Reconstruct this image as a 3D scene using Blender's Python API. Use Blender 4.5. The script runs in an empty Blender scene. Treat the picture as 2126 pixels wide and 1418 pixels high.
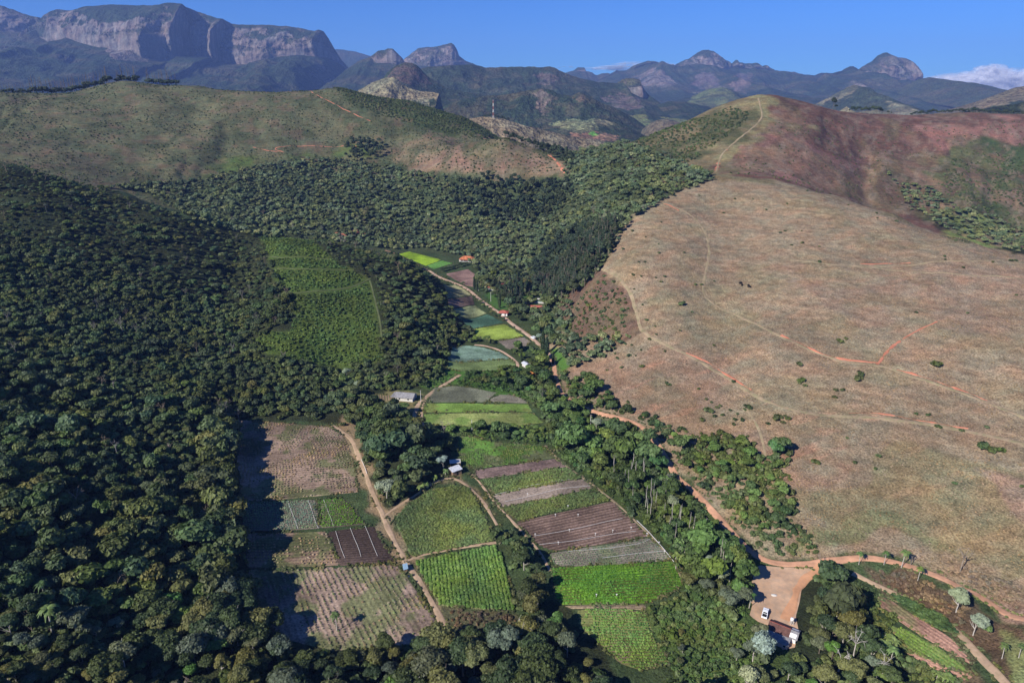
import bpy, bmesh, math, random
import numpy as np
from mathutils import Vector

scene = bpy.context.scene
COL = scene.collection
# ---------------------------------------------------------------- camera
CAM_Z = 165.0
PITCH = math.radians(19.8)
FPX = 1417.0; PW, PH = 2126.0, 1418.0
cam_data = bpy.data.cameras.new("camera")
cam = bpy.data.objects.new("camera", cam_data)
COL.objects.link(cam)
cam.location = (0, 0, CAM_Z)
cam.rotation_euler = (math.pi / 2 - PITCH, 0, 0)
cam_data.sensor_width = 36.0
cam_data.lens = 36.0 * FPX / PW
cam_data.clip_start = 1.0
cam_data.clip_end = 80000.0
scene.camera = cam
# ---------------------------------------------------------------- light
SUN_EL, SUN_SH = math.radians(35), math.radians(42)     # sun height; direction shadows fall, from +X
to_sun = Vector((-math.cos(SUN_SH) * math.cos(SUN_EL), -math.sin(SUN_SH) * math.cos(SUN_EL), math.sin(SUN_EL)))
world = bpy.data.worlds.new("World"); scene.world = world; world.use_nodes = True
wn = world.node_tree
sky = wn.nodes.new("ShaderNodeTexSky"); sky.sky_type = 'NISHITA'; sky.sun_disc = False
sky.sun_elevation = SUN_EL
sky.sun_rotation = math.atan2(to_sun.x, to_sun.y) % (2 * math.pi)
sky.altitude = 900; sky.air_density = 1.0; sky.dust_density = 0.1; sky.ozone_density = 3.0
bg = wn.nodes["Background"]; bg.inputs["Strength"].default_value = 0.068
tint = wn.nodes.new("ShaderNodeVectorMath"); tint.operation = 'MULTIPLY'; tint.inputs[1].default_value = (0.24, 0.60, 1.30)
wn.links.new(sky.outputs[0], tint.inputs[0]); wn.links.new(tint.outputs[0], bg.inputs[0])
sd = bpy.data.lights.new("sun", 'SUN'); sd.energy = 4.9; sd.angle = math.radians(0.5); sd.color = (1.0, 0.95, 0.87)
sun = bpy.data.objects.new("sun", sd); COL.objects.link(sun)
sun.rotation_euler = to_sun.to_track_quat('Z', 'Y').to_euler()
vs = scene.view_settings
vs.view_transform = 'Standard'; vs.look = 'None'; vs.exposure = 0.5; vs.gamma = 1.0; vs.use_curve_mapping = False
cy = scene.cycles
cy.max_bounces = 4; cy.diffuse_bounces = 2; cy.glossy_bounces = 1; cy.transmission_bounces = 2
cy.volume_bounces = 0; cy.transparent_max_bounces = 40; cy.caustics_reflective = False; cy.caustics_refractive = False
cy.use_denoising = True
rng = np.random.default_rng(7)
random.seed(7)
# ---------------------------------------------------------------- numeric helpers
CP, SP = math.cos(PITCH), math.sin(PITCH)
def ray(u, v):
    """photo pixel -> (a, t): sideways and upward slope per metre forward"""
    du = (np.asarray(u, float) - PW / 2) / FPX; dv = (PH / 2 - np.asarray(v, float)) / FPX
    den = CP + dv * SP
    return du / den, (-SP + dv * CP) / den
def project(x, y, z):
    z = z - CAM_Z
    dep = np.maximum(y * CP - z * SP, 1e-3)
    return PW / 2 + FPX * x / dep, PH / 2 - FPX * (y * SP + z * CP) / dep
def _h(ix, iy, s):
    n = (ix.astype(np.int64) * 374761393 + iy.astype(np.int64) * 668265263 + s * 1442695041) & 0xffffffff
    n = ((n ^ (n >> 13)) * 1274126177) & 0xffffffff
    return ((n ^ (n >> 16)) & 0xffff) / 65535.0
def vn(x, y, s=0):
    x = np.asarray(x, float); y = np.asarray(y, float)
    ix = np.floor(x); iy = np.floor(y); fx = x - ix; fy = y - iy
    fx = fx * fx * (3 - 2 * fx); fy = fy * fy * (3 - 2 * fy)
    a = _h(ix, iy, s); b = _h(ix + 1, iy, s); c = _h(ix, iy + 1, s); d = _h(ix + 1, iy + 1, s)
    return (a + (b - a) * fx) * (1 - fy) + (c + (d - c) * fx) * fy
def fbm(x, y, s=0, o=4):
    r = 0; am = 0.5; t = 0
    for k in range(o):
        r = r + am * vn(x + 17.3 * k, y - 9.1 * k, s + k); t += am; x = x * 2.03; y = y * 2.03; am *= 0.5
    return r / t
def ridged(x, y, s=0, o=4):
    r = 0; am = 0.5; t = 0
    for k in range(o):
        r = r + am * (1 - np.abs(2 * vn(x, y, s + k) - 1)); t += am; x = x * 2.07 + 3.1; y = y * 2.07 - 1.7; am *= 0.5
    return r / t
def sstep(x, a, b):
    t = np.clip((x - a) / (b - a), 0, 1); return t * t * (3 - 2 * t)
def inpoly(u, v, poly):
    u = np.asarray(u); v = np.asarray(v)
    P = np.asarray(poly, float); out = np.zeros(u.shape, bool)
    m = (u >= P[:, 0].min()) & (u <= P[:, 0].max()) & (v >= P[:, 1].min()) & (v <= P[:, 1].max())
    if not m.any(): return out
    uu = u[m]; vv = v[m]; c = np.zeros(uu.shape, bool)
    for i in range(len(P)):
        x1, y1 = P[i]; x2, y2 = P[i - 1]
        if y1 == y2: continue
        k = ((y1 > vv) != (y2 > vv)) & (uu < (x2 - x1) * (vv - y1) / (y2 - y1) + x1)
        c ^= k
    out[m] = c; return out
def pldist(x, y, L):
    L = np.asarray(L, float); d = np.full(np.shape(x), 1e9)
    for i in range(len(L) - 1):
        ax, ay = L[i][:2]; bx, by = L[i + 1][:2]; dx, dy = bx - ax, by - ay
        t = np.clip(((x - ax) * dx + (y - ay) * dy) / (dx * dx + dy * dy + 1e-9), 0, 1)
        d = np.minimum(d, np.hypot(x - ax - t * dx, y - ay - t * dy))
    return d
# ---------------------------------------------------------------- object helpers
def tag(o, label=None, cat=None, group=None, kind=None):
    if label: o["label"] = label
    if cat: o["category"] = cat
    if group: o["group"] = group
    if kind: o["kind"] = kind
    return o
def mesh_np(name, co, faces=None, quads=None, tris=None, smooth=False):
    me = bpy.data.meshes.new(name)
    if faces is not None:
        me.from_pydata([tuple(c) for c in co], [], faces)
    else:
        co = np.asarray(co, np.float32); me.vertices.add(len(co)); me.vertices.foreach_set("co", co.ravel())
        parts = []; starts = []; n = 0
        for F in (quads, tris):
            if F is not None and len(F):
                F = np.asarray(F, np.int32); parts.append(F.ravel()); k = F.shape[1]
                starts.append(n + np.arange(len(F)) * k); n += F.size
        me.loops.add(n); me.loops.foreach_set("vertex_index", np.concatenate(parts))
        st = np.concatenate(starts).astype(np.int32)
        me.polygons.add(len(st)); me.polygons.foreach_set("loop_start", st)
    if smooth: me.polygons.foreach_set("use_smooth", np.ones(len(me.polygons), bool))
    me.update(calc_edges=True)
    return me
def link(name, me, mats=(), parent=None):
    o = bpy.data.objects.new(name, me)
    for m in (mats if isinstance(mats, (list, tuple)) else [mats]):
        if me and m.name not in [q.name for q in me.materials if q]: me.materials.append(m)
    COL.objects.link(o)
    if parent: o.parent = parent
    return o
def empty(name, loc, rz=0.0, **k):
    o = bpy.data.objects.new(name, None); COL.objects.link(o); o.empty_display_size = 0.5
    o.location = loc; o.rotation_euler = (0, 0, rz); return tag(o, **k)
def set_color(me, name, rgb, a=None):
    at = me.color_attributes.new(name, 'FLOAT_COLOR', 'POINT')
    n = len(me.vertices); c = np.ones((n, 4), np.float32); c[:, :3] = rgb
    if a is not None: c[:, 3] = a
    at.data.foreach_set("color", c.ravel())
def gridq(nr, nc):
    i = np.arange((nr - 1) * (nc - 1)); r = i // (nc - 1); c = i % (nc - 1)
    a = r * nc + c; return np.stack([a, a + 1, a + nc + 1, a + nc], 1)
# ---------------------------------------------------------------- materials
def nmat(name, rough=0.9, spec=0.15):
    m = bpy.data.materials.new(name); m.use_nodes = True
    b = m.node_tree.nodes["Principled BSDF"]
    b.inputs["Roughness"].default_value = rough; b.inputs["Specular IOR Level"].default_value = spec
    return m, m.node_tree, b
def nd(nt, t, **k):
    n = nt.nodes.new(t)
    for a, b in k.items(): setattr(n, a, b)
    return n
def noise(nt, vec, scale, detail=3, rough=0.55):
    n = nd(nt, "ShaderNodeTexNoise"); n.inputs["Scale"].default_value = scale; n.inputs["Detail"].default_value = detail
    n.inputs["Roughness"].default_value = rough; nt.links.new(vec, n.inputs["Vector"]); return n.outputs["Fac"]
def mrange(nt, src, a, b, c, d):
    n = nd(nt, "ShaderNodeMapRange"); nt.links.new(src, n.inputs[0])
    for i, q in enumerate((a, b, c, d)): n.inputs[i + 1].default_value = q
    return n.outputs[0]
def vmath(nt, op, a, b):
    n = nd(nt, "ShaderNodeVectorMath", operation=op)
    for i, q in enumerate((a, b)):
        if isinstance(q, (tuple, list)): n.inputs[i].default_value = q
        else: nt.links.new(q, n.inputs[3] if (op == 'SCALE' and i == 1) else n.inputs[i])
    return n.outputs[0]
def smath(nt, op, a, b):
    n = nd(nt, "ShaderNodeMath", operation=op)
    for i, q in enumerate((a, b)):
        if isinstance(q, (int, float)): n.inputs[i].default_value = q
        else: nt.links.new(q, n.inputs[i])
    return n.outputs[0]
def land_material(name, fine, mid, big, bump_d, streak=False, lo=0.45, hi=1.6, contour=None):
    """colour from the mesh's own land cover; grain, blotches and relief from noise"""
    m, nt, b = nmat(name, 0.95, 0.05)
    at = nd(nt, "ShaderNodeVertexColor", layer_name="Cover")
    geo = nd(nt, "ShaderNodeTexCoord"); pos = geo.outputs["Object"]
    n1 = noise(nt, pos, 1 / fine, 3, 0.65); n2 = noise(nt, pos, 1 / mid, 4, 0.6); n3 = noise(nt, pos, 1 / big, 3, 0.5)
    f1 = mrange(nt, n1, 0.3, 0.7, lo, hi); f2 = mrange(nt, n2, 0.3, 0.7, 0.72, 1.28); f3 = mrange(nt, n3, 0.3, 0.7, 0.85, 1.15)
    f = smath(nt, 'MULTIPLY', smath(nt, 'MULTIPLY', f1, f2), f3)
    if contour:
        mc = nd(nt, "ShaderNodeMapping"); nt.links.new(pos, mc.inputs[0]); mc.inputs["Scale"].default_value = (1 / 22, 1 / 22, 1 / contour)
        nc_ = noise(nt, mc.outputs[0], 1.0, 4, .65); f = smath(nt, 'MULTIPLY', f, mrange(nt, nc_, .33, .67, .82, 1.18)); n1 = smath(nt, 'ADD', n1, smath(nt, 'MULTIPLY', nc_, 0.8))
    # the alpha of the cover says how strongly the grain shows
    fm = nd(nt, "ShaderNodeMix"); fm.data_type = 'FLOAT'; nt.links.new(at.outputs["Alpha"], fm.inputs[0])
    fm.inputs[2].default_value = 1.0; nt.links.new(f, fm.inputs[3])
    fac = fm.outputs[0]
    col = vmath(nt, 'SCALE', at.outputs["Color"], fac)
    # warm / cool drift
    n4 = noise(nt, pos, 1 / (mid * 2.7), 3)
    mx = nd(nt, "ShaderNodeMix"); mx.data_type = 'RGBA'; nt.links.new(mrange(nt, n4, 0.35, 0.65, 0, 1), mx.inputs[0])
    mx.inputs[6].default_value = (1.08, 0.98, 0.9, 1); mx.inputs[7].default_value = (0.93, 1.03, 1.02, 1)
    col = vmath(nt, 'MULTIPLY', col, mx.outputs[2])
    if streak:
        mp = nd(nt, "ShaderNodeMapping"); nt.links.new(pos, mp.inputs[0]); mp.inputs["Scale"].default_value = (1 / 26, 1 / 60, 1 / 260)
        s = noise(nt, mp.outputs[0], 1.0, 5, 0.7)
        sm = mrange(nt, s, 0.33, 0.67, 0.45, 1.45)
        rk = nd(nt, "ShaderNodeVertexColor", layer_name="Rock")
        fm2 = nd(nt, "ShaderNodeMix"); fm2.data_type = 'FLOAT'; nt.links.new(rk.outputs["Color"], fm2.inputs[0])
        fm2.inputs[2].default_value = 1.0; nt.links.new(sm, fm2.inputs[3])
        col = vmath(nt, 'SCALE', col, fm2.outputs[0])
    nt.links.new(col, b.inputs["Base Color"])
    bp = nd(nt, "ShaderNodeBump"); bp.inputs["Strength"].default_value = 1.0; bp.inputs["Distance"].default_value = bump_d
    hh = smath(nt, 'MULTIPLY', smath(nt, 'ADD', n1, smath(nt, 'MULTIPLY', n2, 1.5)), at.outputs["Alpha"])
    nt.links.new(hh, bp.inputs["Height"]); nt.links.new(bp.outputs[0], b.inputs["Normal"])
    return m
def plain(name, rgb, rough=0.8, spec=0.2, var=0.25, scale=1.0, metal=0.0):
    m, nt, b = nmat(name, rough, spec); b.inputs["Metallic"].default_value = metal
    tc = nd(nt, "ShaderNodeTexCoord"); n = noise(nt, tc.outputs["Object"], scale, 4, 0.6)
    f = mrange(nt, n, 0.25, 0.75, 1 - var, 1 + var)
    c = nd(nt, "ShaderNodeRGB"); c.outputs[0].default_value = (*rgb, 1)
    nt.links.new(vmath(nt, 'SCALE', c.outputs[0], f), b.inputs["Base Color"]); return m
def leafmat(name, tones, trans=0.25, lumvar=0.5):
    """tones: list of base colours picked per plant; each leaf face gets its own brightness through position noise"""
    m, nt, b = nmat(name, 0.6, 0.25)
    oi = nd(nt, "ShaderNodeObjectInfo"); cr = nd(nt, "ShaderNodeValToRGB"); cr.color_ramp.interpolation = 'LINEAR'
    nt.links.new(oi.outputs["Random"], cr.inputs[0])
    el = cr.color_ramp.elements
    while len(el) < len(tones): el.new(0.5)
    for i, c in enumerate(tones): el[i].position = i / max(1, len(tones) - 1); el[i].color = (*c, 1)
    tc = nd(nt, "ShaderNodeTexCoord"); n = noise(nt, tc.outputs["Object"], 1.1, 2, 0.7)
    f = mrange(nt, n, 0.3, 0.7, 1 - lumvar, 1 + lumvar)
    # stands of lighter and darker trees: tone drifts with the place a plant grows at
    pn = noise(nt, oi.outputs["Location"], 1 / 34.0, 3, .6); f = smath(nt, 'MULTIPLY', f, mrange(nt, pn, .36, .64, .72, 1.38))
    pm = noise(nt, oi.outputs["Location"], 1 / 19.0, 2, .6); hx = nd(nt, "ShaderNodeMix"); hx.data_type = 'RGBA'; nt.links.new(mrange(nt, pm, .4, .62, 0, 1), hx.inputs[0])
    hx.inputs[6].default_value = (0.92, 1.0, 1.08, 1); hx.inputs[7].default_value = (1.22, 1.08, .78, 1)
    col = vmath(nt, 'MULTIPLY', vmath(nt, 'SCALE', cr.outputs[0], f), hx.outputs[2]); nt.links.new(col, b.inputs["Base Color"])
    if trans:
        tr = nd(nt, "ShaderNodeBsdfTranslucent"); nt.links.new(vmath(nt, 'MULTIPLY', col, (1.1, 1.25, 0.7)), tr.inputs[0])
        ms = nd(nt, "ShaderNodeMixShader"); ms.inputs[0].default_value = trans
        nt.links.new(b.outputs[0], ms.inputs[1]); nt.links.new(tr.outputs[0], ms.inputs[2])
        nt.links.new(ms.outputs[0], nt.nodes["Material Output"].inputs[0])
    return m
# ================================================================ TERRAIN
# columns of (photo row, metres forward) that fix the relief, plus ('h', height, metres) for ground hidden behind crests
F = lambda *vs_: [('h', 0.0, -(CAM_Z) / float(ray(0, v)[1])) for v in vs_]
COLS = {
    0:   [('h', 16, 60), (1418, 139), (1200, 170), (1000, 220), (850, 275), (700, 350), (550, 435), (430, 530), (335, 610),
          ('h', 86, 710), (345, 810), (260, 950), (190, 1150), ('h', 110, 1400), ('h', 40, 1700)],
    250: [('h', 10, 60), (1418, 147), (1200, 186), (1000, 241), (850, 305), (700, 392), (550, 490), (450, 570), (400, 620),
          ('h', 58, 710), (400, 800), (300, 950), (220, 1100), (172, 1200), ('h', 120, 1450), ('h', 40, 1700)],
    400: [('h', 4, 60), (1418, 153), (1200, 196), (1000, 258), (850, 322), (700, 420), (550, 525), (452, 610),
          ('h', 40, 700), (430, 800), (330, 930), (250, 1080), (182, 1210), ('h', 120, 1450), ('h', 40, 1700)],
    500: [('h', 3, 60), (1418, 154), (1200, 202), (1000, 266), ('h', 0, 333), (800, 365), (700, 432), (600, 515), (500, 600), (482, 625),
          ('h', 26, 700), (462, 760), (400, 850), (330, 950), (250, 1080), (195, 1200), ('h', 120, 1450), ('h', 40, 1700)],
    580: F(1418, 1300, 1200, 1100, 1000, 900) + [('h', 2, 350), (780, 380), (700, 415), (600, 485), (500, 585),
          ('h', 20, 690), (470, 780), (400, 870), (330, 970), (250, 1090), (197, 1200), ('h', 120, 1450), ('h', 40, 1700)],
    700: F(1418, 1300, 1200, 1100, 1000, 900) + [('h', 1, 352), (780, 392), (700, 425), (600, 485), (530, 555), (507, 590),
          ('h', 8, 700), (485, 770), (430, 850), (380, 930), (330, 1010), (250, 1120), (183, 1230), ('h', 120, 1450), ('h', 40, 1700)],
    850: F(1418, 1300, 1200, 1100, 1040) + [('h', 5, 280), ('h', 6, 300), ('h', 0, 345), ('h', 0, 376), (700, 430), (620, 490), (555, 555),
          ('h', 8, 610), ('h', 0, 680), ('h', 0, 745), (500, 785), (440, 860), (400, 905), (350, 965), (300, 1050), (250, 1150), (209, 1240), ('h', 100, 1450), ('h', 30, 1700)],
    960: F(1418, 1300, 1200, 1100, 1000, 900, 800, 700, 600, 545) + [(500, 785), (430, 865), (380, 905), (340, 935), (300, 970),
          ('h', 92, 1060), (265, 1150), (242, 1230), ('h', 85, 1400), ('h', 20, 1650)],
    1050: F(1418, 1300, 1200, 1100, 1000, 900, 800, 700, 600, 560) + [(500, 765), (430, 850), (385, 885), (340, 915), (290, 955),
          ('h', 88, 1060), ('h', 92, 1180), ('h', 30, 1500)],
    1130: F(1418, 1300, 1200, 1100, 1000, 900, 800, 700, 620) + [(550, 680), (500, 740), (430, 830), (385, 875), (340, 915), (318, 945),
          ('h', 70, 1080), ('h', 30, 1400)],
    1250: F(1418, 1300, 1200, 1100, 1000, 900) + [(840, 346), (760, 390), (700, 425), (620, 470), (550, 520), (500, 570), (450, 640),
          (400, 720), (350, 820), (312, 920), ('h', 60, 1150), ('h', 20, 1450)],
    1400: F(1418, 1300, 1200, 1100, 1000) + [(930, 290), (850, 325), (750, 375), (650, 425), (550, 490), (470, 560), (402, 640),
          (345, 780), (300, 880), (262, 970), ('h', 90, 1150), ('h', 20, 1500)],
    1500: F(1418, 1300, 1200) + [('h', 1, 230), (1000, 262), (900, 299), (800, 345), (700, 400), (600, 465), (500, 545), (430, 610), (374, 665),
          (350, 740), (300, 840), (250, 940), (218, 1010), ('h', 110, 1250), ('h', 30, 1550)],
    1600: F(1418, 1300, 1200) + [('h', 1, 214), (1100, 228), (1000, 258), (900, 292), (800, 335), (700, 385), (600, 450), (500, 530), (430, 600), (384, 650),
          ('h', 88, 700), (350, 770), (300, 840), (240, 940), (200, 1010), ('h', 120, 1250), ('h', 30, 1550)],
    1720: F(1418, 1300, 1200) + [('h', 2, 212), (1100, 227), (1000, 254), (900, 288), (800, 329), (700, 378), (600, 440), (500, 520), (410, 610),
          ('h', 66, 700), (395, 770), (330, 860), (270, 950), (232, 1040), ('h', 110, 1300), ('h', 30, 1600)],
    1850: [('h', 0, 60), ('h', 1, 150), ('h', 1, 180), ('h', 3, 212), (1100, 226), (1000, 252), (900, 285), (800, 322), (700, 370), (600, 430), (500, 515), (446, 570),
          ('h', 48, 660), (430, 790), (380, 860), (330, 930), (290, 1000), (249, 1080), ('h', 110, 1350), ('h', 30, 1650)],
    2000: [('h', 1, 60), ('h', 2, 150), ('h', 4, 180), (1200, 200), (1100, 221), (1000, 248), (900, 280), (800, 317), (700, 364), (600, 425), (500, 512), 
          ('h', 28, 620), (470, 740), (420, 800), (370, 880), (320, 960), (280, 1030), (247, 1095), ('h', 110, 1350), ('h', 30, 1650)],
    2126: [('h', 2, 60), ('h', 7, 150), ('h', 8, 172), (1250, 186), (1200, 197), (1100, 219), (1000, 245), (900, 275), (800, 312), (700, 358), (600, 420), (532, 480),
          ('h', 20, 570), (515, 690), (480, 760), (400, 850), (330, 950), (290, 1020), (248, 1100), ('h', 110, 1350), ('h', 30, 1650)],
}
COLS[-380] = [(q[0], q[1] + 10, q[2]) if q[0] == 'h' else q for q in COLS[0]]
COLS[2500] = list(COLS[2126])
ca, cs, cw = [], [], []
for u0, lst in COLS.items():
    for q in lst:
        if q[0] == 'h':
            y0 = q[2]; hh = q[1]
            v0 = project(0, y0, hh)[1]
        else:
            v0, y0 = q; hh = CAM_Z + float(ray(0, v0)[1]) * y0
        a0 = float(ray(u0, v0)[0])
        ca.append(a0); cs.append(math.log(y0)); cw.append(hh / y0)
ca, cs, cw = map(np.array, (ca, cs, cw))
KA, KS = 2.0, 1.0
def tps(dx, dy):
    r2 = dx * dx + dy * dy + 1e-12; return 0.5 * r2 * np.log(r2)
N0 = len(ca)
K = tps((ca[:, None] - ca) * KA, (cs[:, None] - cs) * KS) + np.eye(N0) * 4e-4
Pm = np.stack([np.ones(N0), ca, cs], 1)
A = np.block([[K, Pm], [Pm.T, np.zeros((3, 3))]])
sol = np.linalg.solve(A, np.concatenate([cw, np.zeros(3)]))
def w_eval(a, s):
    out = np.empty(a.shape); a_ = a.ravel(); s_ = s.ravel(); o = np.empty(a_.shape)
    for i in range(0, len(a_), 20000):
        dx = (a_[i:i + 20000, None] - ca) * KA; dy = (s_[i:i + 20000, None] - cs) * KS
        o[i:i + 20000] = tps(dx, dy) @ sol[:N0] + sol[N0] + sol[N0 + 1] * a_[i:i + 20000] + sol[N0 + 2] * s_[i:i + 20000]
    return o.reshape(a.shape)
A0, A1, S0, S1 = -1.16, 1.16, math.log(55.0), math.log(1900.0)
NA, NS = 860, 900
ga = np.linspace(A0, A1, NA); gs = np.linspace(S0, S1, NS)
# coarse solve then cubic upsample
ca_n, cs_n = 216, 226
cga = np.linspace(A0, A1, ca_n); cgs = np.linspace(S0, S1, cs_n)
W = w_eval(*np.meshgrid(cga, cgs))
def cubic_up(M, n, axis):
    M = np.moveaxis(M, axis, 0); m = M.shape[0]; t = np.linspace(0, m - 1, n); i = np.clip(np.floor(t).astype(int), 0, m - 2); f = (t - i)[:, None]
    g = lambda k: M[np.clip(k, 0, m - 1)]
    p0, p1, p2, p3 = g(i - 1), g(i), g(i + 1), g(i + 2)
    r = p1 + 0.5 * f * (p2 - p0 + f * (2 * p0 - 5 * p1 + 4 * p2 - p3 + f * (3 * (p1 - p2) + p3 - p0)))
    return np.moveaxis(r, 0, axis)
W = cubic_up(cubic_up(W, NS, 0), NA, 1)
GA, GS = np.meshgrid(ga, gs); GY = np.exp(GS); GX = GA * GY
HZ = W * GY
lowmask = sstep(HZ, 0.3, 3.0)
HZ = np.where(HZ < 3, HZ * lowmask, HZ)
HZ = np.maximum(HZ, 0)
far = sstep(GY, 1350, 1880)
HZ = HZ * (1 - far) + far * (8 * fbm(GX / 400, GY / 400, 5))
relief = sstep(HZ, 5, 45) * (1 - far)
HZ += relief * (7.0 * (fbm(GX / 95, GY / 95, 11, 4) - 0.5) + 2.0 * (fbm(GX / 14, GY / 14, 12, 3) - 0.5))
# ravines on the green ridge and in the red hollow
gr = sstep(GY, 780, 900) * sstep(-GX, -150, 30) * sstep(1180 - GY, 0, 120)
HZ -= gr * 9 * sstep(ridged((GX + 0.35 * GY) / 120 + 0.6 * fbm(GX / 90, GY / 90, 3), GY / 700, 21, 3), 0.55, 0.95)
rh = sstep(GY, 700, 800) * sstep(GX, 330, 430) * sstep(1060 - GY, 0, 110)
HZ -= rh * 9 * sstep(ridged((GX - 0.5 * (GY - 800)) / 105 + 0.5 * fbm(GX / 80, GY / 80, 4), GY / 600, 31, 3), 0.5, 0.95)
# cattle terraces on the big pasture hill
ph = sstep(GX, 60, 130) * sstep(HZ, 2, 12) * sstep(690 - GY, 0, 60)
HZ += ph * 0.8 * (ridged((GX + 0.4 * GY) / 26, (GY + .2 * GX) / 9, 41, 3) - 0.5) 
HZ = HZ.astype(np.float32)
def H(x, y):
    x = np.asarray(x, float); y = np.maximum(np.asarray(y, float), 56)
    fa = np.clip((x / y - A0) / (A1 - A0) * (NA - 1), 0, NA - 1.001); fs = np.clip((np.log(y) - S0) / (S1 - S0) * (NS - 1), 0, NS - 1.001)
    ia = fa.astype(int); is_ = fs.astype(int); ta = fa - ia; ts = fs - is_
    return (HZ[is_, ia] * (1 - ta) + HZ[is_, ia + 1] * ta) * (1 - ts) + (HZ[is_ + 1, ia] * (1 - ta) + HZ[is_ + 1, ia + 1] * ta) * ts
SY = np.exp(np.linspace(math.log(100), math.log(1850), 900))
def unproj(u, v, ymin=None):
    """first point of the ground seen at a photo pixel"""
    a, t = ray(u, v); a = float(a); t = float(t)
    d = H(a * SY, SY) - (CAM_Z + t * SY)
    if ymin: d[SY < ymin] = -1
    k = np.argmax(d > 0)
    if not (d > 0).any():
        k = int(np.argmax(np.where(SY > (ymin or 0), d / SY, -9)))      # grazing a crest
        y = SY[k]
    elif k == 0: y = SY[0]
    else:
        d0, d1 = d[k - 1], d[k]; y = SY[k - 1] + (SY[k] - SY[k - 1]) * (-d0 / (d1 - d0 + 1e-9)) if d0 < 0 else SY[k]
    return np.array([a * y, y, float(H(a * y, y))])
# ---------------------------------------------------------------- land cover, in photo pixels (later entries lie over earlier ones)
C_FOREST = (0.030, 0.036, 0.018); C_SCRUB = (0.062, 0.085, 0.030); C_GREEN = (0.098, 0.102, 0.055); C_HILL = (0.228, 0.172, 0.114)
C_OLIVE = (0.195, 0.160, 0.092); C_RED = (0.125, 0.070, 0.052); C_PINK = (0.24, 0.125, 0.10); C_SOILRED = (0.44, 0.19, 0.105)
C_TAN = (0.34, 0.235, 0.145); C_LIME = (0.10, 0.19, 0.03); C_DRYBR = (0.115, 0.072, 0.052)
VALLEY_RIVER = [(1060, 770), (1110, 830), (1145, 880), (1150, 930), (1190, 970), (1240, 1020), (1300, 1060), (1350, 1110), (1400, 1170), (1425, 1225), (1380, 1250), (1340, 1270),
                (1420, 1500), (1650, 1500), (1640, 1360), (1600, 1310), (1570, 1240), (1590, 1180), (1560, 1160), (1500, 1095), (1420, 1005), (1385, 960), (1345, 905), (1240, 880), (1175, 830), (1150, 760)]
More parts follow.
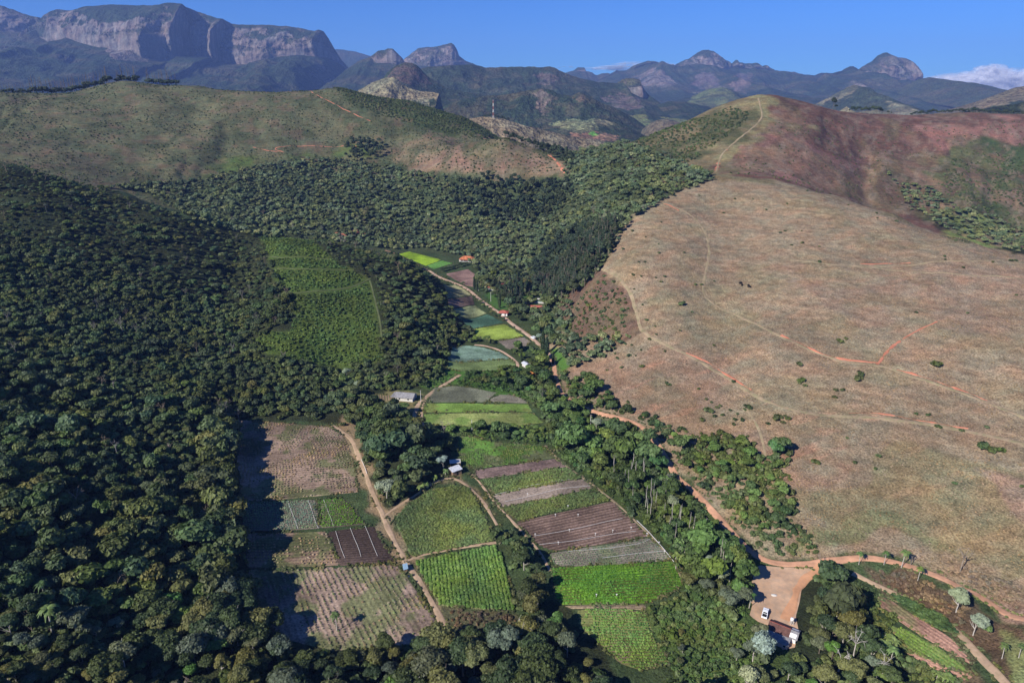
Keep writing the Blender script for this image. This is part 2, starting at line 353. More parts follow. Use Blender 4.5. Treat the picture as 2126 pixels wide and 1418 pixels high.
COVER = [
    # polygon, colour, grain, (ymin, ymax)
    ([(-900, 600), (-900, -50), (1160, -50), (1160, 320), (1100, 400), (560, 345), (400, 450), (240, 420)], C_GREEN, 1.0, (650, 1900)),
    ([(690, 180), (760, 175), (1000, 240), (1100, 290), (1000, 290), (860, 260), (740, 225)], (0.058, 0.075, 0.030), 1, (900, 1900)),
    ([(0, 260), (120, 290), (220, 330), (260, 380), (100, 350), (0, 330)], (0.085, 0.080, 0.05), 1, (650, 1900)),
    ([(410, 330), (560, 320), (690, 300), (800, 320), (760, 345), (560, 350), (430, 380)], (0.085, 0.115, 0.035), 1, (700, 1300)),
    ([(200, 380), (300, 400), (430, 470), (545, 495), (640, 495), (700, 505), (830, 530), (880, 520), (985, 545), (1020, 600), (1130, 640), (1190, 620), (1250, 560), (1300, 460),
      (1400, 402), (1485, 372), (1400, 320), (1300, 298), (1180, 300), (1165, 385), (1000, 372), (880, 350), (800, 335), (700, 325), (560, 335), (430, 375), (300, 385)], (0.052, 0.066, 0.032), .98, (560, 1300)),
    ([(790, 325), (880, 300), (960, 310), (1000, 285), (1060, 285), (1130, 305), (1180, 360), (1160, 385), (1040, 370), (900, 362), (860, 350)], (0.20, 0.145, 0.095), 1, (800, 1300)),
    ([(880, 350), (960, 310), (1040, 300), (1100, 325), (1130, 345), (1040, 360)], (0.175, 0.115, 0.085), 1, (800, 1300)),
    ([(1470, 340), (1900, 340), (2700, 440), (2700, 570), (1950, 520), (1484, 410)], (0.155, 0.125, 0.070), .98, (560, 760)),
    ([(1130, 690), (1150, 780), (1200, 850), (1330, 890), (1400, 960), (1500, 1080), (1590, 1165), (1700, 1160), (1840, 1150), (2126, 1280), (2700, 1420), (2700, 500), (2126, 530), (1950, 488), (1800, 430), (1620, 384),
      (1480, 372), (1400, 400), (1290, 470), (1250, 555), (1200, 700)], C_HILL, 1, (150, 720)),
    ([(1290, 470), (1480, 375), (1620, 385), (1800, 430), (1850, 450), (1700, 440), (1500, 440), (1350, 500)], (0.235, 0.18, 0.115), 1, (400, 720)),
    ([(1440, 540), (1500, 500), (1510, 600), (1600, 640), (1540, 720), (1440, 680), (1400, 600)], (0.225, 0.18, 0.115), 1, (300, 720)),
    ([(1640, 970), (1800, 960), (2126, 960), (2300, 1000), (2100, 1180), (1900, 1160), (1700, 1155), (1610, 1160)], C_OLIVE, 1, (150, 720)),
    ([(1640, 1110), (1700, 1080), (1850, 1130), (1960, 1190), (1840, 1150), (1700, 1160), (1600, 1160)], (0.165, 0.155, 0.08), 1, (150, 720)),
    ([(1980, 1000), (2400, 950), (2400, 1300), (2126, 1250), (2050, 1130)], (0.27, 0.185, 0.13), 1, (150, 720)),
    ([(1215, 750), (1330, 700), (1560, 830), (1700, 900), (1640, 960), (1500, 900), (1330, 870)], (0.24, 0.165, 0.112), 1, (250, 720)),
    ([(1560, 540), (1900, 560), (2300, 560), (2300, 640), (1900, 650), (1800, 600)], (0.24, 0.172, 0.120), 1, (200, 720)),
    ([(1150, 640), (1250, 555), (1315, 615), (1335, 690), (1280, 720), (1200, 700)], C_DRYBR, 0.98, (300, 720)),
    # the red summit behind and its flanks
    ([(1280, 320), (1290, 150), (2900, 150), (2900, 540), (2126, 530), (1950, 488), (1800, 430), (1620, 386), (1484, 372), (1400, 398)], C_RED, 1, (672, 1900)),
    ([(1520, 300), (1560, 275), (1680, 290), (1780, 340), (1700, 390), (1600, 375), (1500, 350)], C_PINK, 1, (690, 1900)),
    ([(1290, 150), (1600, 150), (1600, 235), (1560, 280), (1500, 330), (1484, 372), (1400, 398), (1280, 320)], (0.155, 0.125, 0.070), 1, (672, 1900)),
    ([(1290, 300), (1400, 262), (1520, 225), (1560, 235), (1540, 262), (1470, 310), (1400, 345), (1330, 350)], (0.085, 0.085, 0.042), 1, (672, 1900)),
    ([(1570, 195), (1605, 195), (1600, 240), (1640, 258), (1700, 280), (1620, 262), (1560, 282), (1500, 330), (1480, 330), (1560, 262)], (0.19, 0.165, 0.085), 1, (672, 1900)),
    ([(1880, 262), (2126, 245), (2700, 245), (2700, 300), (2126, 300), (1960, 310), (1900, 295)], C_PINK, 1, (690, 1900)),
    ([(2000, 300), (2126, 285), (2700, 280), (2700, 560), (2126, 530), (2040, 440), (1960, 400), (1940, 360)], (0.055, 0.075, 0.030), 1, (690, 1900)),
    ([(1830, 348), (1900, 370), (1960, 395), (2020, 430), (2126, 480), (2700, 520), (2700, 560), (2126, 532), (1990, 495), (1900, 450), (1860, 380)], C_FOREST, 1, (660, 1300)),
    ([(1960, 430), (2000, 440), (2060, 480), (2126, 510), (2126, 528), (2040, 510), (1990, 480)], (0.16, 0.19, 0.06), 1, (650, 1300)),
    # left hillside, spur and knoll
    ([(-900, 2000), (-900, 200), (0, 340), (150, 362), (300, 420), (430, 472), (545, 490), (640, 490), (700, 500), (830, 532), (900, 572), (935, 612), (985, 690), (960, 722), (925, 745), (925, 780), (880, 802),
      (780, 818), (735, 890), (700, 880), (510, 870), (500, 1000), (515, 1100), (545, 1250), (600, 1500), (300, 2000)], C_FOREST, 1, (0, 665)),
    ([(542, 490), (640, 490), (700, 545), (768, 582), (785, 640), (800, 750), (700, 765), (600, 745), (505, 712), (560, 688), (600, 690), (612, 660), (600, 612), (575, 580)], (0.062, 0.090, 0.022), 1, (330, 665)),
    ([(735, 895), (800, 885), (880, 895), (930, 925), (955, 970), (900, 1010), (850, 1040), (800, 1075), (770, 1000), (745, 940)], C_FOREST, 1, (200, 380)),
    ([(500, 860), (760, 820), (870, 870), (930, 925), (735, 900), (690, 882)], C_FOREST, 1, (280, 390)),
    ([(560, 1320), (700, 1345), (930, 1345), (1080, 1340), (1120, 1230), (1170, 1270), (1260, 1350), (1330, 1500), (500, 1500)], C_FOREST, 1, (0, 200)),
    (VALLEY_RIVER, (0.050, 0.070, 0.022), 1, (100, 450)),
    ([(1340, 1260), (1440, 1240), (1540, 1290), (1600, 1420), (1640, 1600), (1380, 1600), (1400, 1400)], (0.085, 0.115, 0.035), 1, (0, 230)),
    ([(1640, 1215), (1720, 1180), (1790, 1250), (1850, 1330), (1900, 1360), (1990, 1430), (1990, 1600), (1640, 1600)], C_FOREST, 1, (0, 230)),
    ([(1780, 1165), (1900, 1195), (1990, 1240), (2080, 1290), (2126, 1330), (2250, 1500), (2100, 1430), (2000, 1320), (1900, 1260), (1800, 1205)], (0.105, 0.072, 0.045), 1, (0, 230)),
    ([(2060, 1300), (2300, 1420), (2300, 1600), (2110, 1430), (2080, 1370)], (0.16, 0.17, 0.07), 1, (0, 230)),
    ([(1985, 1320), (2040, 1420), (2100, 1600), (1990, 1600)], (0.12, 0.09, 0.055), 1, (0, 230)),
    ([(860, 790), (940, 770), (1075, 760), (1110, 835), (940, 800), (900, 806)], (0.07, 0.14, 0.03), 1, (300, 480)),
    ([(1138, 728), (1165, 722), (1185, 750), (1170, 780), (1155, 760)], (0.075, 0.15, 0.03), 0.5, (300, 560)),
    ([(1010, 600), (1040, 590), (1110, 600), (1120, 640), (1060, 650), (1010, 640)], (0.06, 0.12, 0.03), 0.5, (450, 700)),
    ([(918, 1259), (1076, 1276), (1083, 1345), (930, 1345)], (0.10, 0.088, 0.045), 1, (0, 230)),
    ([(760, 818), (825, 815), (880, 820), (872, 870), (820, 850), (790, 836)], (0.16, 0.14, 0.065), 0.6, (300, 400)),
    ([(740, 800), (700, 890), (735, 960), (760, 1060), (800, 1100), (830, 1160), (870, 1200), (925, 1330), (945, 1330), (880, 1180), (815, 1080), (900, 1010), (960, 985), (1000, 1035),
      (1030, 1080), (950, 985), (840, 1040), (795, 1060), (765, 990)], (0.22, 0.16, 0.095), 0.8, (150, 340)),
]
def paint(u, v, y, base, scale=1.0):
    n = u.shape[0]
    col = np.empty((n, 3), np.float32); col[:] = base; al = np.ones(n, np.float32)
    return col, al
# one ground sheet: the near relief, then coarser rows out to 20 km
farY = np.exp(np.linspace(math.log(1900), math.log(12800), 50))[1:]
FYg = np.repeat(farY[:, None], NA, 1); FXg = FYg * ga[None, :]
FZg = 8 * fbm(FXg / 400, FYg / 400, 5)
X = np.concatenate([GX, FXg]); Y = np.concatenate([GY, FYg]); Z = np.concatenate([HZ, FZg])
co = np.stack([X.ravel(), Y.ravel(), Z.ravel()], 1)
ground_me = mesh_np("ground", co, quads=gridq(X.shape[0], NA), smooth=True)
u_, v_ = project(co[:, 0], co[:, 1], co[:, 2]); y_ = co[:, 1]
jit = 900.0 / np.maximum(y_, 90)
un = u_ + (fbm(co[:, 0] / 9, co[:, 1] / 9, 51) - .5) * 14 * jit; vn_ = v_ + (fbm(co[:, 0] / 9, co[:, 1] / 9, 52) - .5) * 9 * jit
cc = np.empty((len(co), 3), np.float32); cc[:] = (0.05, 0.07, 0.03); ca_ = np.ones(len(co), np.float32)
us2 = u_ + (fbm(co[:, 0] / 45, co[:, 1] / 45, 53) - .5) * 150 * jit; vs2 = v_ + (fbm(co[:, 0] / 45, co[:, 1] / 45, 54) - .5) * 90 * jit
HARD = (C_FOREST, C_HILL, C_RED, C_GREEN, (0.050, 0.070, 0.022), (0.062, 0.090, 0.022))
for poly, c, g, (y0, y1) in COVER:
    m = (y_ >= y0) & (y_ <= y1)
    idx = np.nonzero(m)[0]; k = idx[inpoly(*((us2[idx], vs2[idx]) if (c not in HARD and y1 > 650 and g == 1) else (un[idx], vn_[idx])), poly)]
    cc[k] = c; ca_[k] = g
# soften the seams between covers
G = cc.reshape(X.shape[0], NA, 3)
for _ in range(2):
    G[1:-1, 1:-1] = (G[1:-1, 1:-1] * 2 + G[:-2, 1:-1] + G[2:, 1:-1] + G[1:-1, :-2] + G[1:-1, 2:]) / 6
cc = G.reshape(-1, 3)
# bare red earth showing through the pasture hill and the burnt summit
xx, yy, zz = co[:, 0], co[:, 1], co[:, 2]
hillm = (inpoly(u_, v_, [(1150, 690), (1330, 890), (1590, 1165), (1840, 1150), (2126, 1270), (2600, 1400), (2600, 540), (2126, 530), (1800, 430), (1480, 372), (1290, 470), (1250, 555)]) & (y_ < 700)).astype(float)
e1 = fbm((xx + .4 * yy) / 30, (yy - .3 * xx) / 7, 61, 4)
er = sstep(e1, 0.56, 0.68) * hillm * (0.13 + 0.34 * inpoly(u_, v_, [(1215, 750), (1330, 700), (1640, 850), (1900, 870), (1700, 960), (1500, 920), (1330, 880)]))
cc += (np.array((0.40, 0.21, 0.14)) - cc) * er[:, None]
e2 = sstep(fbm(xx / 22, yy / 22, 63, 4), 0.52, 0.66) * hillm * 0.22
cc += (np.array((0.205, 0.175, 0.085)) - cc) * e2[:, None]
burn = (inpoly(u_, v_, [(1484, 372), (1600, 235), (1640, 190), (2700, 190), (2700, 540), (2126, 530), (1800, 430)]) & (y_ > 690)).astype(float)
e3 = sstep(fbm((xx - yy * .4) / 60, yy / 90, 65, 4), 0.52, 0.64) * burn * .5
cc += (np.array((0.15, 0.13, 0.065)) - cc) * e3[:, None]
e4 = sstep(fbm(xx / 35, yy / 50, 66, 4), 0.55, 0.66) * burn * .45
cc += (np.array((0.21, 0.115, 0.09)) - cc) * e4[:, None]
grm = (inpoly(u_, v_, COVER[0][0]) & (y_ > 650)).astype(float)
e3b = sstep(fbm((xx - yy * .5) / 16, yy / 34, 71, 4), 0.50, 0.62) * burn * .5
cc += (np.array((0.085, 0.055, 0.042)) - cc) * e3b[:, None]
e3c = sstep(fbm((xx - yy * .5) / 9, yy / 20, 72, 4), 0.56, 0.66) * burn * .5
cc += (np.array((0.20, 0.15, 0.11)) - cc) * e3c[:, None]
e5b = sstep(fbm((xx + yy * .3) / 13, yy / 45, 73, 4), 0.52, 0.64) * (inpoly(u_, v_, COVER[0][0]) & (y_ > 650)) * .45
cc += (np.array((0.060, 0.066, 0.036)) - cc) * e5b[:, None]
e5 = sstep(fbm((xx + yy * .3) / 45, yy / 80, 67, 4), 0.48, 0.62) * grm * .6
cc += (np.array((0.125, 0.118, 0.065)) - cc) * e5[:, None]
e6 = sstep(fbm(xx / 28, yy / 40, 68, 4), 0.57, 0.66) * grm * .6
cc += (np.array((0.05, 0.062, 0.03)) - cc) * e6[:, None]
e7 = sstep(fbm(xx / 18, yy / 18, 69, 3), 0.6, 0.66) * grm * .35
cc += (np.array((0.16, 0.10, 0.075)) - cc) * e7[:, None]
set_color(ground_me, "Cover", cc, ca_)
M_GROUND = land_material("earth_and_grass", 0.8, 5.0, 45.0, 0.5, contour=1.1)
ground = link("ground", ground_me, M_GROUND)
tag(ground, kind='structure', label="valley floor and near hills under grass, forest soil and fields", cat=None)

# ================================================================ FAR MOUNTAINS
M_MOUNT = land_material("mountain_cover", 13.0, 45.0, 350.0, 16.0, streak=True, lo=0.4, hi=1.65)
def interp_pl(pl, u, k=1):
    P = np.array(pl, float); return np.interp(u, P[:, 0], P[:, k])
V_FOR = (0.034, 0.048, 0.026); V_ROCK = (0.165, 0.137, 0.125); V_GRASS = (0.17, 0.17, 0.075)
def mountain(name, label, crest, D, front, back, foot=0.0, cliff=None, nc=260, nr=120, spur=0.16, wl=None, shape=1.25, base=V_FOR, rocky=0.35, patches=(), seed=0, rough=1.0, pillar=0.0):
    """a hill or mountain as a solid relief sheet: crest line, front face with spurs and gullies, back slope"""
    us = np.linspace(crest[0][0], crest[-1][0], nc); vc = interp_pl(crest, us)
    dp = np.full(nc, float(D)) if np.isscalar(D) else interp_pl(D, us)
    vc = vc + (fbm(us / 9.0, us * 0, seed + 3, 4) - 0.5) * 2.6 * rough
    a, t = ray(us, vc); zc = CAM_Z + t * dp; wl = wl or front / 3.2
    R = []; RK = []
    ncl = 44 if cliff else 1
    x0 = a * dp
    if cliff:
        vb = interp_pl(cliff, us); dy = interp_pl(cliff, us, 2)
        yb = dp - dy; tb = ray(us, vb)[1]; zb = CAM_Z + tb * yb
        wd = sstep(dy, 25, 110); zb = np.minimum(zc - 1, zc + (np.minimum(zb, zc - 1) - zc) * wd)
    else:
        dy = np.zeros(nc); yb = dp.copy(); zb = zc.copy()
    hgt = np.maximum(zc - foot, 1)
    # back
    for q in np.linspace(1, 0, 14)[:-1]:
        R.append(np.stack([x0, dp + back * q, foot + (zc - foot) * (1 - q) ** 1.1 * (1 - 0.1 * q)], 1)); RK.append(np.zeros(nc))
    for i in range(ncl):
        q = i / max(1, ncl - 1) if cliff else 0
        if cliff:
            yy2 = dp - dy * math.sin(q * math.pi / 2); z2 = zc + (zb - zc) * (1 - math.cos(q * math.pi / 2)) ** 0.7
            pil = ridged(x0 / (pillar * 1.5 + 1e-6) + 0.3 * z2 / 300, z2 / 900, seed + 9, 4) if pillar else 0
            yy2 = yy2 - (pil - 0.5) * pillar * math.sin(q * math.pi) if pillar else yy2
            if pillar: yy2 = yy2 - (fbm(x0 / 110, z2 / 85, seed + 11, 5) - .5) * 130 * math.sin(q * math.pi) ** .5 - (ridged(x0 / 45, z2 / 160, seed + 12, 3) - .6) * 34 * math.sin(q * math.pi)
        else: yy2, z2 = dp, zc
        R.append(np.stack([x0, yy2, z2], 1)); RK.append(np.full(nc, sstep(q, 0.02, 0.25) if cliff else 0.0) * sstep(dy, 30, 110))
    for i in range(1, nr + 1):
        q = i / nr; qq = q ** 1.15
        y2 = yb - front * qq
        zz2 = foot - 6 + (zb - foot + 6) * (1 - qq) ** shape
        env = np.minimum(1, q * 5) * (1 - q) ** 0.6
        rg = ridged(x0 / wl + 0.5 * fbm(x0 / wl, y2 / wl, seed), y2 / (wl * 2.6), seed + 20, 5)
        r2_ = ridged(x0 / (wl * .3), y2 / (wl * .6), seed + 30, 4)
        zz2 = zz2 + env * np.maximum(zb - foot, 0) * (spur * 1.15 * (rg - 0.62) * 2.0 + .085 * (r2_ - .6))
        R.append(np.stack([x0, y2, np.maximum(zz2, -20)], 1)); RK.append(np.zeros(nc))
    co = np.concatenate(R); nrw = len(R)
    me = mesh_np(name, co, quads=gridq(nrw, nc), smooth=True)
    g = co.reshape(nrw, nc, 3); gy = np.gradient(g, axis=0); gx = np.gradient(g, axis=1)
    nv = np.cross(gx, gy); nl = np.linalg.norm(nv, axis=2) + 1e-9; nz = np.abs(nv[..., 2] / nl).ravel()
    nn = fbm(co[:, 0] / (wl * .35), co[:, 2] / 90 + co[:, 1] / (wl * .35), seed + 40, 5)
    n2 = fbm(co[:, 0] / (wl * .12), co[:, 1] / (wl * .12), seed + 41, 4)
    rk = np.concatenate(RK) * sstep(n2 + (1 - nz) * .9, 0.55, 0.80) * (1 - .75 * sstep(fbm(co[:, 0] / 260, co[:, 2] / 45, seed + 43, 4), .55, .63))
    rk = np.maximum(rk, sstep((1 - nz) * 1.1 + (nn - .5) * 1.5 + (rocky - .5), 0.50, 0.70) * 0.8 * (rocky > 0))
    col = np.empty((len(co), 3)); col[:] = base
    col *= (0.7 + 0.6 * nn)[:, None]
    warm = sstep(nn, .48, .62) * .5
    col += (np.array((0.085, 0.070, 0.045)) - col) * warm[:, None]
    u, v = project(co[:, 0], co[:, 1], co[:, 2])
    uj = u + (n2 - .5) * 34 + (nn - .5) * 20; vj = v + (nn - .5) * 16 + (n2 - .5) * 8
    for poly, c, isr in patches:
        k = inpoly(uj, vj, poly) & (co[:, 1] <= (dp.max() + 10))
        mx_ = (0.35 + 0.65 * sstep(n2[k], .42, .58))
        col[k] += (np.array(c) - col[k]) * mx_[:, None]
        if isr is not None: rk[k] += (isr - rk[k]) * (mx_ if isr else 1)
    rc = np.array(V_ROCK) * (0.75 + 0.5 * nn)[:, None]
    col = col + (rc - col) * rk[:, None]
    set_color(me, "Cover", col, np.where(rk > .5, 0.45, 1.0)); set_color(me, "Rock", np.repeat(rk[:, None], 3, 1))
    o = link(name, me, M_MOUNT); return tag(o, label=label, kind='structure')
PALE = (0.20, 0.18, 0.11)
mountain("mountain", "long granite massif with sheer pale cliffs above forested slopes",
         [(-420, 60), (-200, 30), (-90, 10), (0, 12), (30, 22), (60, 33), (88, 39), (95, 30), (105, 24), (120, 20), (150, 23), (160, 20), (185, 14), (230, 10), (290, 12), (335, 11), (345, 8), (358, 6), (378, 8), (386, 15), (410, 25), (450, 38), (462, 40), (480, 50), (500, 52), (560, 53),
          (600, 55), (640, 63), (652, 65), (662, 62), (672, 66), (682, 80), (695, 103), (708, 124), (730, 150)],
         [(-420, 6900), (0, 7000), (92, 7050), (97, 6750), (150, 6640), (222, 6530), (300, 6480), (350, 6380), (380, 6290), (388, 6400), (410, 6740), (424, 6690), (448, 6600), (460, 6500), (464, 6530), (480, 6740), (500, 6720), (580, 6700), (668, 6700), (700, 6900), (730, 7000)],
         3000, 1500, cliff=[(-420, 90, 60), (0, 66, 200), (60, 66, 150), (90, 60, 60), (97, 62, 200), (110, 78, 260), (130, 88, 300), (150, 86, 300), (185, 78, 420), (215, 88, 480), (260, 98, 560), (300, 105, 560), (330, 104, 600), (350, 120, 620),
                                   (370, 128, 380), (400, 132, 300), (430, 118, 380), (470, 122, 300), (480, 128, 330), (520, 134, 420), (560, 135, 420), (600, 118, 380), (650, 116, 340), (700, 122, 200), (730, 152, 40)],
         nc=700, nr=170, spur=0.30, wl=620, shape=1.5, rocky=0.40, seed=100, pillar=120.0,
         patches=[([(160, 16), (240, 12), (340, 10), (352, 22), (330, 28), (300, 33), (240, 45), (205, 44), (180, 32), (160, 24)], V_FOR, 0.0),
                  ([(60, 36), (95, 40), (97, 70), (120, 90), (90, 80), (60, 72)], V_FOR, 0.05),
                  ([(0, 20), (40, 35), (55, 55), (40, 68), (0, 60)], V_ROCK, 0.9),
                  ([(225, 105), (255, 88), (300, 68), (330, 82), (345, 105), (352, 120), (300, 128), (240, 125)], V_ROCK, 0.85)])
mountain("mountain", "farthest low blue ridge in the gap beside the granite massif", [(660, 130), (690, 103), (715, 104), (740, 109), (765, 116), (800, 126), (840, 150)], 11000, 2500, 1200, nc=60, nr=30, seed=130, rocky=.45)
mountain("mountain", "small rocky double dome in the gap beside the massif", [(690, 170), (720, 145), (745, 128), (768, 120), (776, 113), (785, 107), (797, 105), (806, 101), (815, 101), (826, 112), (836, 122), (842, 133), (870, 150)], 6200, 1800, 700,
         cliff=[(690, 171, 20), (768, 124, 40), (785, 132, 120), (826, 134, 120), (842, 140, 30), (870, 152, 10)], nc=120, nr=50, spur=.15, seed=140, rocky=.35)
mountain("mountain", "whale backed bare rock dome with a raised head", [(820, 150), (842, 122), (856, 110), (868, 101), (885, 98), (900, 99), (918, 94), (928, 92), (936, 90), (943, 94), (950, 106), (953, 116), (965, 126), (985, 134), (1000, 139), (1030, 150)], 8200, 2200, 900,
         cliff=[(820, 151, 20), (845, 134, 200), (900, 139, 420), (950, 136, 260), (975, 134, 60), (1030, 152, 10)], nc=160, nr=50, spur=.12, seed=150, rocky=.4, pillar=60)
mountain("mountain", "tiny capped knob on the skyline between two mountain groups", [(1140, 185), (1172, 152), (1190, 147), (1200, 140), (1213, 140), (1217, 148), (1230, 152), (1236, 157), (1250, 153), (1262, 152), (1300, 170)], 9500, 1800, 700,
         cliff=[(1140, 186, 10), (1172, 154, 20), (1190, 152, 80), (1213, 153, 80), (1230, 158, 20), (1300, 171, 10)], nc=90, nr=40, seed=160, rocky=.42)
mountain("mountain", "high peak group with a pale granite summit face", [(1180, 210), (1225, 175), (1262, 157), (1280, 147), (1300, 146), (1322, 134), (1345, 127), (1362, 129), (1380, 134), (1397, 139), (1412, 130), (1430, 122), (1445, 112), (1458, 105), (1470, 104), (1482, 107), (1497, 119),
          (1518, 133), (1524, 128), (1528, 124), (1533, 130), (1545, 132), (1562, 133), (1572, 131), (1580, 138), (1590, 136), (1605, 146), (1625, 148), (1650, 150), (1664, 156), (1690, 157), (1705, 152), (1720, 154), (1760, 165), (1800, 190)],
         9000, 3600, 1500, cliff=[(1180, 211, 20), (1330, 150, 60), (1400, 145, 40), (1430, 134, 200), (1460, 142, 350), (1490, 148, 300), (1518, 140, 100), (1580, 150, 80), (1610, 156, 80), (1660, 160, 50), (1800, 191, 20)],
         nc=380, nr=120, spur=.25, wl=700, shape=1.1, seed=170, rocky=.42, pillar=120,
         patches=[([(1325, 165), (1345, 148), (1375, 143), (1392, 160), (1408, 176), (1390, 183), (1350, 182), (1335, 178)], V_ROCK, .85),
                  ([(1440, 165), (1460, 150), (1485, 155), (1495, 175), (1470, 188), (1445, 185)], (0.11, 0.085, 0.09), .3),
                  ([(1518, 180), (1530, 155), (1548, 147), (1564, 155), (1560, 175), (1545, 192), (1525, 192)], (0.12, 0.085, 0.085), .5),
                  ([(1460, 190), (1475, 178), (1500, 180), (1520, 192), (1540, 205), (1500, 222), (1420, 220), (1410, 212)], PALE, 0)])
mountain("mountain", "big dark table topped rock tower on the right skyline", [(1600, 215), (1660, 185), (1700, 168), (1712, 152), (1728, 153), (1745, 148), (1757, 142), (1765, 139), (1772, 143), (1781, 145), (1800, 134), (1813, 126), (1822, 116), (1832, 111), (1842, 110), (1850, 114), (1862, 119), (1876, 121), (1882, 125), (1888, 138),
          (1897, 152), (1908, 166), (1940, 180), (1990, 200), (2060, 225)], 7600, 2800, 1200,
         cliff=[(1600, 216, 10), (1770, 150, 40), (1795, 163, 150), (1815, 168, 330), (1850, 167, 380), (1885, 168, 300), (1905, 170, 40), (2060, 226, 10)], nc=300, nr=100, spur=.22, wl=600, seed=180, rocky=.40, pillar=150,
         patches=[([(1815, 118), (1850, 112), (1885, 122), (1890, 135), (1840, 132), (1812, 138)], (0.09, 0.08, 0.055), .35)])
mountain("mountain", "rounded green shoulder in front of the clouds", [(1850, 200), (1880, 180), (1905, 166), (1915, 163), (1930, 161), (1945, 163), (1960, 168), (1990, 174), (2010, 178), (2025, 184), (2040, 194), (2055, 196), (2070, 197), (2085, 196), (2110, 205), (2300, 215)],
         6300, 2600, 1200, nc=200, nr=90, spur=.2, seed=190, rocky=.36, base=(0.055, 0.065, 0.034))
mountain("hill", "pale pasture spur with a track curling over its top", [(1640, 262), (1680, 226), (1710, 209), (1740, 192), (1762, 180), (1775, 177), (1800, 190), (1840, 205), (1900, 225), (1960, 250), (2000, 262)], 4300, 1500, 900, nc=200, nr=80, spur=.16, seed=200, rocky=.2, base=(0.05, 0.062, 0.035),
         patches=[([(1650, 260), (1680, 222), (1765, 174), (1778, 178), (1776, 190), (1745, 205), (1715, 212), (1690, 225), (1665, 262)], PALE, 0), ([(1838, 208), (1870, 213), (1930, 240), (1945, 252), (1880, 256), (1838, 238)], PALE, 0)])
mountain("hill", "low pale grass knolls behind the eucalyptus row", [(1720, 262), (1740, 236), (1758, 222), (1775, 236), (1790, 232), (1820, 228), (1850, 234), (1880, 246), (1920, 258), (1960, 266)], 2600, 700, 500, nc=140, nr=50, spur=.1, seed=210, rocky=0, base=PALE)
mountain("hill", "brown grass hill at the right edge in front of the clouds", [(1960, 262), (2000, 235), (2030, 216), (2050, 205), (2075, 197), (2090, 190), (2110, 182), (2140, 178), (2250, 170), (2420, 190)], 3000, 1100, 900, nc=160, nr=70, spur=.16, seed=220, rocky=0, base=(0.165, 0.135, 0.085),
         patches=[([(1960, 260), (2000, 240), (2060, 222), (2126, 208), (2500, 200), (2500, 300), (1960, 300)], V_FOR, 0)])
mountain("hill", "dark wooded hill rising behind the right ridge", [(1860, 262), (1900, 250), (1950, 240), (1990, 233), (2040, 226), (2090, 219), (2126, 213), (2260, 205), (2500, 210)], 1900, 420, 500, nc=200, nr=50, spur=.1, seed=230, rocky=0, base=(0.028, 0.036, 0.018), wl=120)
mountain("hill", "green foothills scattered with pasture below the peak group", [(1320, 250), (1360, 220), (1400, 210), (1440, 200), (1470, 185), (1500, 182), (1530, 196), (1580, 205), (1640, 200), (1700, 205), (1760, 240)], 5600, 1500, 900, nc=200, nr=60, spur=.2, seed=240, rocky=.25,
         patches=[([(1420, 222), (1440, 200), (1470, 182), (1500, 180), (1530, 198), (1560, 215), (1500, 228)], (0.12, 0.14, 0.05), 0), ([(1335, 215), (1370, 200), (1395, 215), (1380, 225)], PALE, 0)])
mountain("hill", "wooded hill with a bare rock dome at its right end", [(820, 190), (850, 160), (880, 141), (905, 138), (940, 136), (980, 135), (1010, 141), (1030, 141), (1040, 139), (1060, 140), (1100, 139), (1125, 140), (1142, 138), (1155, 143), (1170, 151), (1200, 162), (1240, 171), (1280, 173), (1292, 166), (1300, 163),
          (1312, 163), (1328, 166), (1331, 175), (1340, 190), (1352, 204), (1365, 212), (1400, 235)], 4700, 1500, 900,
         cliff=[(820, 191, 10), (1280, 175, 10), (1300, 190, 120), (1328, 205, 160), (1345, 208, 60), (1365, 214, 20), (1400, 236, 10)], nc=340, nr=90, spur=.2, wl=300, seed=250, rocky=.32,
         patches=[([(1255, 205), (1290, 195), (1330, 205), (1335, 222), (1300, 228), (1265, 220)], (0.12, 0.085, 0.08), .4), ([(1112, 158), (1135, 150), (1160, 160), (1150, 178), (1120, 176)], (0.12, 0.09, 0.075), .3),
                  ([(1288, 164), (1320, 162), (1325, 172), (1295, 178)], (0.10, 0.10, 0.05), .0)])
mountain("hill", "low dark wooded rise in the far valley", [(1290, 262), (1330, 232), (1350, 222), (1390, 211), (1430, 213), (1470, 222), (1520, 240), (1560, 262)], 4200, 900, 700, nc=140, nr=50, spur=.1, seed=260, rocky=0)
mountain("hill", "pale grass knoll in the far valley beside the grey hill", [(1330, 285), (1350, 256), (1365, 250), (1385, 247), (1410, 255), (1440, 268), (1480, 285)], 2700, 500, 400, nc=90, nr=36, spur=.08, seed=262, rocky=0, base=(0.17, 0.14, 0.09))
mountain("hill", "bright pasture strips in the far valley", [(1280, 275), (1310, 240), (1340, 238), (1370, 243), (1420, 248), (1460, 262)], 3700, 500, 400, nc=90, nr=36, spur=.06, seed=264, rocky=0, base=(0.15, 0.17, 0.06))
mountain("hill", "dark dome shaped hill with a bare brown top", [(740, 215), (770, 185), (790, 168), (806, 150), (820, 138), (838, 131), (855, 131), (868, 138), (880, 152), (900, 168), (930, 184), (970, 192), (1020, 202), (1080, 225), (1120, 250)], 3600, 1100, 700, nc=240, nr=90, spur=.12, wl=260, seed=270, rocky=.15,
         patches=[([(800, 165), (815, 140), (850, 128), (878, 148), (900, 175), (860, 178), (820, 172)], (0.10, 0.065, 0.05), .1)])
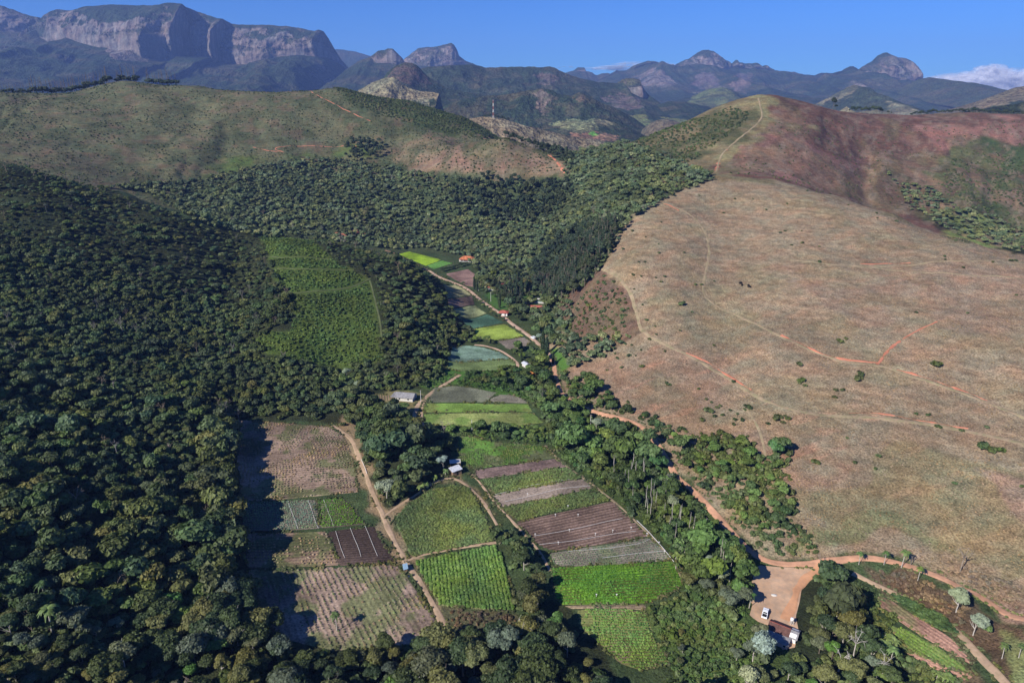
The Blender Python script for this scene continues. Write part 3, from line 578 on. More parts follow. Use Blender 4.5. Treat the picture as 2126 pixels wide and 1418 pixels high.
mountain("hill", "pale grass hill with dark gullies above the green ridge", [(720, 215), (745, 188), (765, 176), (785, 167), (800, 162), (818, 160), (826, 166), (835, 175), (850, 184), (870, 189), (890, 192), (912, 194), (905, 206), (915, 225), (925, 245)], 2500, 700, 500, nc=170, nr=70, spur=.06, wl=130, seed=280, rocky=0, base=(0.22, 0.195, 0.12),
         patches=[([(700, 250), (860, 206), (890, 215), (905, 205), (940, 240), (940, 260)], V_FOR, 0)])
mountain("hill", "steep wooded ridge across the middle distance", [(880, 255), (910, 226), (950, 208), (1000, 200), (1050, 198), (1085, 190), (1110, 187), (1128, 183), (1145, 188), (1162, 196), (1185, 200), (1203, 192), (1220, 198), (1245, 212), (1280, 226), (1310, 242), (1340, 262), (1350, 272), (1380, 290)],
         3000, 420, 600, nc=300, nr=90, spur=.2, wl=170, seed=290, rocky=.12,
         patches=[([(1108, 198), (1130, 188), (1150, 200), (1140, 220), (1125, 240), (1112, 225)], (0.14, 0.10, 0.075), .3), ([(1195, 205), (1205, 193), (1222, 205), (1210, 215)], (0.12, 0.09, 0.06), .1)])
mountain("hill", "pastures and scattered woods on the far valley floor", [(1060, 285), (1100, 262), (1150, 254), (1180, 246), (1230, 244), (1260, 250), (1300, 262), (1340, 282), (1380, 298)], 2500, 700, 400, nc=170, nr=60, spur=.12, wl=120, seed=300, rocky=0,
         patches=[([(1140, 262), (1160, 250), (1195, 248), (1238, 246), (1240, 262), (1225, 276), (1195, 277), (1170, 268)], (0.22, 0.23, 0.12), 0), ([(1245, 250), (1262, 250), (1280, 258), (1262, 264), (1248, 258)], (0.22, 0.19, 0.11), 0),
                  ([(1188, 280), (1225, 278), (1285, 280), (1286, 290), (1225, 292), (1195, 287)], (0.30, 0.17, 0.11), 0), ([(1228, 279), (1243, 279), (1246, 284), (1230, 284)], (0.10, 0.26, 0.04), 0)])
mountain("hill", "grass spur carrying the radio mast", [(940, 262), (965, 248), (1000, 243), (1024, 243), (1050, 249), (1085, 260), (1120, 268), (1160, 278), (1200, 287), (1250, 292), (1300, 305)], 1720, 420, 400, nc=190, nr=60, spur=.08, wl=90, seed=310, rocky=0, base=(0.19, 0.16, 0.105),
         patches=[([(1095, 266), (1140, 250), (1150, 262), (1195, 284), (1150, 276)], (0.10, 0.075, 0.06), 0)])
# ================================================================ ROADS AND PATHS
from math import radians as rad
def drape(px, step=2.5, ymin=None, smooth=2):
    P = np.array([unproj(u, v, ymin)[:2] for u, v in px])
    for _ in range(smooth):
        Q = [P[0]]
        for i in range(len(P) - 1): Q += [P[i] * .75 + P[i + 1] * .25, P[i] * .25 + P[i + 1] * .75]
        P = np.array(Q + [P[-1]])
    seg = np.r_[0, np.cumsum(np.hypot(*np.diff(P, axis=0).T))]
    n = max(3, int(seg[-1] / step)); s = np.linspace(0, seg[-1], n)
    return np.stack([np.interp(s, seg, P[:, 0]), np.interp(s, seg, P[:, 1])], 1)
def ribbon(name, label, px, width, mat, lift=0.12, ymin=None, ragged=0.3, cols=7, pale=None, smooth=2, seed=1, gap=False, rut=0.1):
    P = drape(px, 2.0, ymin, smooth); T = np.gradient(P, axis=0); T /= np.linalg.norm(T, axis=1)[:, None] + 1e-9
    Nn = np.stack([-T[:, 1], T[:, 0]], 1); n = len(P); L = np.arange(n)
    gp = sstep(fbm(L / 4.0, L * 0 + 3, seed + 5, 3), .40, .55) if gap else 1.0
    wl = width / 2 * gp * (1 + ragged * (fbm(L / 3.0, L * 0, seed) - .5) * 2); wr = width / 2 * gp * (1 + ragged * (fbm(L / 3.0, L * 0 + 9, seed + 1) - .5) * 2)
    rows = []
    for j in range(cols):
        q = j / (cols - 1) * 2 - 1; off = np.where(q < 0, q * wl, q * wr)
        xy = P + Nn * off[:, None]; z = H(xy[:, 0], xy[:, 1]) + lift
        if j in (0, cols - 1): z = z - lift - 0.25
        rt = -rut * (math.exp(-((abs(q) - .45) / .16) ** 2))
        rows.append(np.stack([xy[:, 0], xy[:, 1], z + rt], 1))
    co = np.stack(rows, 1).reshape(-1, 3)
    me = mesh_np(name, co, quads=gridq(n, cols), smooth=True)
    q = np.tile(np.abs(np.linspace(-1, 1, cols)), n); tr = np.exp(-((q - .45) / .22) ** 2)
    set_color(me, "Cover", np.stack([tr, q, q * 0], 1))
    o = link(name, me, mat); return tag(o, label=label, kind='structure')
def dirtmat(name, c_track, c_mid, c_edge):
    m, nt, b = nmat(name, 0.95, 0.05)
    at = nd(nt, "ShaderNodeVertexColor", layer_name="Cover"); sp = nd(nt, "ShaderNodeSeparateColor"); nt.links.new(at.outputs[0], sp.inputs[0])
    tc = nd(nt, "ShaderNodeTexCoord"); n1 = noise(nt, tc.outputs["Object"], 0.5, 4, .65); n2 = noise(nt, tc.outputs["Object"], 0.12, 4, .6)
    def mix(f, a, b2):
        x = nd(nt, "ShaderNodeMix"); x.data_type = 'RGBA'
        nt.links.new(f, x.inputs[0])
        for i, c in ((6, a), (7, b2)):
            if isinstance(c, tuple): x.inputs[i].default_value = (*c, 1)
            else: nt.links.new(c, x.inputs[i])
        return x.outputs[2]
    base = mix(mrange(nt, n1, .4, .6, 0, 1), c_mid, c_track)
    base = mix(mrange(nt, smath(nt, 'ADD', sp.outputs[1], smath(nt, 'MULTIPLY', smath(nt, 'SUBTRACT', n1, 0.5), 1.6)), .72, 1.0, 0, 1), base, c_edge)
    base = mix(smath(nt, 'MULTIPLY', sp.outputs[0], 0.6), base, c_track)
    nt.links.new(vmath(nt, 'SCALE', base, mrange(nt, n2, .3, .7, .75, 1.25)), b.inputs[0]); return m
M_ROAD = dirtmat("orange_dirt", (0.50, 0.27, 0.165), (0.37, 0.21, 0.13), (0.20, 0.155, 0.09))
M_PATH = dirtmat("pale_farm_path", (0.42, 0.29, 0.19), (0.30, 0.22, 0.13), (0.15, 0.15, 0.07))
M_GRASSTRACK = dirtmat("grassy_track", (0.31, 0.225, 0.145), (0.20, 0.19, 0.095), (0.235, 0.18, 0.12))
M_CUT = dirtmat("red_earth_cut", (0.48, 0.18, 0.105), (0.40, 0.165, 0.105), (0.24, 0.165, 0.115))
M_FARROAD = dirtmat("pinkish_farm_road", (0.50, 0.34, 0.24), (0.42, 0.29, 0.20), (0.24, 0.19, 0.11))
ROAD = [(800, 520), (826, 529), (860, 548), (890, 562), (908, 574), (930, 583), (955, 592), (975, 603), (990, 617), (1010, 632), (1030, 645), (1048, 660), (1070, 678), (1095, 694), (1112, 709), (1130, 724), (1142, 740),
        (1150, 758), (1153, 780), (1160, 803), (1170, 822), (1200, 841), (1240, 858), (1290, 868), (1330, 884), (1356, 910), (1376, 942), (1396, 977), (1430, 1010), (1470, 1053), (1510, 1095), (1545, 1135), (1575, 1158),
        (1620, 1172), (1680, 1171), (1720, 1164), (1780, 1157), (1830, 1160), (1880, 1172), (1930, 1190), (1980, 1211), (2040, 1241), (2126, 1286), (2250, 1355), (2400, 1440)]
ROADS = {}
def addroad(key, name, label, px, w, m, **k):
    ROADS[key] = (px, w, k.get('ymin')); return ribbon(name, label, px, w, m, **k)
addroad("main", "road", "orange dirt road running down the valley and round the pasture hill", ROAD, 3.5, M_ROAD, lift=0.18, ragged=.22, seed=3)
addroad("upper", "road", "pale stretch of dirt road beside the upper farm fields", ROAD[3:17], 4.2, M_FARROAD, lift=0.26, ragged=.2, seed=4)
M_ORANGE_EARTH = dirtmat("orange_earth", (0.56, 0.29, 0.155), (0.50, 0.27, 0.15), (0.46, 0.30, 0.19))
addroad("yard", "road", "short dirt drive from the road junction down to the farmyard", [(1712, 1166), (1692, 1185), (1672, 1205), (1655, 1225), (1652, 1240), (1645, 1255), (1638, 1272), (1630, 1288)], 4.0, M_ORANGE_EARTH, lift=0.32, ragged=.7, seed=5)
WEST = [(690, 884), (712, 895), (731, 915), (742, 940), (752, 965), (765, 1000), (782, 1040), (797, 1075), (812, 1110), (830, 1145), (846, 1172), (868, 1198), (888, 1232), (905, 1262), (918, 1290), (930, 1330)]
addroad("west", "path", "pale dirt track running between the stubble fields and the leafy fields", WEST, 2.9, M_PATH, lift=.14, ragged=.6, seed=6)
addroad("hut", "path", "dirt path climbing from the track fork to the white hut", [(797, 1073), (815, 1058), (842, 1040), (870, 1022), (905, 1000), (935, 990), (960, 1000), (985, 1020), (1010, 1050), (1032, 1090)], 1.7, M_PATH, ragged=.7, lift=.13, seed=7)
addroad("shed", "path", "dirt path from the grey roofed shed past the pale crop field", [(955, 778), (925, 797), (900, 812), (884, 826), (868, 838), (862, 858), (858, 872)], 3.4, M_PATH, lift=.14, seed=8)
addroad("shedtwo", "path", "narrow bare path along the left edge of the striped green field", [(884, 828), (877, 845), (874, 865), (880, 885)], 2.0, M_PATH, lift=.13, seed=9)
addroad("teal", "path", "curved pale path round the edge of the blue green field", [(985, 716), (1010, 718), (1038, 727), (1060, 740), (1078, 757), (1070, 768)], 2.6, M_FARROAD, lift=.14, seed=10)
addroad("edge", "path", "grey path along the right edge of the long furrowed fields", [(1132, 925), (1157, 951), (1178, 970), (1212, 993), (1250, 1020), (1300, 1062), (1347, 1108), (1378, 1140), (1400, 1168), (1415, 1200)], 1.3, M_GRASSTRACK, ragged=.8, lift=.13, seed=11)
addroad("lefted", "path", "red earth path beside the hedge of trees between the fields", [(980, 985), (1000, 1005), (1020, 1035), (1045, 1062), (1070, 1088), (1100, 1122), (1125, 1150), (1142, 1185)], 1.4, M_PATH, ragged=.7, lift=.13, seed=12)
addroad("mid", "path", "brown grass bank between the two leafy fields", [(846, 1162), (880, 1150), (930, 1141), (980, 1133), (1030, 1126)], 1.8, M_PATH, lift=.16, seed=13)
addroad("rb", "path", "pale track crossing the brown scrub at the lower right", [(1770, 1190), (1800, 1205), (1850, 1228), (1900, 1255), (1950, 1285), (1985, 1308), (2020, 1345), (2060, 1388), (2095, 1425), (2140, 1480)], 3.2, M_PATH, lift=.16, seed=14)
T1 = [(1390, 425), (1420, 437), (1445, 455), (1468, 485), (1474, 525), (1464, 570), (1458, 605), (1475, 628), (1520, 648), (1570, 672), (1620, 700), (1700, 737), (1780, 754), (1820, 758), (1880, 778), (1960, 802), (2040, 832), (2126, 868), (2300, 940)]
addroad("t1", "path", "faint grass track winding down the pasture hill to its right edge", T1, 2.4, M_GRASSTRACK, ragged=.6, lift=.12, ymin=200, seed=15)
T2 = [(1245, 558), (1285, 575), (1312, 612), (1322, 650), (1332, 692), (1380, 716), (1440, 742), (1500, 777), (1560, 817), (1620, 846), (1700, 862), (1800, 866), (1900, 876), (2000, 893), (2126, 922), (2300, 980)]
addroad("t2", "path", "long grass track crossing the lower pasture hill", T2, 2.8, M_GRASSTRACK, ragged=.6, lift=.12, ymin=200, seed=16)
T3 = [(1640, 540), (1700, 547), (1800, 554), (1900, 549), (2000, 545), (2126, 541), (2300, 541)]
addroad("t3", "path", "thin cattle track across the upper pasture hill", T3, 2.0, M_GRASSTRACK, lift=.14, ymin=300, seed=17)
addroad("t3b", "path", "second cattle track branching below the upper one", [(1780, 553), (1850, 560), (1950, 569), (2126, 580), (2300, 592)], 1.8, M_GRASSTRACK, lift=.14, ymin=300, seed=18)
addroad("t4", "path", "ridge path climbing from the saddle to the round summit", [(1487, 358), (1492, 335), (1502, 316), (1525, 296), (1548, 278), (1572, 258), (1584, 242), (1578, 222), (1574, 204)], 2.6, M_GRASSTRACK, lift=.3, ymin=672, seed=19)
addroad("t5", "path", "faint vertical grass line down the front of the pasture hill", [(1550, 850), (1572, 880), (1585, 920), (1590, 950)], 1.6, M_GRASSTRACK, lift=.12, ymin=200, seed=20)
M_LANE = dirtmat("overgrown_lane", (0.10, 0.11, 0.05), (0.07, 0.09, 0.036), (0.06, 0.08, 0.03))
addroad("ter1", "path", "upper terrace path across the plantation on the spur", [(552, 533), (600, 536), (650, 536), (692, 538)], 1.0, M_LANE, lift=.3, ymin=400, seed=21)
addroad("ter2", "path", "second terrace path across the plantation on the spur", [(570, 560), (630, 562), (690, 560), (735, 560)], 1.0, M_LANE, lift=.3, ymin=400, seed=22)
addroad("ter3", "path", "curved track between the upper and lower plantation", [(598, 612), (650, 606), (700, 602), (745, 592), (770, 578)], 1.4, M_LANE, lift=.3, ymin=400, seed=23)
addroad("ter4", "path", "narrow lane down the right side of the plantation", [(768, 582), (776, 610), (783, 640), (790, 670), (793, 700)], 1.8, M_LANE, lift=.2, ymin=350, seed=24)
# red cuts above the tracks: short ragged banks of bare earth
def cut(label, px, w, seed, ymin=200): ribbon("bank", label, px, w, M_CUT, lift=.22, ymin=ymin, ragged=.95, seed=seed, rut=0, gap=True)
cut("bright red earth bank above the middle of the winding track", [(1622, 696), (1650, 708), (1690, 728), (1720, 740), (1770, 748), (1800, 752), (1822, 753)], 2.6, 31)
cut("red earth bank where the gully meets the winding track", [(1822, 757), (1835, 738), (1845, 725), (1860, 714), (1868, 708)], 1.9, 32)
cut("red earth bank right of the gully along the winding track", [(1862, 768), (1900, 778), (1940, 790), (1975, 803), (2010, 815), (2050, 832)], 2.4, 33)
cut("red earth streak above the lower grass track", [(1762, 858), (1800, 857), (1840, 860), (1880, 868), (1950, 880), (2010, 890)], 1.6, 34)
cut("red earth streak on the thin upper cattle track", [(1785, 548), (1820, 549), (1860, 547), (1890, 546)], 2.2, 35)
cut("red earth scar at the top left of the pasture hill", [(1378, 424), (1395, 428), (1410, 438)], 2.2, 36)
cut("pinkish bare strip above the left part of the lower track", [(1425, 733), (1470, 750), (1520, 785), (1560, 810)], 1.6, 37)
cut("red washed out gully climbing right of the track junction", [(1868, 708), (1890, 695), (1915, 682), (1945, 668)], 1.2, 38)
cut("orange foot of the ridge path in the saddle", [(1486, 356), (1490, 338), (1498, 322), (1510, 310)], 4.5, 39, 672)
cut("red scar in the forest beyond the leafy plantation", [(704, 487), (720, 478), (745, 480), (757, 487)], 14, 40, 640)
cut("zigzag dirt track on the lower green ridge", [(525, 306), (545, 311), (575, 316), (600, 318), (560, 310), (620, 303), (690, 305), (740, 304)], 1.8, 41, 700)
cut("short dirt road at the right foot of the brown knoll", [(1140, 322), (1155, 335), (1166, 348), (1174, 362)], 5, 42, 800)
cut("brown track climbing over the crest of the green ridge", [(640, 188), (655, 198), (690, 215), (730, 235), (770, 252)], 2.0, 43, 900)
# farmyard
YARD = [(1566, 1180), (1578, 1174), (1620, 1178), (1660, 1182), (1690, 1178), (1680, 1205), (1664, 1225), (1660, 1250), (1652, 1280), (1658, 1310), (1650, 1345), (1625, 1350), (1606, 1325), (1598, 1300), (1575, 1292), (1556, 1278), (1562, 1255), (1550, 1235), (1562, 1205)]
def sheet(name, label, px, mat, lift=.1, res=1.5, kind='structure', rgb=(0.5, .5, .5)):
    P = np.array([unproj(u, v)[:2] for u, v in px]); x0, y0 = P.min(0); x1, y1 = P.max(0)
    ys = np.arange(y0, y1 + res, res); rows = []
    nc = max(4, int((x1 - x0) / res))
    for y in np.linspace(y0 + .05, y1 - .05, max(3, int((y1 - y0) / res))):
        xs = []
        for i in range(len(P)):
            (ax, ay), (bx, by) = P[i], P[i - 1]
            if (ay > y) != (by > y): xs.append(ax + (bx - ax) * (y - ay) / (by - ay))
        xx_ = np.linspace(min(xs), max(xs), nc); rows.append(np.stack([xx_, np.full(nc, y), H(xx_, y) + lift], 1))
    co = np.concatenate(rows); me = mesh_np(name, co, quads=gridq(len(rows), nc), smooth=True)
    e = np.abs(np.linspace(-1, 1, nc)); e = np.tile(e, len(rows)); set_color(me, "Cover", np.stack([e * 0 + .3, e ** 3 * .6, e * 0], 1))
    return tag(link(name, me, mat), label=label, kind=kind), P
M_YARD = dirtmat("sandy_yard", (0.50, 0.32, 0.20), (0.40, 0.28, 0.19), (0.28, 0.20, 0.13))
sheet("yard", "bare sandy farmyard beside the house at the road junction", YARD, M_YARD, .22, 1.0)
# ================================================================ FIELDS
FIELDS = []
def fieldmat(name, soil, ridge, spots=None):
    m, nt, b = nmat(name, 0.95, 0.05)
    at = nd(nt, "ShaderNodeVertexColor", layer_name="Cover")
    tc = nd(nt, "ShaderNodeTexCoord"); p = tc.outputs["Object"]
    n1 = noise(nt, p, 1.1, 4, .7); n2 = noise(nt, p, 0.12, 4, .6)
    col = vmath(nt, 'SCALE', at.outputs[0], smath(nt, 'MULTIPLY', mrange(nt, n1, .3, .7, .5, 1.5), mrange(nt, n2, .3, .7, .82, 1.18)))
    nt.links.new(col, b.inputs[0])
    bp = nd(nt, "ShaderNodeBump"); bp.inputs["Distance"].default_value = .25; nt.links.new(n1, bp.inputs["Height"]); nt.links.new(bp.outputs[0], b.inputs["Normal"])
    return m
M_FIELD = fieldmat("tilled_soil", None, None)
def field(label, px, e, soil, top, pitch=1.6, amp=0.14, green=None, gmask=0.0, plants=None, pden=0.8, psize=0.5, patch=0.0, lift=.2, jit=1.3):
    """tilled plot: rows run along the edge e=(i,j) of the outline; soil between, top colour on the ridges"""
    P = np.array([unproj(u, v)[:2] for u, v in px]); d = P[e[1]] - P[e[0]]; d /= np.linalg.norm(d); n = np.array([-d[1], d[0]])
    s = P @ d; t = P @ n; t0, t1 = t.min(), t.max(); K = max(6, int((t1 - t0) / (pitch / 4))); rows = []; MC = max(8, min(90, int((s.max() - s.min()) / 1.5))); meta = []
    for k in range(K + 1):
        tt = t0 + (t1 - t0) * (k + .001) / (K + .002); xs = []
        for i in range(len(P)):
            a_, b_ = t[i], t[i - 1]
            if (a_ > tt) != (b_ > tt): xs.append(s[i] + (s[i - 1] - s[i]) * (tt - a_) / (b_ - a_))
        if len(xs) < 2: xs = [s[np.argmin(abs(t - tt))]] * 2
        lo_, hi_ = min(xs), max(xs); lo_ += (fbm(np.array([k / 7.]), np.array([1.]), 3)[0] - .5) * jit * 2; hi_ += (fbm(np.array([k / 7.]), np.array([5.]), 3)[0] - .5) * jit * 2
        ss = np.linspace(lo_, max(hi_, lo_ + .01), MC); wob = .5 * (fbm(ss / 18, ss * 0 + .5, 7) - .5)
        xy = ss[:, None] * d + (tt + 0 * ss)[:, None] * n
        ph = np.cos((tt + wob) / pitch * 2 * math.pi)
        edge = 1.0 if 0 < k < K else 0
        z = H(xy[:, 0], xy[:, 1]) + (lift + amp * ph) * edge - .15 * (1 - edge)
        z[0] -= lift * .9 ; z[-1] -= lift * .9
        rows.append(np.stack([xy[:, 0], xy[:, 1], z], 1)); meta.append(np.stack([ph * .5 + .5, ss * 0 + tt], 1))
    co = np.concatenate(rows); mt = np.concatenate(meta)
    me = mesh_np("crop_field", co, quads=gridq(K + 1, MC), smooth=False)
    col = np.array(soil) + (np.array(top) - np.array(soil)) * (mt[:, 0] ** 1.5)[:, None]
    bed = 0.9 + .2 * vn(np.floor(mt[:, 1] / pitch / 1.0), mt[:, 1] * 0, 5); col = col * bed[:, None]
    if green is not None:
        g = sstep(fbm(co[:, 0] / 9, co[:, 1] / 9, 77, 4), .62 - gmask * .3, .72 - gmask * .3)
        col = col + (np.array(green) - col) * (g * .8)[:, None]
    big = fbm(co[:, 0] / 14, co[:, 1] / 14, 79, 4); col = col * (0.72 + .56 * sstep(big, .3, .7))[:, None]
    set_color(me, "Cover", col)
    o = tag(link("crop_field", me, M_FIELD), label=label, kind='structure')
    FIELDS.append(P)
    pts = []
    if plants:
        for k in range(int((t1 - t0) / pitch) + 1):
            tt = (math.floor(t0 / pitch) + k + 1) * pitch; xs = []
            if tt > t1 - .3: break
            for i in range(len(P)):
                a_, b_ = t[i], t[i - 1]
                if (a_ > tt) != (b_ > tt): xs.append(s[i] + (s[i - 1] - s[i]) * (tt - a_) / (b_ - a_))
            if len(xs) < 2: continue
            ss = np.arange(min(xs) + .5, max(xs) - .5, pden)
            if not len(ss): continue
            ss = ss + rng.uniform(-.25, .25, len(ss)) * pden; wob = .5 * (fbm(ss / 18, ss * 0 + .5, 7) - .5)
            xy = ss[:, None] * d + (tt - wob + rng.normal(0, .1, len(ss)))[:, None] * n
            if patch:
                q = fbm(xy[:, 0] / 8, xy[:, 1] / 8, 78, 3); xy = xy[(q > patch) | (rng.random(len(q)) < .15)]
            pts.append(xy)
        if pts:
            xy = np.concatenate(pts); pl = np.stack([xy[:, 0], xy[:, 1], H(xy[:, 0], xy[:, 1]) + lift + amp - .05], 1)
            PLANTS.append((plants, pl, psize, label))
    return o
PLANTS = []
SD, SB, SG = (0.115, 0.075, 0.06), (0.20, 0.135, 0.105), (0.24, 0.19, 0.15)
field("large stubble field of dry maize in the left corner under the forest", [(498, 872), (522, 875), (600, 879), (686, 886), (706, 900), (720, 920), (735, 959), (743, 1022), (660, 1030), (568, 1036), (500, 1036), (492, 950)], (7, 10), (0.20, 0.14, 0.10), (0.28, 0.20, 0.145), 2.0, .06, (0.10, 0.115, 0.045), .35, 'dry', 1.4, .55, .40)
field("grey green cabbage field beside the shadow of the forest", [(500, 1041), (578, 1041), (657, 1038), (663, 1097), (600, 1101), (505, 1103)], (0, 2), (0.13, 0.105, 0.085), (0.17, 0.15, 0.11), 1.3, .1, None, 0, 'cabbage', .9, .46)
field("small bright green vegetable plot with pale pipes across it", [(660, 1038), (711, 1034), (730, 1050), (746, 1070), (760, 1089), (700, 1094), (667, 1097)], (0, 1), (0.11, 0.095, 0.065), (0.12, 0.11, 0.07), 1.3, .1, None, 0, 'lettuce', .8, .46)
field("freshly tilled dark brown plot crossed by three white pipes", [(681, 1104), (775, 1093), (797, 1128), (820, 1165), (760, 1171), (705, 1175)], (5, 3), (0.060, 0.042, 0.034), (0.088, 0.062, 0.050), 1.4, .10)
field("weedy brown plot left of the dark tilled plot", [(505, 1107), (600, 1105), (679, 1104), (702, 1174), (640, 1176), (515, 1178)], (0, 2), (0.17, 0.115, 0.08), (0.22, 0.155, 0.105), 1.8, .1, (0.09, 0.11, 0.04), .5, 'dry', 1.5, .5, .5)
field("pinkish stubble field with green sprouts near the bottom left", [(512, 1182), (600, 1182), (705, 1179), (822, 1170), (850, 1205), (890, 1262), (926, 1330), (800, 1345), (700, 1350), (600, 1330), (545, 1290)], (3, 6), (0.235, 0.17, 0.125), (0.29, 0.21, 0.16), 1.9, .06, (0.11, 0.13, 0.05), .5, 'sprout', .9, .42, .5)
field("leafy green field below the white hut", [(818, 1078), (850, 1046), (886, 1022), (943, 1008), (975, 1012), (1008, 1070), (1026, 1122), (940, 1138), (853, 1155)], (8, 6), (0.15, 0.14, 0.08), (0.15, 0.15, 0.085), 1.15, .08, None, 0, 'leafy', .62, .62)
field("bright green row crop south of the brown bank", [(862, 1166), (940, 1150), (1030, 1133), (1045, 1170), (1058, 1205), (1070, 1270), (990, 1264), (914, 1257), (880, 1205)], (3, 5), (0.15, 0.15, 0.07), (0.13, 0.15, 0.06), 1.35, .1, None, 0, 'leafybright', .5, .82)
field("green meadow plot at the top of the right hand strip of fields", [(950, 905), (985, 908), (1027, 918), (1075, 922), (1130, 927), (1155, 950), (1070, 962), (983, 974), (955, 958)], (7, 5), (0.115, 0.12, 0.06), (0.13, 0.15, 0.06), 1.3, .06, (0.09, 0.20, 0.03), .35, 'leafy', 1.0, .5, .42)
field("purple brown tilled strip just right of the white hut", [(982, 977), (1070, 964), (1158, 952), (1176, 969), (1085, 982), (993, 995)], (0, 2), (0.13, 0.088, 0.075), (0.19, 0.135, 0.115), 1.3, .1)
field("narrow green strip between two brown tilled strips", [(993, 997), (1085, 984), (1177, 971), (1210, 992), (1120, 1010), (1028, 1027)], (0, 2), (0.12, 0.10, 0.06), (0.13, 0.11, 0.065), 1.2, .08, None, 0, 'leafy', .62, .6)
field("pale tan strip with two white irrigation pipes", [(1021, 1029), (1115, 1010), (1212, 994), (1232, 1013), (1140, 1034), (1043, 1053)], (0, 2), (0.225, 0.175, 0.135), (0.27, 0.215, 0.165), 1.1, .06)
field("green strip above the big furrowed field", [(1044, 1055), (1140, 1036), (1234, 1015), (1270, 1038), (1170, 1060), (1071, 1081)], (0, 2), (0.11, 0.10, 0.055), (0.12, 0.11, 0.06), 1.2, .08, None, 0, 'leafy', .62, .6)
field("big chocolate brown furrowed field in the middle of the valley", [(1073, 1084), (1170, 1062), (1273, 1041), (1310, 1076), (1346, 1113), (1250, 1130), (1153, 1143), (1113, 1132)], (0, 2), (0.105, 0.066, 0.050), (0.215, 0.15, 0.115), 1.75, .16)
field("grey green seedling field below the big furrowed field", [(1138, 1149), (1245, 1133), (1347, 1116), (1376, 1140), (1396, 1163), (1270, 1172), (1153, 1177)], (0, 2), (0.185, 0.16, 0.125), (0.215, 0.19, 0.14), 1.25, .08, (0.13, 0.15, 0.07), .2, 'cabbage', 1.0, .36)
field("bright green striped lettuce field near the bottom", [(1146, 1180), (1270, 1174), (1397, 1166), (1409, 1190), (1418, 1215), (1380, 1238), (1343, 1252), (1250, 1254), (1170, 1255), (1152, 1240)], (0, 2), (0.10, 0.12, 0.03), (0.11, 0.15, 0.03), 1.4, .08, (0.11, 0.25, 0.02), .4, 'lettuce', .55, .5)
field("thin tan earth strip between two green plots near the bottom", [(1172, 1257), (1240, 1256), (1340, 1254), (1338, 1266), (1240, 1262), (1190, 1264)], (0, 2), (0.22, 0.165, 0.10), (0.33, 0.25, 0.16), 1.2, .12)
field("green sloping plot at the bottom of the right hand fields", [(1200, 1267), (1240, 1265), (1338, 1269), (1350, 1300), (1362, 1330), (1392, 1378), (1330, 1392), (1290, 1376), (1235, 1330), (1205, 1300)], (0, 2), (0.135, 0.135, 0.05), (0.14, 0.16, 0.05), 1.2, .08, (0.22, 0.17, 0.10), .1, 'leafybright', .75, .5, .36)
field("grey green plot at the top of the middle fields", [(888, 826), (900, 806), (940, 801), (985, 806), (1030, 815), (1020, 824), (1008, 835), (940, 835), (886, 835)], (8, 6), (0.13, 0.135, 0.09), (0.155, 0.16, 0.105), 1.6, .08, (0.18, 0.15, 0.11), .2)
field("small grey triangular plot pointing into the middle fields", [(1011, 834), (1036, 819), (1060, 820), (1082, 826), (1095, 837), (1050, 836)], (0, 4), (0.15, 0.14, 0.10), (0.175, 0.155, 0.115), 1.6, .08)
field("bright green plot in the middle fields", [(883, 837), (950, 837), (1015, 839), (1097, 839), (1104, 855), (1000, 854), (879, 856)], (6, 4), (0.13, 0.21, 0.04), (0.16, 0.25, 0.055), 1.6, .06, (0.15, 0.17, 0.05), .2)
field("yellow green striped plot at the bottom of the middle fields", [(878, 860), (1000, 857), (1105, 858), (1118, 868), (1128, 877), (1080, 884), (1035, 886), (950, 884), (882, 878)], (0, 2), (0.17, 0.20, 0.06), (0.24, 0.27, 0.09), 2.2, .08, (0.11, 0.18, 0.04), .3)
field("blue green cabbage field with a curved top edge", [(930, 747), (938, 721), (960, 718), (985, 719), (1010, 723), (1036, 731), (1060, 745), (1000, 748)], (0, 6), (0.11, 0.17, 0.12), (0.17, 0.24, 0.18), 1.8, .1, (0.07, 0.12, 0.07), .15)
field("dark green plot directly below the blue green cabbages", [(929, 750), (1000, 750), (1061, 747), (1073, 757), (1035, 768), (990, 771), (948, 770), (927, 762)], (0, 2), (0.10, 0.14, 0.05), (0.14, 0.18, 0.07), 1.8, .1)
field("grey tan fallow plot beside the parked van", [(1031, 709), (1088, 700), (1101, 710), (1090, 720), (1070, 728), (1050, 722)], (0, 1), (0.20, 0.165, 0.13), (0.235, 0.195, 0.15), 2, .06)
field("lime green plot beside the road", [(984, 683), (1050, 673), (1087, 698), (1029, 708), (986, 699)], (0, 1), (0.22, 0.29, 0.05), (0.25, 0.32, 0.065), 2, .05)
field("dark blue green plot above the lime green one", [(954, 662), (1012, 652), (1046, 670), (982, 682)], (0, 1), (0.05, 0.105, 0.065), (0.08, 0.15, 0.10), 2, .1)
field("pale green plot in the upper strip of fields", [(935, 643), (986, 634), (1010, 651), (953, 661)], (0, 1), (0.21, 0.23, 0.11), (0.24, 0.26, 0.12), 2, .05)
field("brown tilled plot in the upper strip of fields", [(929, 622), (980, 613), (985, 633), (933, 642)], (0, 1), (0.16, 0.105, 0.085), (0.19, 0.13, 0.10), 2, .1)
field("tan green plot at the forest shadow in the upper strip", [(921, 592), (945, 591), (962, 600), (978, 610), (979, 612), (928, 620)], (5, 4), (0.25, 0.24, 0.12), (0.28, 0.26, 0.13), 2, .05)
field("fan shaped pinkish tilled plot below the dark tree row", [(925, 569), (948, 564), (972, 559), (985, 568), (983, 596), (965, 592), (950, 584)], (0, 2), (0.19, 0.115, 0.095), (0.235, 0.155, 0.125), 2.2, .12)
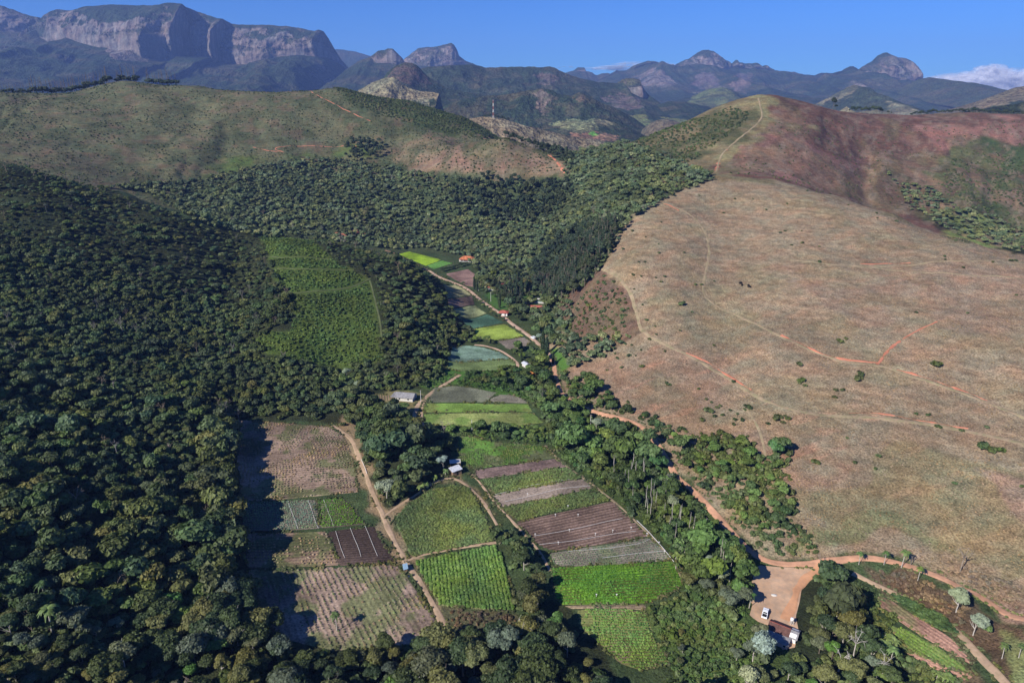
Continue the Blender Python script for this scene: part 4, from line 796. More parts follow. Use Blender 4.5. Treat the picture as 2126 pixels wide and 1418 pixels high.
field("lime green plot at the far end of the valley", [(828, 527), (848, 522), (880, 530), (916, 540), (884, 552), (855, 540)], (1, 3), (0.19, 0.30, 0.02), (0.22, 0.33, 0.03), 2.5, .05)
field("mid green plot next to the farthest lime one", [(886, 552), (918, 541), (940, 547), (920, 553), (902, 559)], (0, 1), (0.09, 0.20, 0.04), (0.10, 0.22, 0.05), 2.5, .05)
field("small garden of short rows left of the grey roofed shed", [(768, 822), (795, 820), (822, 820), (824, 831), (800, 832), (780, 831)], (2, 3), (0.28, 0.18, 0.12), (0.13, 0.15, 0.06), 1.5, .12)
field("long reddish tilled strip at the lower right", [(1826, 1236), (1850, 1245), (1880, 1266), (1925, 1293), (1970, 1321), (1998, 1350), (2023, 1382), (1985, 1362), (1943, 1338), (1905, 1314), (1865, 1288), (1830, 1266)], (2, 5), (0.27, 0.15, 0.105), (0.33, 0.195, 0.14), 1.3, .08, (0.14, 0.14, 0.06), .15)
field("grass strip between two reddish tilled strips", [(1850, 1300), (1880, 1303), (1943, 1342), (1985, 1368), (2016, 1392), (1990, 1393), (1964, 1386), (1915, 1362), (1869, 1338)], (1, 3), (0.11, 0.155, 0.04), (0.15, 0.18, 0.055), 1.3, .06, (0.08, 0.12, 0.03), .3, 'leafybright', .9, .45, .5)
field("narrow lower reddish tilled strip", [(1866, 1340), (1932, 1369), (1964, 1389), (2027, 1401), (2000, 1412), (1964, 1402), (1920, 1378), (1880, 1354)], (0, 2), (0.30, 0.165, 0.11), (0.34, 0.20, 0.14), 1.3, .06)
field("dark leafy vegetable strip above the reddish field", [(1848, 1234), (1880, 1241), (1912, 1256), (1943, 1272), (1980, 1298), (1988, 1316), (1953, 1308), (1925, 1292), (1901, 1279), (1868, 1254)], (1, 3), (0.06, 0.075, 0.03), (0.06, 0.08, 0.03), 1.2, .06, None, 0, 'bushcrop', .8, .95)
# ================================================================ PLANT PROTOTYPES (meshes only)
def quad_leaves(C, N, size, aspect=1.0, droop=None):
    """small leaf-clump faces at C facing N"""
    n = len(C); N = N / (np.linalg.norm(N, axis=1)[:, None] + 1e-9)
    r = rng.normal(size=(n, 3)); T = np.cross(N, r); T /= np.linalg.norm(T, axis=1)[:, None] + 1e-9; B = np.cross(N, T)
    s = (size * rng.uniform(.6, 1.35, n))[:, None]
    V = np.stack([C - T * s - B * s * aspect * .25, C + T * s * .1 - B * s * aspect, C + T * s + B * s * .2 * aspect, C - T * s * .15 + B * s * aspect], 1)
    V += N[:, None, :] * s[:, None] * rng.uniform(-.25, .25, (n, 4, 1))
    return V.reshape(-1, 3), np.arange(n * 4).reshape(n, 4)
def ico(sub=1):
    bm = bmesh.new(); bmesh.ops.create_icosphere(bm, subdivisions=sub, radius=1)
    v = np.array([q.co[:] for q in bm.verts]); f = np.array([[x.index for x in q.verts] for q in bm.faces]); bm.free(); return v, f
ICO1, ICO2 = ico(1), ico(2)
def crown_mesh(name, R, hgt, base, nl, leaf, lobes, shape='round', core=True, ls=1.0):
    """foliage of many leaf clumps spread over lobes, with an added solid core inside each lobe that blocks light"""
    L = []
    for i in range(lobes):
        th = rng.uniform(0, 2 * math.pi)
        if shape == 'round':
            rr = R * .62 * math.sqrt(rng.random()); z = base + hgt * (.35 + .45 * (1 - rr / R) * rng.uniform(.6, 1.1)); s = R * rng.uniform(.34, .55)
            L.append((rr * math.cos(th), rr * math.sin(th), z, s, s * .78))
        elif shape == 'flat':
            rr = R * .72 * math.sqrt(rng.random()); z = base + hgt * rng.uniform(.45, .8); s = R * rng.uniform(.26, .42)
            L.append((rr * math.cos(th), rr * math.sin(th), z, s, s * .5))
        elif shape == 'cone':
            q = (i + rng.random()) / lobes; rr = R * (1 - q) * .55 + .1; s = R * (1.0 - .72 * q) * rng.uniform(.55, .75)
            L.append((rr * math.cos(th), rr * math.sin(th), base + hgt * q, s, hgt / lobes * 1.6 + .3))
        elif shape == 'column':
            q = (i + .5) / lobes; s = R * (math.sin(math.pi * min(1, q * .9 + .12)) ** .6)
            L.append((0, 0, base + hgt * q, s, hgt / lobes * .9))
    L = np.array(L); w = L[:, 3] ** 2; w = w / w.sum(); k = rng.choice(len(L), nl, p=w)
    d = rng.normal(size=(nl, 3)); d[:, 2] = np.abs(d[:, 2]) * .9 - .25 * rng.random(nl); d /= np.linalg.norm(d, axis=1)[:, None]
    rad_ = rng.uniform(.82, 1.1, nl)[:, None]; sc = np.stack([L[k, 3], L[k, 3], L[k, 4]], 1)
    C = L[k, :3] + d * sc * rad_
    ins = np.zeros(nl, bool)
    for q in L:
        e = (C - q[:3]) / np.array([q[3], q[3], q[4]]); ins |= (np.sum(e * e, 1) < .55)
    C = C[~ins]; d = d[~ins]
    V, Fq = quad_leaves(C, d + rng.normal(size=d.shape) * .45 + np.array([0, 0, .25]), leaf)
    Vs, Fs, n = [V], [], len(V); tr = []
    if core:  # leaf-coloured blob added in each lobe to stop light passing through the crown
        for q in L:
            iv, if_ = ICO1; v = iv * np.array([q[3], q[3], q[4]]) * .80 * rng.uniform(.9, 1.1, (len(iv), 1)) + q[:3]
            Vs.append(v); tr.append(if_ + n); n += len(v)
    me = mesh_np(name, np.concatenate(Vs), quads=Fq, tris=np.concatenate(tr) if tr else None)
    return me, L
def tube(P, R, k=6):
    P = np.array(P, float); V = []; T = np.gradient(P, axis=0)
    for p, t, r in zip(P, T, R):
        t = t / (np.linalg.norm(t) + 1e-9); a = np.cross(t, [0.3, 1, .2]); a /= np.linalg.norm(a) + 1e-9; b = np.cross(t, a)
        for j in range(k): q = 2 * math.pi * j / k; V.append(p + r * (a * math.cos(q) + b * math.sin(q)))
    n = len(P); Q = [[i * k + j, i * k + (j + 1) % k, (i + 1) * k + (j + 1) % k, (i + 1) * k + j] for i in range(n - 1) for j in range(k)]
    return np.array(V), np.array(Q)
def join(parts):
    Vs, Fs, n = [], [], 0
    for v, f in parts: Vs.append(v); Fs.append(f + n); n += len(v)
    return np.concatenate(Vs), np.concatenate(Fs)
def trunk_mesh(name, h, r, limbs, R, spread=1.0):
    P = [np.array([0, 0, -.8])]; x = y = 0
    for i in range(1, 6): x += rng.normal() * .12 * h / 8; y += rng.normal() * .12 * h / 8; P.append(np.array([x, y, h * i / 5]))
    parts = [tube(P, np.linspace(r, r * .35, 6))]
    for i in range(limbs):
        a = rng.uniform(0, 2 * math.pi); st = P[2 + i % 3]; e = st + np.array([math.cos(a) * R * .7 * spread, math.sin(a) * R * .7 * spread, h * rng.uniform(.25, .45)])
        m = (st + e) / 2 + np.array([0, 0, -.05 * h]) ; parts.append(tube([st, m, e], [r * .5, r * .35, r * .12], 5))
    v, f = join(parts); return mesh_np(name, v, quads=f, smooth=True)
T_DARK = [(0.053, 0.079, 0.031), (0.068, 0.098, 0.036), (0.098, 0.118, 0.041), (0.057, 0.094, 0.045), (0.084, 0.129, 0.037), (0.132, 0.137, 0.053), (0.053, 0.084, 0.041), (0.092, 0.110, 0.057)]
M_LEAF = leafmat("tree_leaves", T_DARK)
T_MIX = [(0.070, 0.116, 0.031), (0.054, 0.085, 0.031), (0.116, 0.186, 0.043), (0.077, 0.109, 0.039), (0.139, 0.201, 0.062), (0.062, 0.132, 0.039)]
M_LEAFV = leafmat("valley_leaves", T_MIX)
M_FAR = leafmat("slope_leaves", [(0.070, 0.100, 0.044), (0.100, 0.135, 0.056), (0.135, 0.164, 0.075), (0.083, 0.126, 0.056), (0.186, 0.208, 0.109), (0.087, 0.120, 0.061)], .15)
M_SILVER = leafmat("silver_leaves", [(0.22, 0.26, 0.19), (0.17, 0.22, 0.15), (0.26, 0.30, 0.23)], .1, .3)
M_YELLOW = leafmat("yellow_green_leaves", [(0.13, 0.15, 0.03), (0.10, 0.14, 0.03)], .3)
M_EUC = leafmat("eucalyptus_leaves", [(0.026, 0.042, 0.022), (0.036, 0.055, 0.028), (0.045, 0.06, 0.03)], .15)
M_CYP = leafmat("cypress_leaves", [(0.018, 0.034, 0.014), (0.025, 0.042, 0.018)], 0)
M_BANANA = leafmat("banana_leaves", [(0.13, 0.20, 0.05), (0.20, 0.26, 0.09)], .3)
M_SHRUB = leafmat("shrub_leaves", [(0.044, 0.069, 0.025), (0.069, 0.100, 0.033), (0.094, 0.112, 0.043), (0.056, 0.088, 0.025)], .15)
M_DRYBUSH = leafmat("dry_brown_twigs", [(0.13, 0.085, 0.06), (0.16, 0.12, 0.08), (0.10, 0.085, 0.05)], .1)
M_GREYTW = leafmat("grey_bare_twigs", [(0.16, 0.135, 0.12), (0.20, 0.17, 0.15)], 0)
M_BARK = plain("bark", (0.16, 0.13, 0.10), .9, .1)
M_PBARK = plain("pale_bark", (0.42, 0.38, 0.33), .85, .1)
def protos(fn, n): return [fn(i) for i in range(n)]
def mk_broad(i):
    R = rng.uniform(3.6, 5.0); hh = rng.uniform(4.6, 6.5); b = rng.uniform(2.5, 4.0)
    sh = 'flat' if i in (2, 5) else 'round'
    me, L = crown_mesh("crown", R, hh, b, 2300, .29, rng.integers(10, 17), sh)
    return (trunk_mesh("trunk", b + hh * .6, .22, 4, R), me)
BROAD = protos(mk_broad, 8)
BROAD_LO = [crown_mesh("forest_crown", rng.uniform(3.2, 4.6), rng.uniform(4.2, 6), rng.uniform(1.5, 3.2), 420, .62, 8, 'flat' if i == 2 else 'round')[0] for i in range(6)]
FARCROWN = [crown_mesh("slope_crown", rng.uniform(2.8, 3.8), rng.uniform(3.5, 5), 1.0, 110, .95, 5)[0] for i in range(4)]
EUC = [(trunk_mesh("trunk", 16, .28, 2, 1.5), crown_mesh("crown", rng.uniform(2.8, 3.6), 12.5, 2.5, 1300, .42, 12, 'round')[0]) for i in range(3)]
EUC_LO = [crown_mesh("eucalyptus_crown", rng.uniform(2.6, 3.5), 12, 2.0, 340, .75, 10, 'round')[0] for i in range(3)]
CYP = (trunk_mesh("trunk", 3, .25, 0, 1), crown_mesh("crown", 1.5, 15, .4, 1300, .32, 9, 'column')[0])
BUSH = [crown_mesh("bush", 1.3, 1.5, -.2, 130, .3, 4)[0] for i in range(5)]
TINY = [crown_mesh("shrub", 1.0, 1.1, -.3, 34, .42, 2)[0] for i in range(4)]
def palm():
    h = 7.5; P = [(0, 0, -.5), (.1, 0, 2), (.25, .1, 5), (.3, .15, h)]; v, f = tube(P, [.2, .16, .13, .12]); tr = mesh_np("trunk", v, quads=f, smooth=True)
    V, Q = [], []; n = 0
    for k in range(16):
        a = k / 16 * 2 * math.pi + rng.uniform(-.1, .1); e = rng.uniform(.2, 1.0); L_ = rng.uniform(2.2, 3.0); prev = None
        for s in range(6):
            q = s / 5; r = L_ * q * math.cos(e * .6); z = h + L_ * (math.sin(e) * q - 1.0 * q * q); c = np.array([.3 + r * math.cos(a), .15 + r * math.sin(a), z]); w = .42 * math.sin(math.pi * min(.97, q + .12)) + .04
            sd = np.array([-math.sin(a), math.cos(a), 0]) * w; dn = np.array([0, 0, -.35 * w])
            row = [c - sd + dn, c, c + sd + dn]; V += row
            if s: Q += [[n - 3, n - 2, n + 1, n], [n - 2, n - 1, n + 2, n + 1]]
            n += 3
    return tr, mesh_np("crown", np.array(V), quads=np.array(Q))
PALM = palm()
def banana():
    v, f = tube([(0, 0, -.3), (0, 0, 1), (.05, 0, 2.2)], [.2, .17, .12]); tr = mesh_np("stem", v, quads=f, smooth=True); V, Q = [], []; n = 0
    for k in range(9):
        a = k / 9 * 2 * math.pi + rng.uniform(-.3, .3); e = rng.uniform(.5, 1.2); L_ = rng.uniform(2.0, 2.9)
        for s in range(6):
            q = s / 5; r = L_ * q * .8; z = 2.0 + L_ * (math.sin(e) * q - .75 * q * q); c = np.array([r * math.cos(a), r * math.sin(a), z]); w = .38 * math.sin(math.pi * min(.96, q * .9 + .1)) + .03
            sd = np.array([-math.sin(a), math.cos(a), 0]) * w; V += [c - sd, c - [0, 0, .1 * w], c + sd]
            if s: Q += [[n - 3, n - 2, n + 1, n], [n - 2, n - 1, n + 2, n + 1]]
            n += 3
    return tr, mesh_np("leaf_crown", np.array(V), quads=np.array(Q))
BANANA = banana()
def bare(h=9, seed=0, tw=26):
    parts = []
    P = [np.array([0, 0, -.5]), np.array([.1, 0, h * .35]), np.array([.2, .1, h * .6])]; parts.append(tube(P, [.24, .17, .12], 6))
    for i in range(6):
        a = rng.uniform(0, 6.28); e = P[2] + np.array([math.cos(a) * h * .2, math.sin(a) * h * .2, h * rng.uniform(.15, .35)]); parts.append(tube([P[2] * rng.uniform(.7, 1), (P[2] + e) / 2, e], [.1, .07, .04], 4))
        for j in range(tw // 6):
            b = e + rng.normal(size=3) * h * .09; parts.append(tube([(P[2] + e) / 2, (e + b) / 2, b], [.05, .04, .02], 3)[:2] if False else tube([e * .9 + P[2] * .1, (e + b) / 2, b], [.05, .04, .02], 4))
    v, f = join([(a_, b_) for a_, b_ in parts]); return mesh_np("branches", v, quads=f)
BARE = [bare(9), bare(7)]
def rosette(name, nleaf, s, up):
    C, N = [], []
    a = np.linspace(0, 2 * math.pi, nleaf, endpoint=False) + .2
    C = np.stack([np.cos(a) * s * .45, np.sin(a) * s * .45, np.full(nleaf, s * up)], 1); N = np.stack([np.cos(a) * .5, np.sin(a) * .5, np.ones(nleaf)], 1)
    C = np.vstack([C, [[0, 0, s * up * 1.5]]]); N = np.vstack([N, [[0, 0, 1]]])
    V, Q = quad_leaves(C, N, s * .5); return mesh_np(name, V, quads=Q)
ROSE = [rosette("crop_plant", 6, 1.0, .45), rosette("crop_plant", 5, 1.0, .6)]
PM = {'dry': leafmat("dry_stalks", [(0.28, 0.20, 0.13), (0.20, 0.15, 0.10), (0.14, 0.15, 0.06), (0.33, 0.25, 0.18)], .1), 'cabbage': leafmat("cabbage_leaves", [(0.10, 0.16, 0.095), (0.14, 0.19, 0.12)], .1),
      'lettuce': leafmat("lettuce_leaves", [(0.085, 0.21, 0.022), (0.12, 0.25, 0.03), (0.07, 0.17, 0.025)], .3), 'sprout': leafmat("sprouting_leaves", [(0.13, 0.17, 0.06), (0.20, 0.17, 0.10), (0.26, 0.19, 0.14)], .2),
      'leafy': leafmat("field_leaves", [(0.119, 0.163, 0.048), (0.156, 0.200, 0.069), (0.100, 0.150, 0.044)], .25), 'leafybright': leafmat("bright_field_leaves", [(0.123, 0.227, 0.039), (0.165, 0.248, 0.062), (0.103, 0.193, 0.039)], .25),
      'bushcrop': leafmat("dark_field_leaves", [(0.04, 0.075, 0.028), (0.055, 0.095, 0.035)], .2)}
# ================================================================ SCATTER (one object, geometry nodes, for what nobody could count)
def proto_objs(meshes, mat):
    c = bpy.data.collections.new("plants_kept_aside"); out = []
    for i, me in enumerate(meshes):
        m2 = me.copy(); m2.materials.clear()
        for q in (mat if isinstance(mat, list) else [mat]): m2.materials.append(q)
        o = bpy.data.objects.new(me.name, m2); c.objects.link(o); out.append(o)
    return c
def scatter(name, label, cat, pts, coll, smin, smax, tilt=.08, scl=None):
    n = len(pts); me = bpy.data.meshes.new(name); me.vertices.add(n); me.vertices.foreach_set("co", np.asarray(pts, np.float32).ravel())
    at = me.attributes.new("scl", 'FLOAT_VECTOR', 'POINT'); s = rng.uniform(smin, smax, n) if scl is None else scl; sv = np.stack([s * rng.uniform(.85, 1.15, n), s * rng.uniform(.85, 1.15, n), s * rng.uniform(.8, 1.2, n)], 1)
    at.data.foreach_set("vector", sv.astype(np.float32).ravel())
    at = me.attributes.new("rot", 'FLOAT_VECTOR', 'POINT'); rv = np.stack([rng.normal(0, tilt, n), rng.normal(0, tilt, n), rng.uniform(0, 6.283, n)], 1); at.data.foreach_set("vector", rv.astype(np.float32).ravel())
    at = me.attributes.new("pick", 'INT', 'POINT'); at.data.foreach_set("value", rng.integers(0, 60, n).astype(np.int32))
    o = link(name, me, [])
    ng = bpy.data.node_groups.new(name + "_nodes", "GeometryNodeTree")
    ng.interface.new_socket("Geometry", in_out='INPUT', socket_type='NodeSocketGeometry'); ng.interface.new_socket("Geometry", in_out='OUTPUT', socket_type='NodeSocketGeometry')
    gi = ng.nodes.new("NodeGroupInput"); go = ng.nodes.new("NodeGroupOutput"); ip = ng.nodes.new("GeometryNodeInstanceOnPoints")
    ci = ng.nodes.new("GeometryNodeCollectionInfo"); ci.inputs["Collection"].default_value = coll; ci.inputs["Separate Children"].default_value = True; ci.inputs["Reset Children"].default_value = True
    def na(nm, t): q = ng.nodes.new("GeometryNodeInputNamedAttribute"); q.data_type = t; q.inputs["Name"].default_value = nm; return q.outputs[0]
    e2r = ng.nodes.new("FunctionNodeEulerToRotation")
    ng.links.new(gi.outputs[0], ip.inputs["Points"]); ng.links.new(ci.outputs[0], ip.inputs["Instance"]); ip.inputs["Pick Instance"].default_value = True
    ng.links.new(na("pick", 'INT'), ip.inputs["Instance Index"]); ng.links.new(na("rot", 'FLOAT_VECTOR'), e2r.inputs[0]); ng.links.new(e2r.outputs[0], ip.inputs["Rotation"])
    ng.links.new(na("scl", 'FLOAT_VECTOR'), ip.inputs["Scale"]); ng.links.new(ip.outputs[0], go.inputs[0])
    md = o.modifiers.new("plants", 'NODES'); md.node_group = ng
    return tag(o, label=label, cat=cat, kind='stuff')
for kind, pl, ps, lab in PLANTS:
    cn = {'dry': "dry_stalks", 'cabbage': "cabbages", 'lettuce': "lettuces", 'sprout': "crop_sprouts", 'leafy': "leafy_crop", 'leafybright': "green_crop", 'bushcrop': "bushy_crop"}[kind]
    scatter(cn, ("plants standing in the " + lab.replace("large ", "")), "crop", pl, proto_objs(ROSE, PM[kind]), ps * .8, ps * 1.25, .25)
# ================================================================ TREES
road_w = []
for k, (px, w, ym) in ROADS.items():
    P = drape(px, 4.0, ym, 1); road_w.append((P, w))
def clear_of_roads(x, y, extra=2.2):
    ok = np.ones(len(x), bool)
    for P, w in road_w:
        bb = (x > P[:, 0].min() - 8) & (x < P[:, 0].max() + 8) & (y > P[:, 1].min() - 8) & (y < P[:, 1].max() + 8)
        i = np.nonzero(bb & ok)[0]
        if len(i): ok[i] = pldist(x[i], y[i], P) > w / 2 + extra
    return ok
YP = np.array([unproj(u, v)[:2] for u, v in YARD])
def clear_of_fields(x, y, grow=1.0):
    ok = np.ones(len(x), bool)
    for P in FIELDS + [YP]:
        c = P.mean(0); Q = c + (P - c) * (1 + grow / 22.0); ok &= ~inpoly(x, y, Q)
    return ok
KEEP = []          # spots kept open round buildings and vehicles: x, y, radius
def keepout(u, v, r): p = unproj(u, v); KEEP.append((p[0], p[1], r)); return p
def candidates(region, spacing, y0, y1, x0=-1.16, x1=1.16):
    ys = np.arange(y0, y1, spacing); out = []
    for y in ys: 
        xs = np.arange(x0 * y, x1 * y, spacing); out.append(np.stack([xs, np.full(len(xs), y)], 1))
    P = np.concatenate(out) + rng.uniform(-.62, .62, (sum(map(len, out)), 2)) * spacing
    z = H(P[:, 0], P[:, 1]); u, v = project(P[:, 0], P[:, 1], z); k = inpoly(u, v, region); P = P[k]; z = z[k]; u = u[k]; v = v[k]
    ok = clear_of_roads(P[:, 0], P[:, 1]) & clear_of_fields(P[:, 0], P[:, 1])
    for x, y, r in KEEP: ok &= np.hypot(P[:, 0] - x, P[:, 1] - y) > r
    return np.column_stack([P, z, u, v])[ok]
for u, v, r in [(843, 822, 8), (945, 975, 11), (925, 985, 8), (905, 995, 6), (840, 1185, 4), (1110, 642, 12), (1085, 618, 10), (1030, 597, 9), (1045, 650, 5), (970, 540, 8), (1632, 1312, 6), (1625, 1330, 5), (1589, 1280, 5), (1107, 703, 5), (1586, 1300, 7), (1600, 1290, 5), (1640, 1345, 5), (1090, 765, 4), (1230, 888, 3), (1643, 1290, 4), (960, 565, 6)]: keepout(u, v, r)
R_LEFT = [(-1500, 2600), (-1500, -300), (-400, 230), (0, 345), (150, 367), (300, 428), (430, 478), (545, 497), (575, 580), (612, 650), (560, 688), (505, 712), (600, 748), (700, 768), (800, 755), (792, 700), (785, 640), (768, 582), (700, 545), (645, 497), (700, 505),
          (830, 535), (900, 575), (935, 618), (975, 690), (955, 722), (922, 745), (918, 782), (880, 800), (850, 808), (770, 815), (700, 800), (690, 872), (510, 862), (482, 880), (486, 1000), (500, 1100), (525, 1210), (550, 1300), (600, 1345), (700, 1365), (930, 1350), (930, 2600)]
R_BOTTOM = [(930, 1352), (1080, 1345), (1100, 1300), (1112, 1260), (1150, 1325), (1220, 1385), (1300, 1440), (1390, 1475), (1500, 1700), (900, 1700)]
R_KNOLL = [(690, 872), (700, 800), (770, 838), (825, 850), (855, 876), (900, 892), (935, 925), (955, 968), (925, 985), (890, 1005), (845, 1030), (800, 1055), (772, 1000), (745, 930), (715, 890)]
R_HEDGE = [(962, 990), (985, 1005), (1020, 1055), (1055, 1100), (1095, 1145), (1125, 1200), (1130, 1270), (1180, 1335), (1250, 1410), (1290, 1460), (1060, 1450), (1085, 1340), (1075, 1240), (1058, 1160), (1030, 1095), (1005, 1045)]
R_CROSS = [(925, 888), (1000, 892), (1130, 892), (1150, 925), (1060, 918), (1020, 906), (935, 898)]
R_MIDH = [(985, 770), (1075, 765), (1160, 800), (1240, 885), (1140, 890), (1108, 832), (1050, 800), (985, 795)]
R_TEALTOP = [(945, 712), (1000, 708), (1045, 725), (1100, 722), (1135, 745), (1150, 790), (1085, 770), (1065, 735), (1030, 716), (985, 712)]
R_MID = [(200, 390), (300, 400), (430, 472), (545, 495), (640, 495), (700, 505), (830, 520), (880, 516), (960, 532), (985, 560), (990, 590), (1020, 612), (1090, 655), (1130, 700), (1200, 790), (1260, 735), (1330, 700), (1190, 705), (1180, 625), (1250, 562), (1300, 468),
         (1400, 404), (1485, 374), (1470, 362), (1400, 335), (1300, 300), (1180, 305), (1165, 390), (1000, 378), (880, 362), (800, 345), (700, 330), (560, 340), (430, 375), (300, 385)]
R_ROADR = [(1165, 780), (1210, 780), (1300, 850), (1370, 885), (1400, 905), (1440, 930), (1500, 905), (1590, 925), (1640, 955), (1620, 1000), (1650, 1060), (1640, 1100), (1600, 1110), (1560, 1140), (1500, 1080), (1420, 995), (1365, 915), (1290, 872), (1200, 845)]
R_HOLLOW = [(1830, 352), (1870, 380), (1920, 385), (1970, 420), (2030, 440), (2126, 480), (2600, 510), (2600, 560), (2126, 532), (1995, 492), (1935, 465), (1880, 430), (1870, 400)]
R_RWOOD = [(1655, 1240), (1690, 1200), (1730, 1188), (1750, 1215), (1765, 1270), (1798, 1330), (1830, 1378), (1875, 1425), (1930, 1480), (2000, 1600), (1560, 1700), (1610, 1400), (1650, 1340)]
R_HOUSEL = [(1545, 1300), (1590, 1305), (1620, 1345), (1630, 1420), (1640, 1700), (1500, 1700), (1560, 1400)]
R_SHRUBB = [(1350, 1265), (1430, 1235), (1540, 1285), (1560, 1400), (1500, 1700), (1330, 1700), (1390, 1420), (1360, 1330)]
R_RB = [(2030, 1290), (2126, 1330), (2200, 1420), (2126, 1400), (2060, 1370), (2000, 1310)]
cand = {}
def reg(key, poly, sp, y0, y1, dens=1.0):
    c = candidates(poly, sp, y0, y1); c = c[rng.random(len(c)) < dens]; cand[key] = c; return c
reg('left', R_LEFT, 4.7, 95, 730); reg('bottom', R_BOTTOM, 6.2, 95, 205); reg('knoll', R_KNOLL, 5.8, 200, 400)
reg('hedge', R_HEDGE, 5.4, 130, 300); reg('cross', R_CROSS, 4.5, 280, 360, .9); reg('midh', R_MIDH, 6.0, 300, 430, .75); reg('teal', R_TEALTOP, 6.0, 380, 480, .8)
R_RIVER = [(1060, 770), (1110, 830), (1145, 880), (1150, 930), (1190, 970), (1240, 1020), (1300, 1060), (1350, 1110), (1400, 1170), (1425, 1235), (1480, 1262), (1545, 1275), (1575, 1240), (1590, 1185), (1560, 1162), (1500, 1098), (1420, 1008), (1385, 962), (1345, 906), (1240, 882), (1175, 832), (1150, 765)]
reg('river', R_RIVER, 6.0, 140, 430, .88); reg('roadr', R_ROADR, 5.2, 200, 420, .85)
reg('rwood', R_RWOOD, 6.3, 100, 230); reg('housel', R_HOUSEL, 6.0, 100, 200, .9); reg('shrubb', R_SHRUBB, 7, 100, 210, .22)
reg('rb', R_RB, 5.5, 130, 200, .5)
mid = reg('mid', R_MID, 4.9, 400, 1280, .97)
hol = reg('hollow', R_HOLLOW, 7.0, 660, 1150, .9)
garden = reg('garden', [(1000, 592), (1045, 585), (1100, 598), (1150, 640), (1185, 700), (1195, 790), (1160, 750), (1142, 728), (1115, 700), (1060, 668), (1030, 640)], 6.2, 380, 720, .8)
lw = inpoly(garden[:, 3], garden[:, 4], [(1138, 722), (1170, 720), (1190, 750), (1172, 785), (1150, 760)]) | inpoly(garden[:, 3], garden[:, 4], [(1086, 612), (1104, 608), (1108, 632), (1090, 634)]) | inpoly(garden[:, 3], garden[:, 4], [(1018, 620), (1040, 612), (1040, 636), (1026, 636)])
cand['garden'] = garden[~lw]
# --- individually built trees
def put(protos_, mats, name, x, y, z, s, rz, label, group, cat="tree", parts=("trunk", "crown"), sx=None):
    t = empty(name, (x, y, z), rz, label=label, cat=cat, group=group); t.scale = (s * (sx or 1), s * (sx or 1), s)
    for me, m, pn in zip(protos_, mats, parts):
        me2 = INST.get((me.name, m.name))
        if me2 is None:
            me2 = me.copy(); me2.name = pn; me2.materials.clear(); me2.materials.append(m); INST[(me.name, m.name)] = me2
        o = bpy.data.objects.new(pn, me2); COL.objects.link(o); o.parent = t
    return t
INST = {}
WHERE = {'left': ("in the left hillside forest", "trees of the left hillside forest"), 'bottom': ("in the bottom wood", "trees of the wood at the bottom edge"),
         'knoll': ("on the wooded knoll above the leafy field", "trees of the wooded knoll"), 'hedge': ("in the row between leafy and furrowed fields", "trees of the row between the fields"),
         'river': ("in the roadside belt", "trees of the belt beside the road"), 'roadr': ("between road and pasture hill", "trees at the foot of the pasture hill"),
         'rwood': ("in the wood right of the farmhouse yard", "trees of the wood right of the yard"), 'housel': ("in the clump left of the farmhouse", "trees left of the farmhouse"),
         'shrubb': ("standing alone in the bright scrub at the bottom", "scattered trees in the bright scrub"), 'rb': ("beside the pale track at the lower right", "trees beside the lower right track"),
         'cross': ("in the cross hedge below the striped field", "trees of the cross hedge")}
indiv = []; rest = []
for key, c in cand.items():
    if key in ('mid', 'hollow'): continue
    for r in c:
        indiv.append((key, r))
vis = [(math.hypot(r[0], r[1]) if (-30 < r[3] < 2156 and 250 < r[4] < 1500) else 9e9, i) for i, (k, r) in enumerate(indiv)]
vis.sort(); near = set(i for d, i in vis[:300])
TONES = [("dark green", [(0.044, 0.068, 0.027), (0.058, 0.082, 0.033)]), ("olive", [(0.105, 0.112, 0.041), (0.133, 0.137, 0.051)]), ("fresh green", [(0.074, 0.162, 0.037), (0.127, 0.195, 0.051)]), ("grey green", [(0.088, 0.109, 0.068), (0.119, 0.139, 0.088)])]
TONEM = [leafmat(n_.replace(" ", "_") + "_crown", t_) for n_, t_ in TONES]
def landmark(key, u, v):
    if key == 'left':
        if v > 1330: return ", lowest part" + (" far left" if u < 180 else " left" if u < 400 else " right")
        d = ", at its field edge" if u > 440 else (", deep inside" if u > 200 else ", far left")
        return d + (" by the shadowed corner" if v > 1180 and u > 440 else " by the tilled plots" if 1020 < v <= 1180 else " by the large stubble field" if v <= 1020 else " by the sprouting field")
    if key == 'bottom': return " below the sprouting field" if u < 930 else (" below the row crop" if u < 1100 else " beside the sloping green plot")
    if key in ('river', 'housel'): return " level with the tan strip" if v < 1060 else (" level with the furrowed field" if v < 1150 else " near the lettuce field")
    if key == 'rwood': return " close to the yard" if u < 1740 else (" near the reddish strips" if u > 1860 else " in its middle")
    if key == 'hedge': return ", upper part" if v < 1130 else (", middle part" if v < 1260 else ", lower part")
    if key == 'roadr': return ", upper end" if v < 950 else ", lower end"
    return ""
SIZES = {'hedge': .72, 'cross': .55, 'roadr': .7, 'shrubb': .5, 'rb': .6, 'midh': .8, 'teal': .75, 'river': .82, 'knoll': .95, 'left': .92, 'bottom': 1.05, 'rwood': 1.05, 'housel': 1.0, 'garden': .85}
stuffpts = {'dark': [], 'valley': []}; stuffscl = {'dark': [], 'valley': []}
PN = sstep(fbm(np.array([q[1][0] for q in indiv]) / 24, np.array([q[1][1] for q in indiv]) / 24, 97, 3), .3, .7)
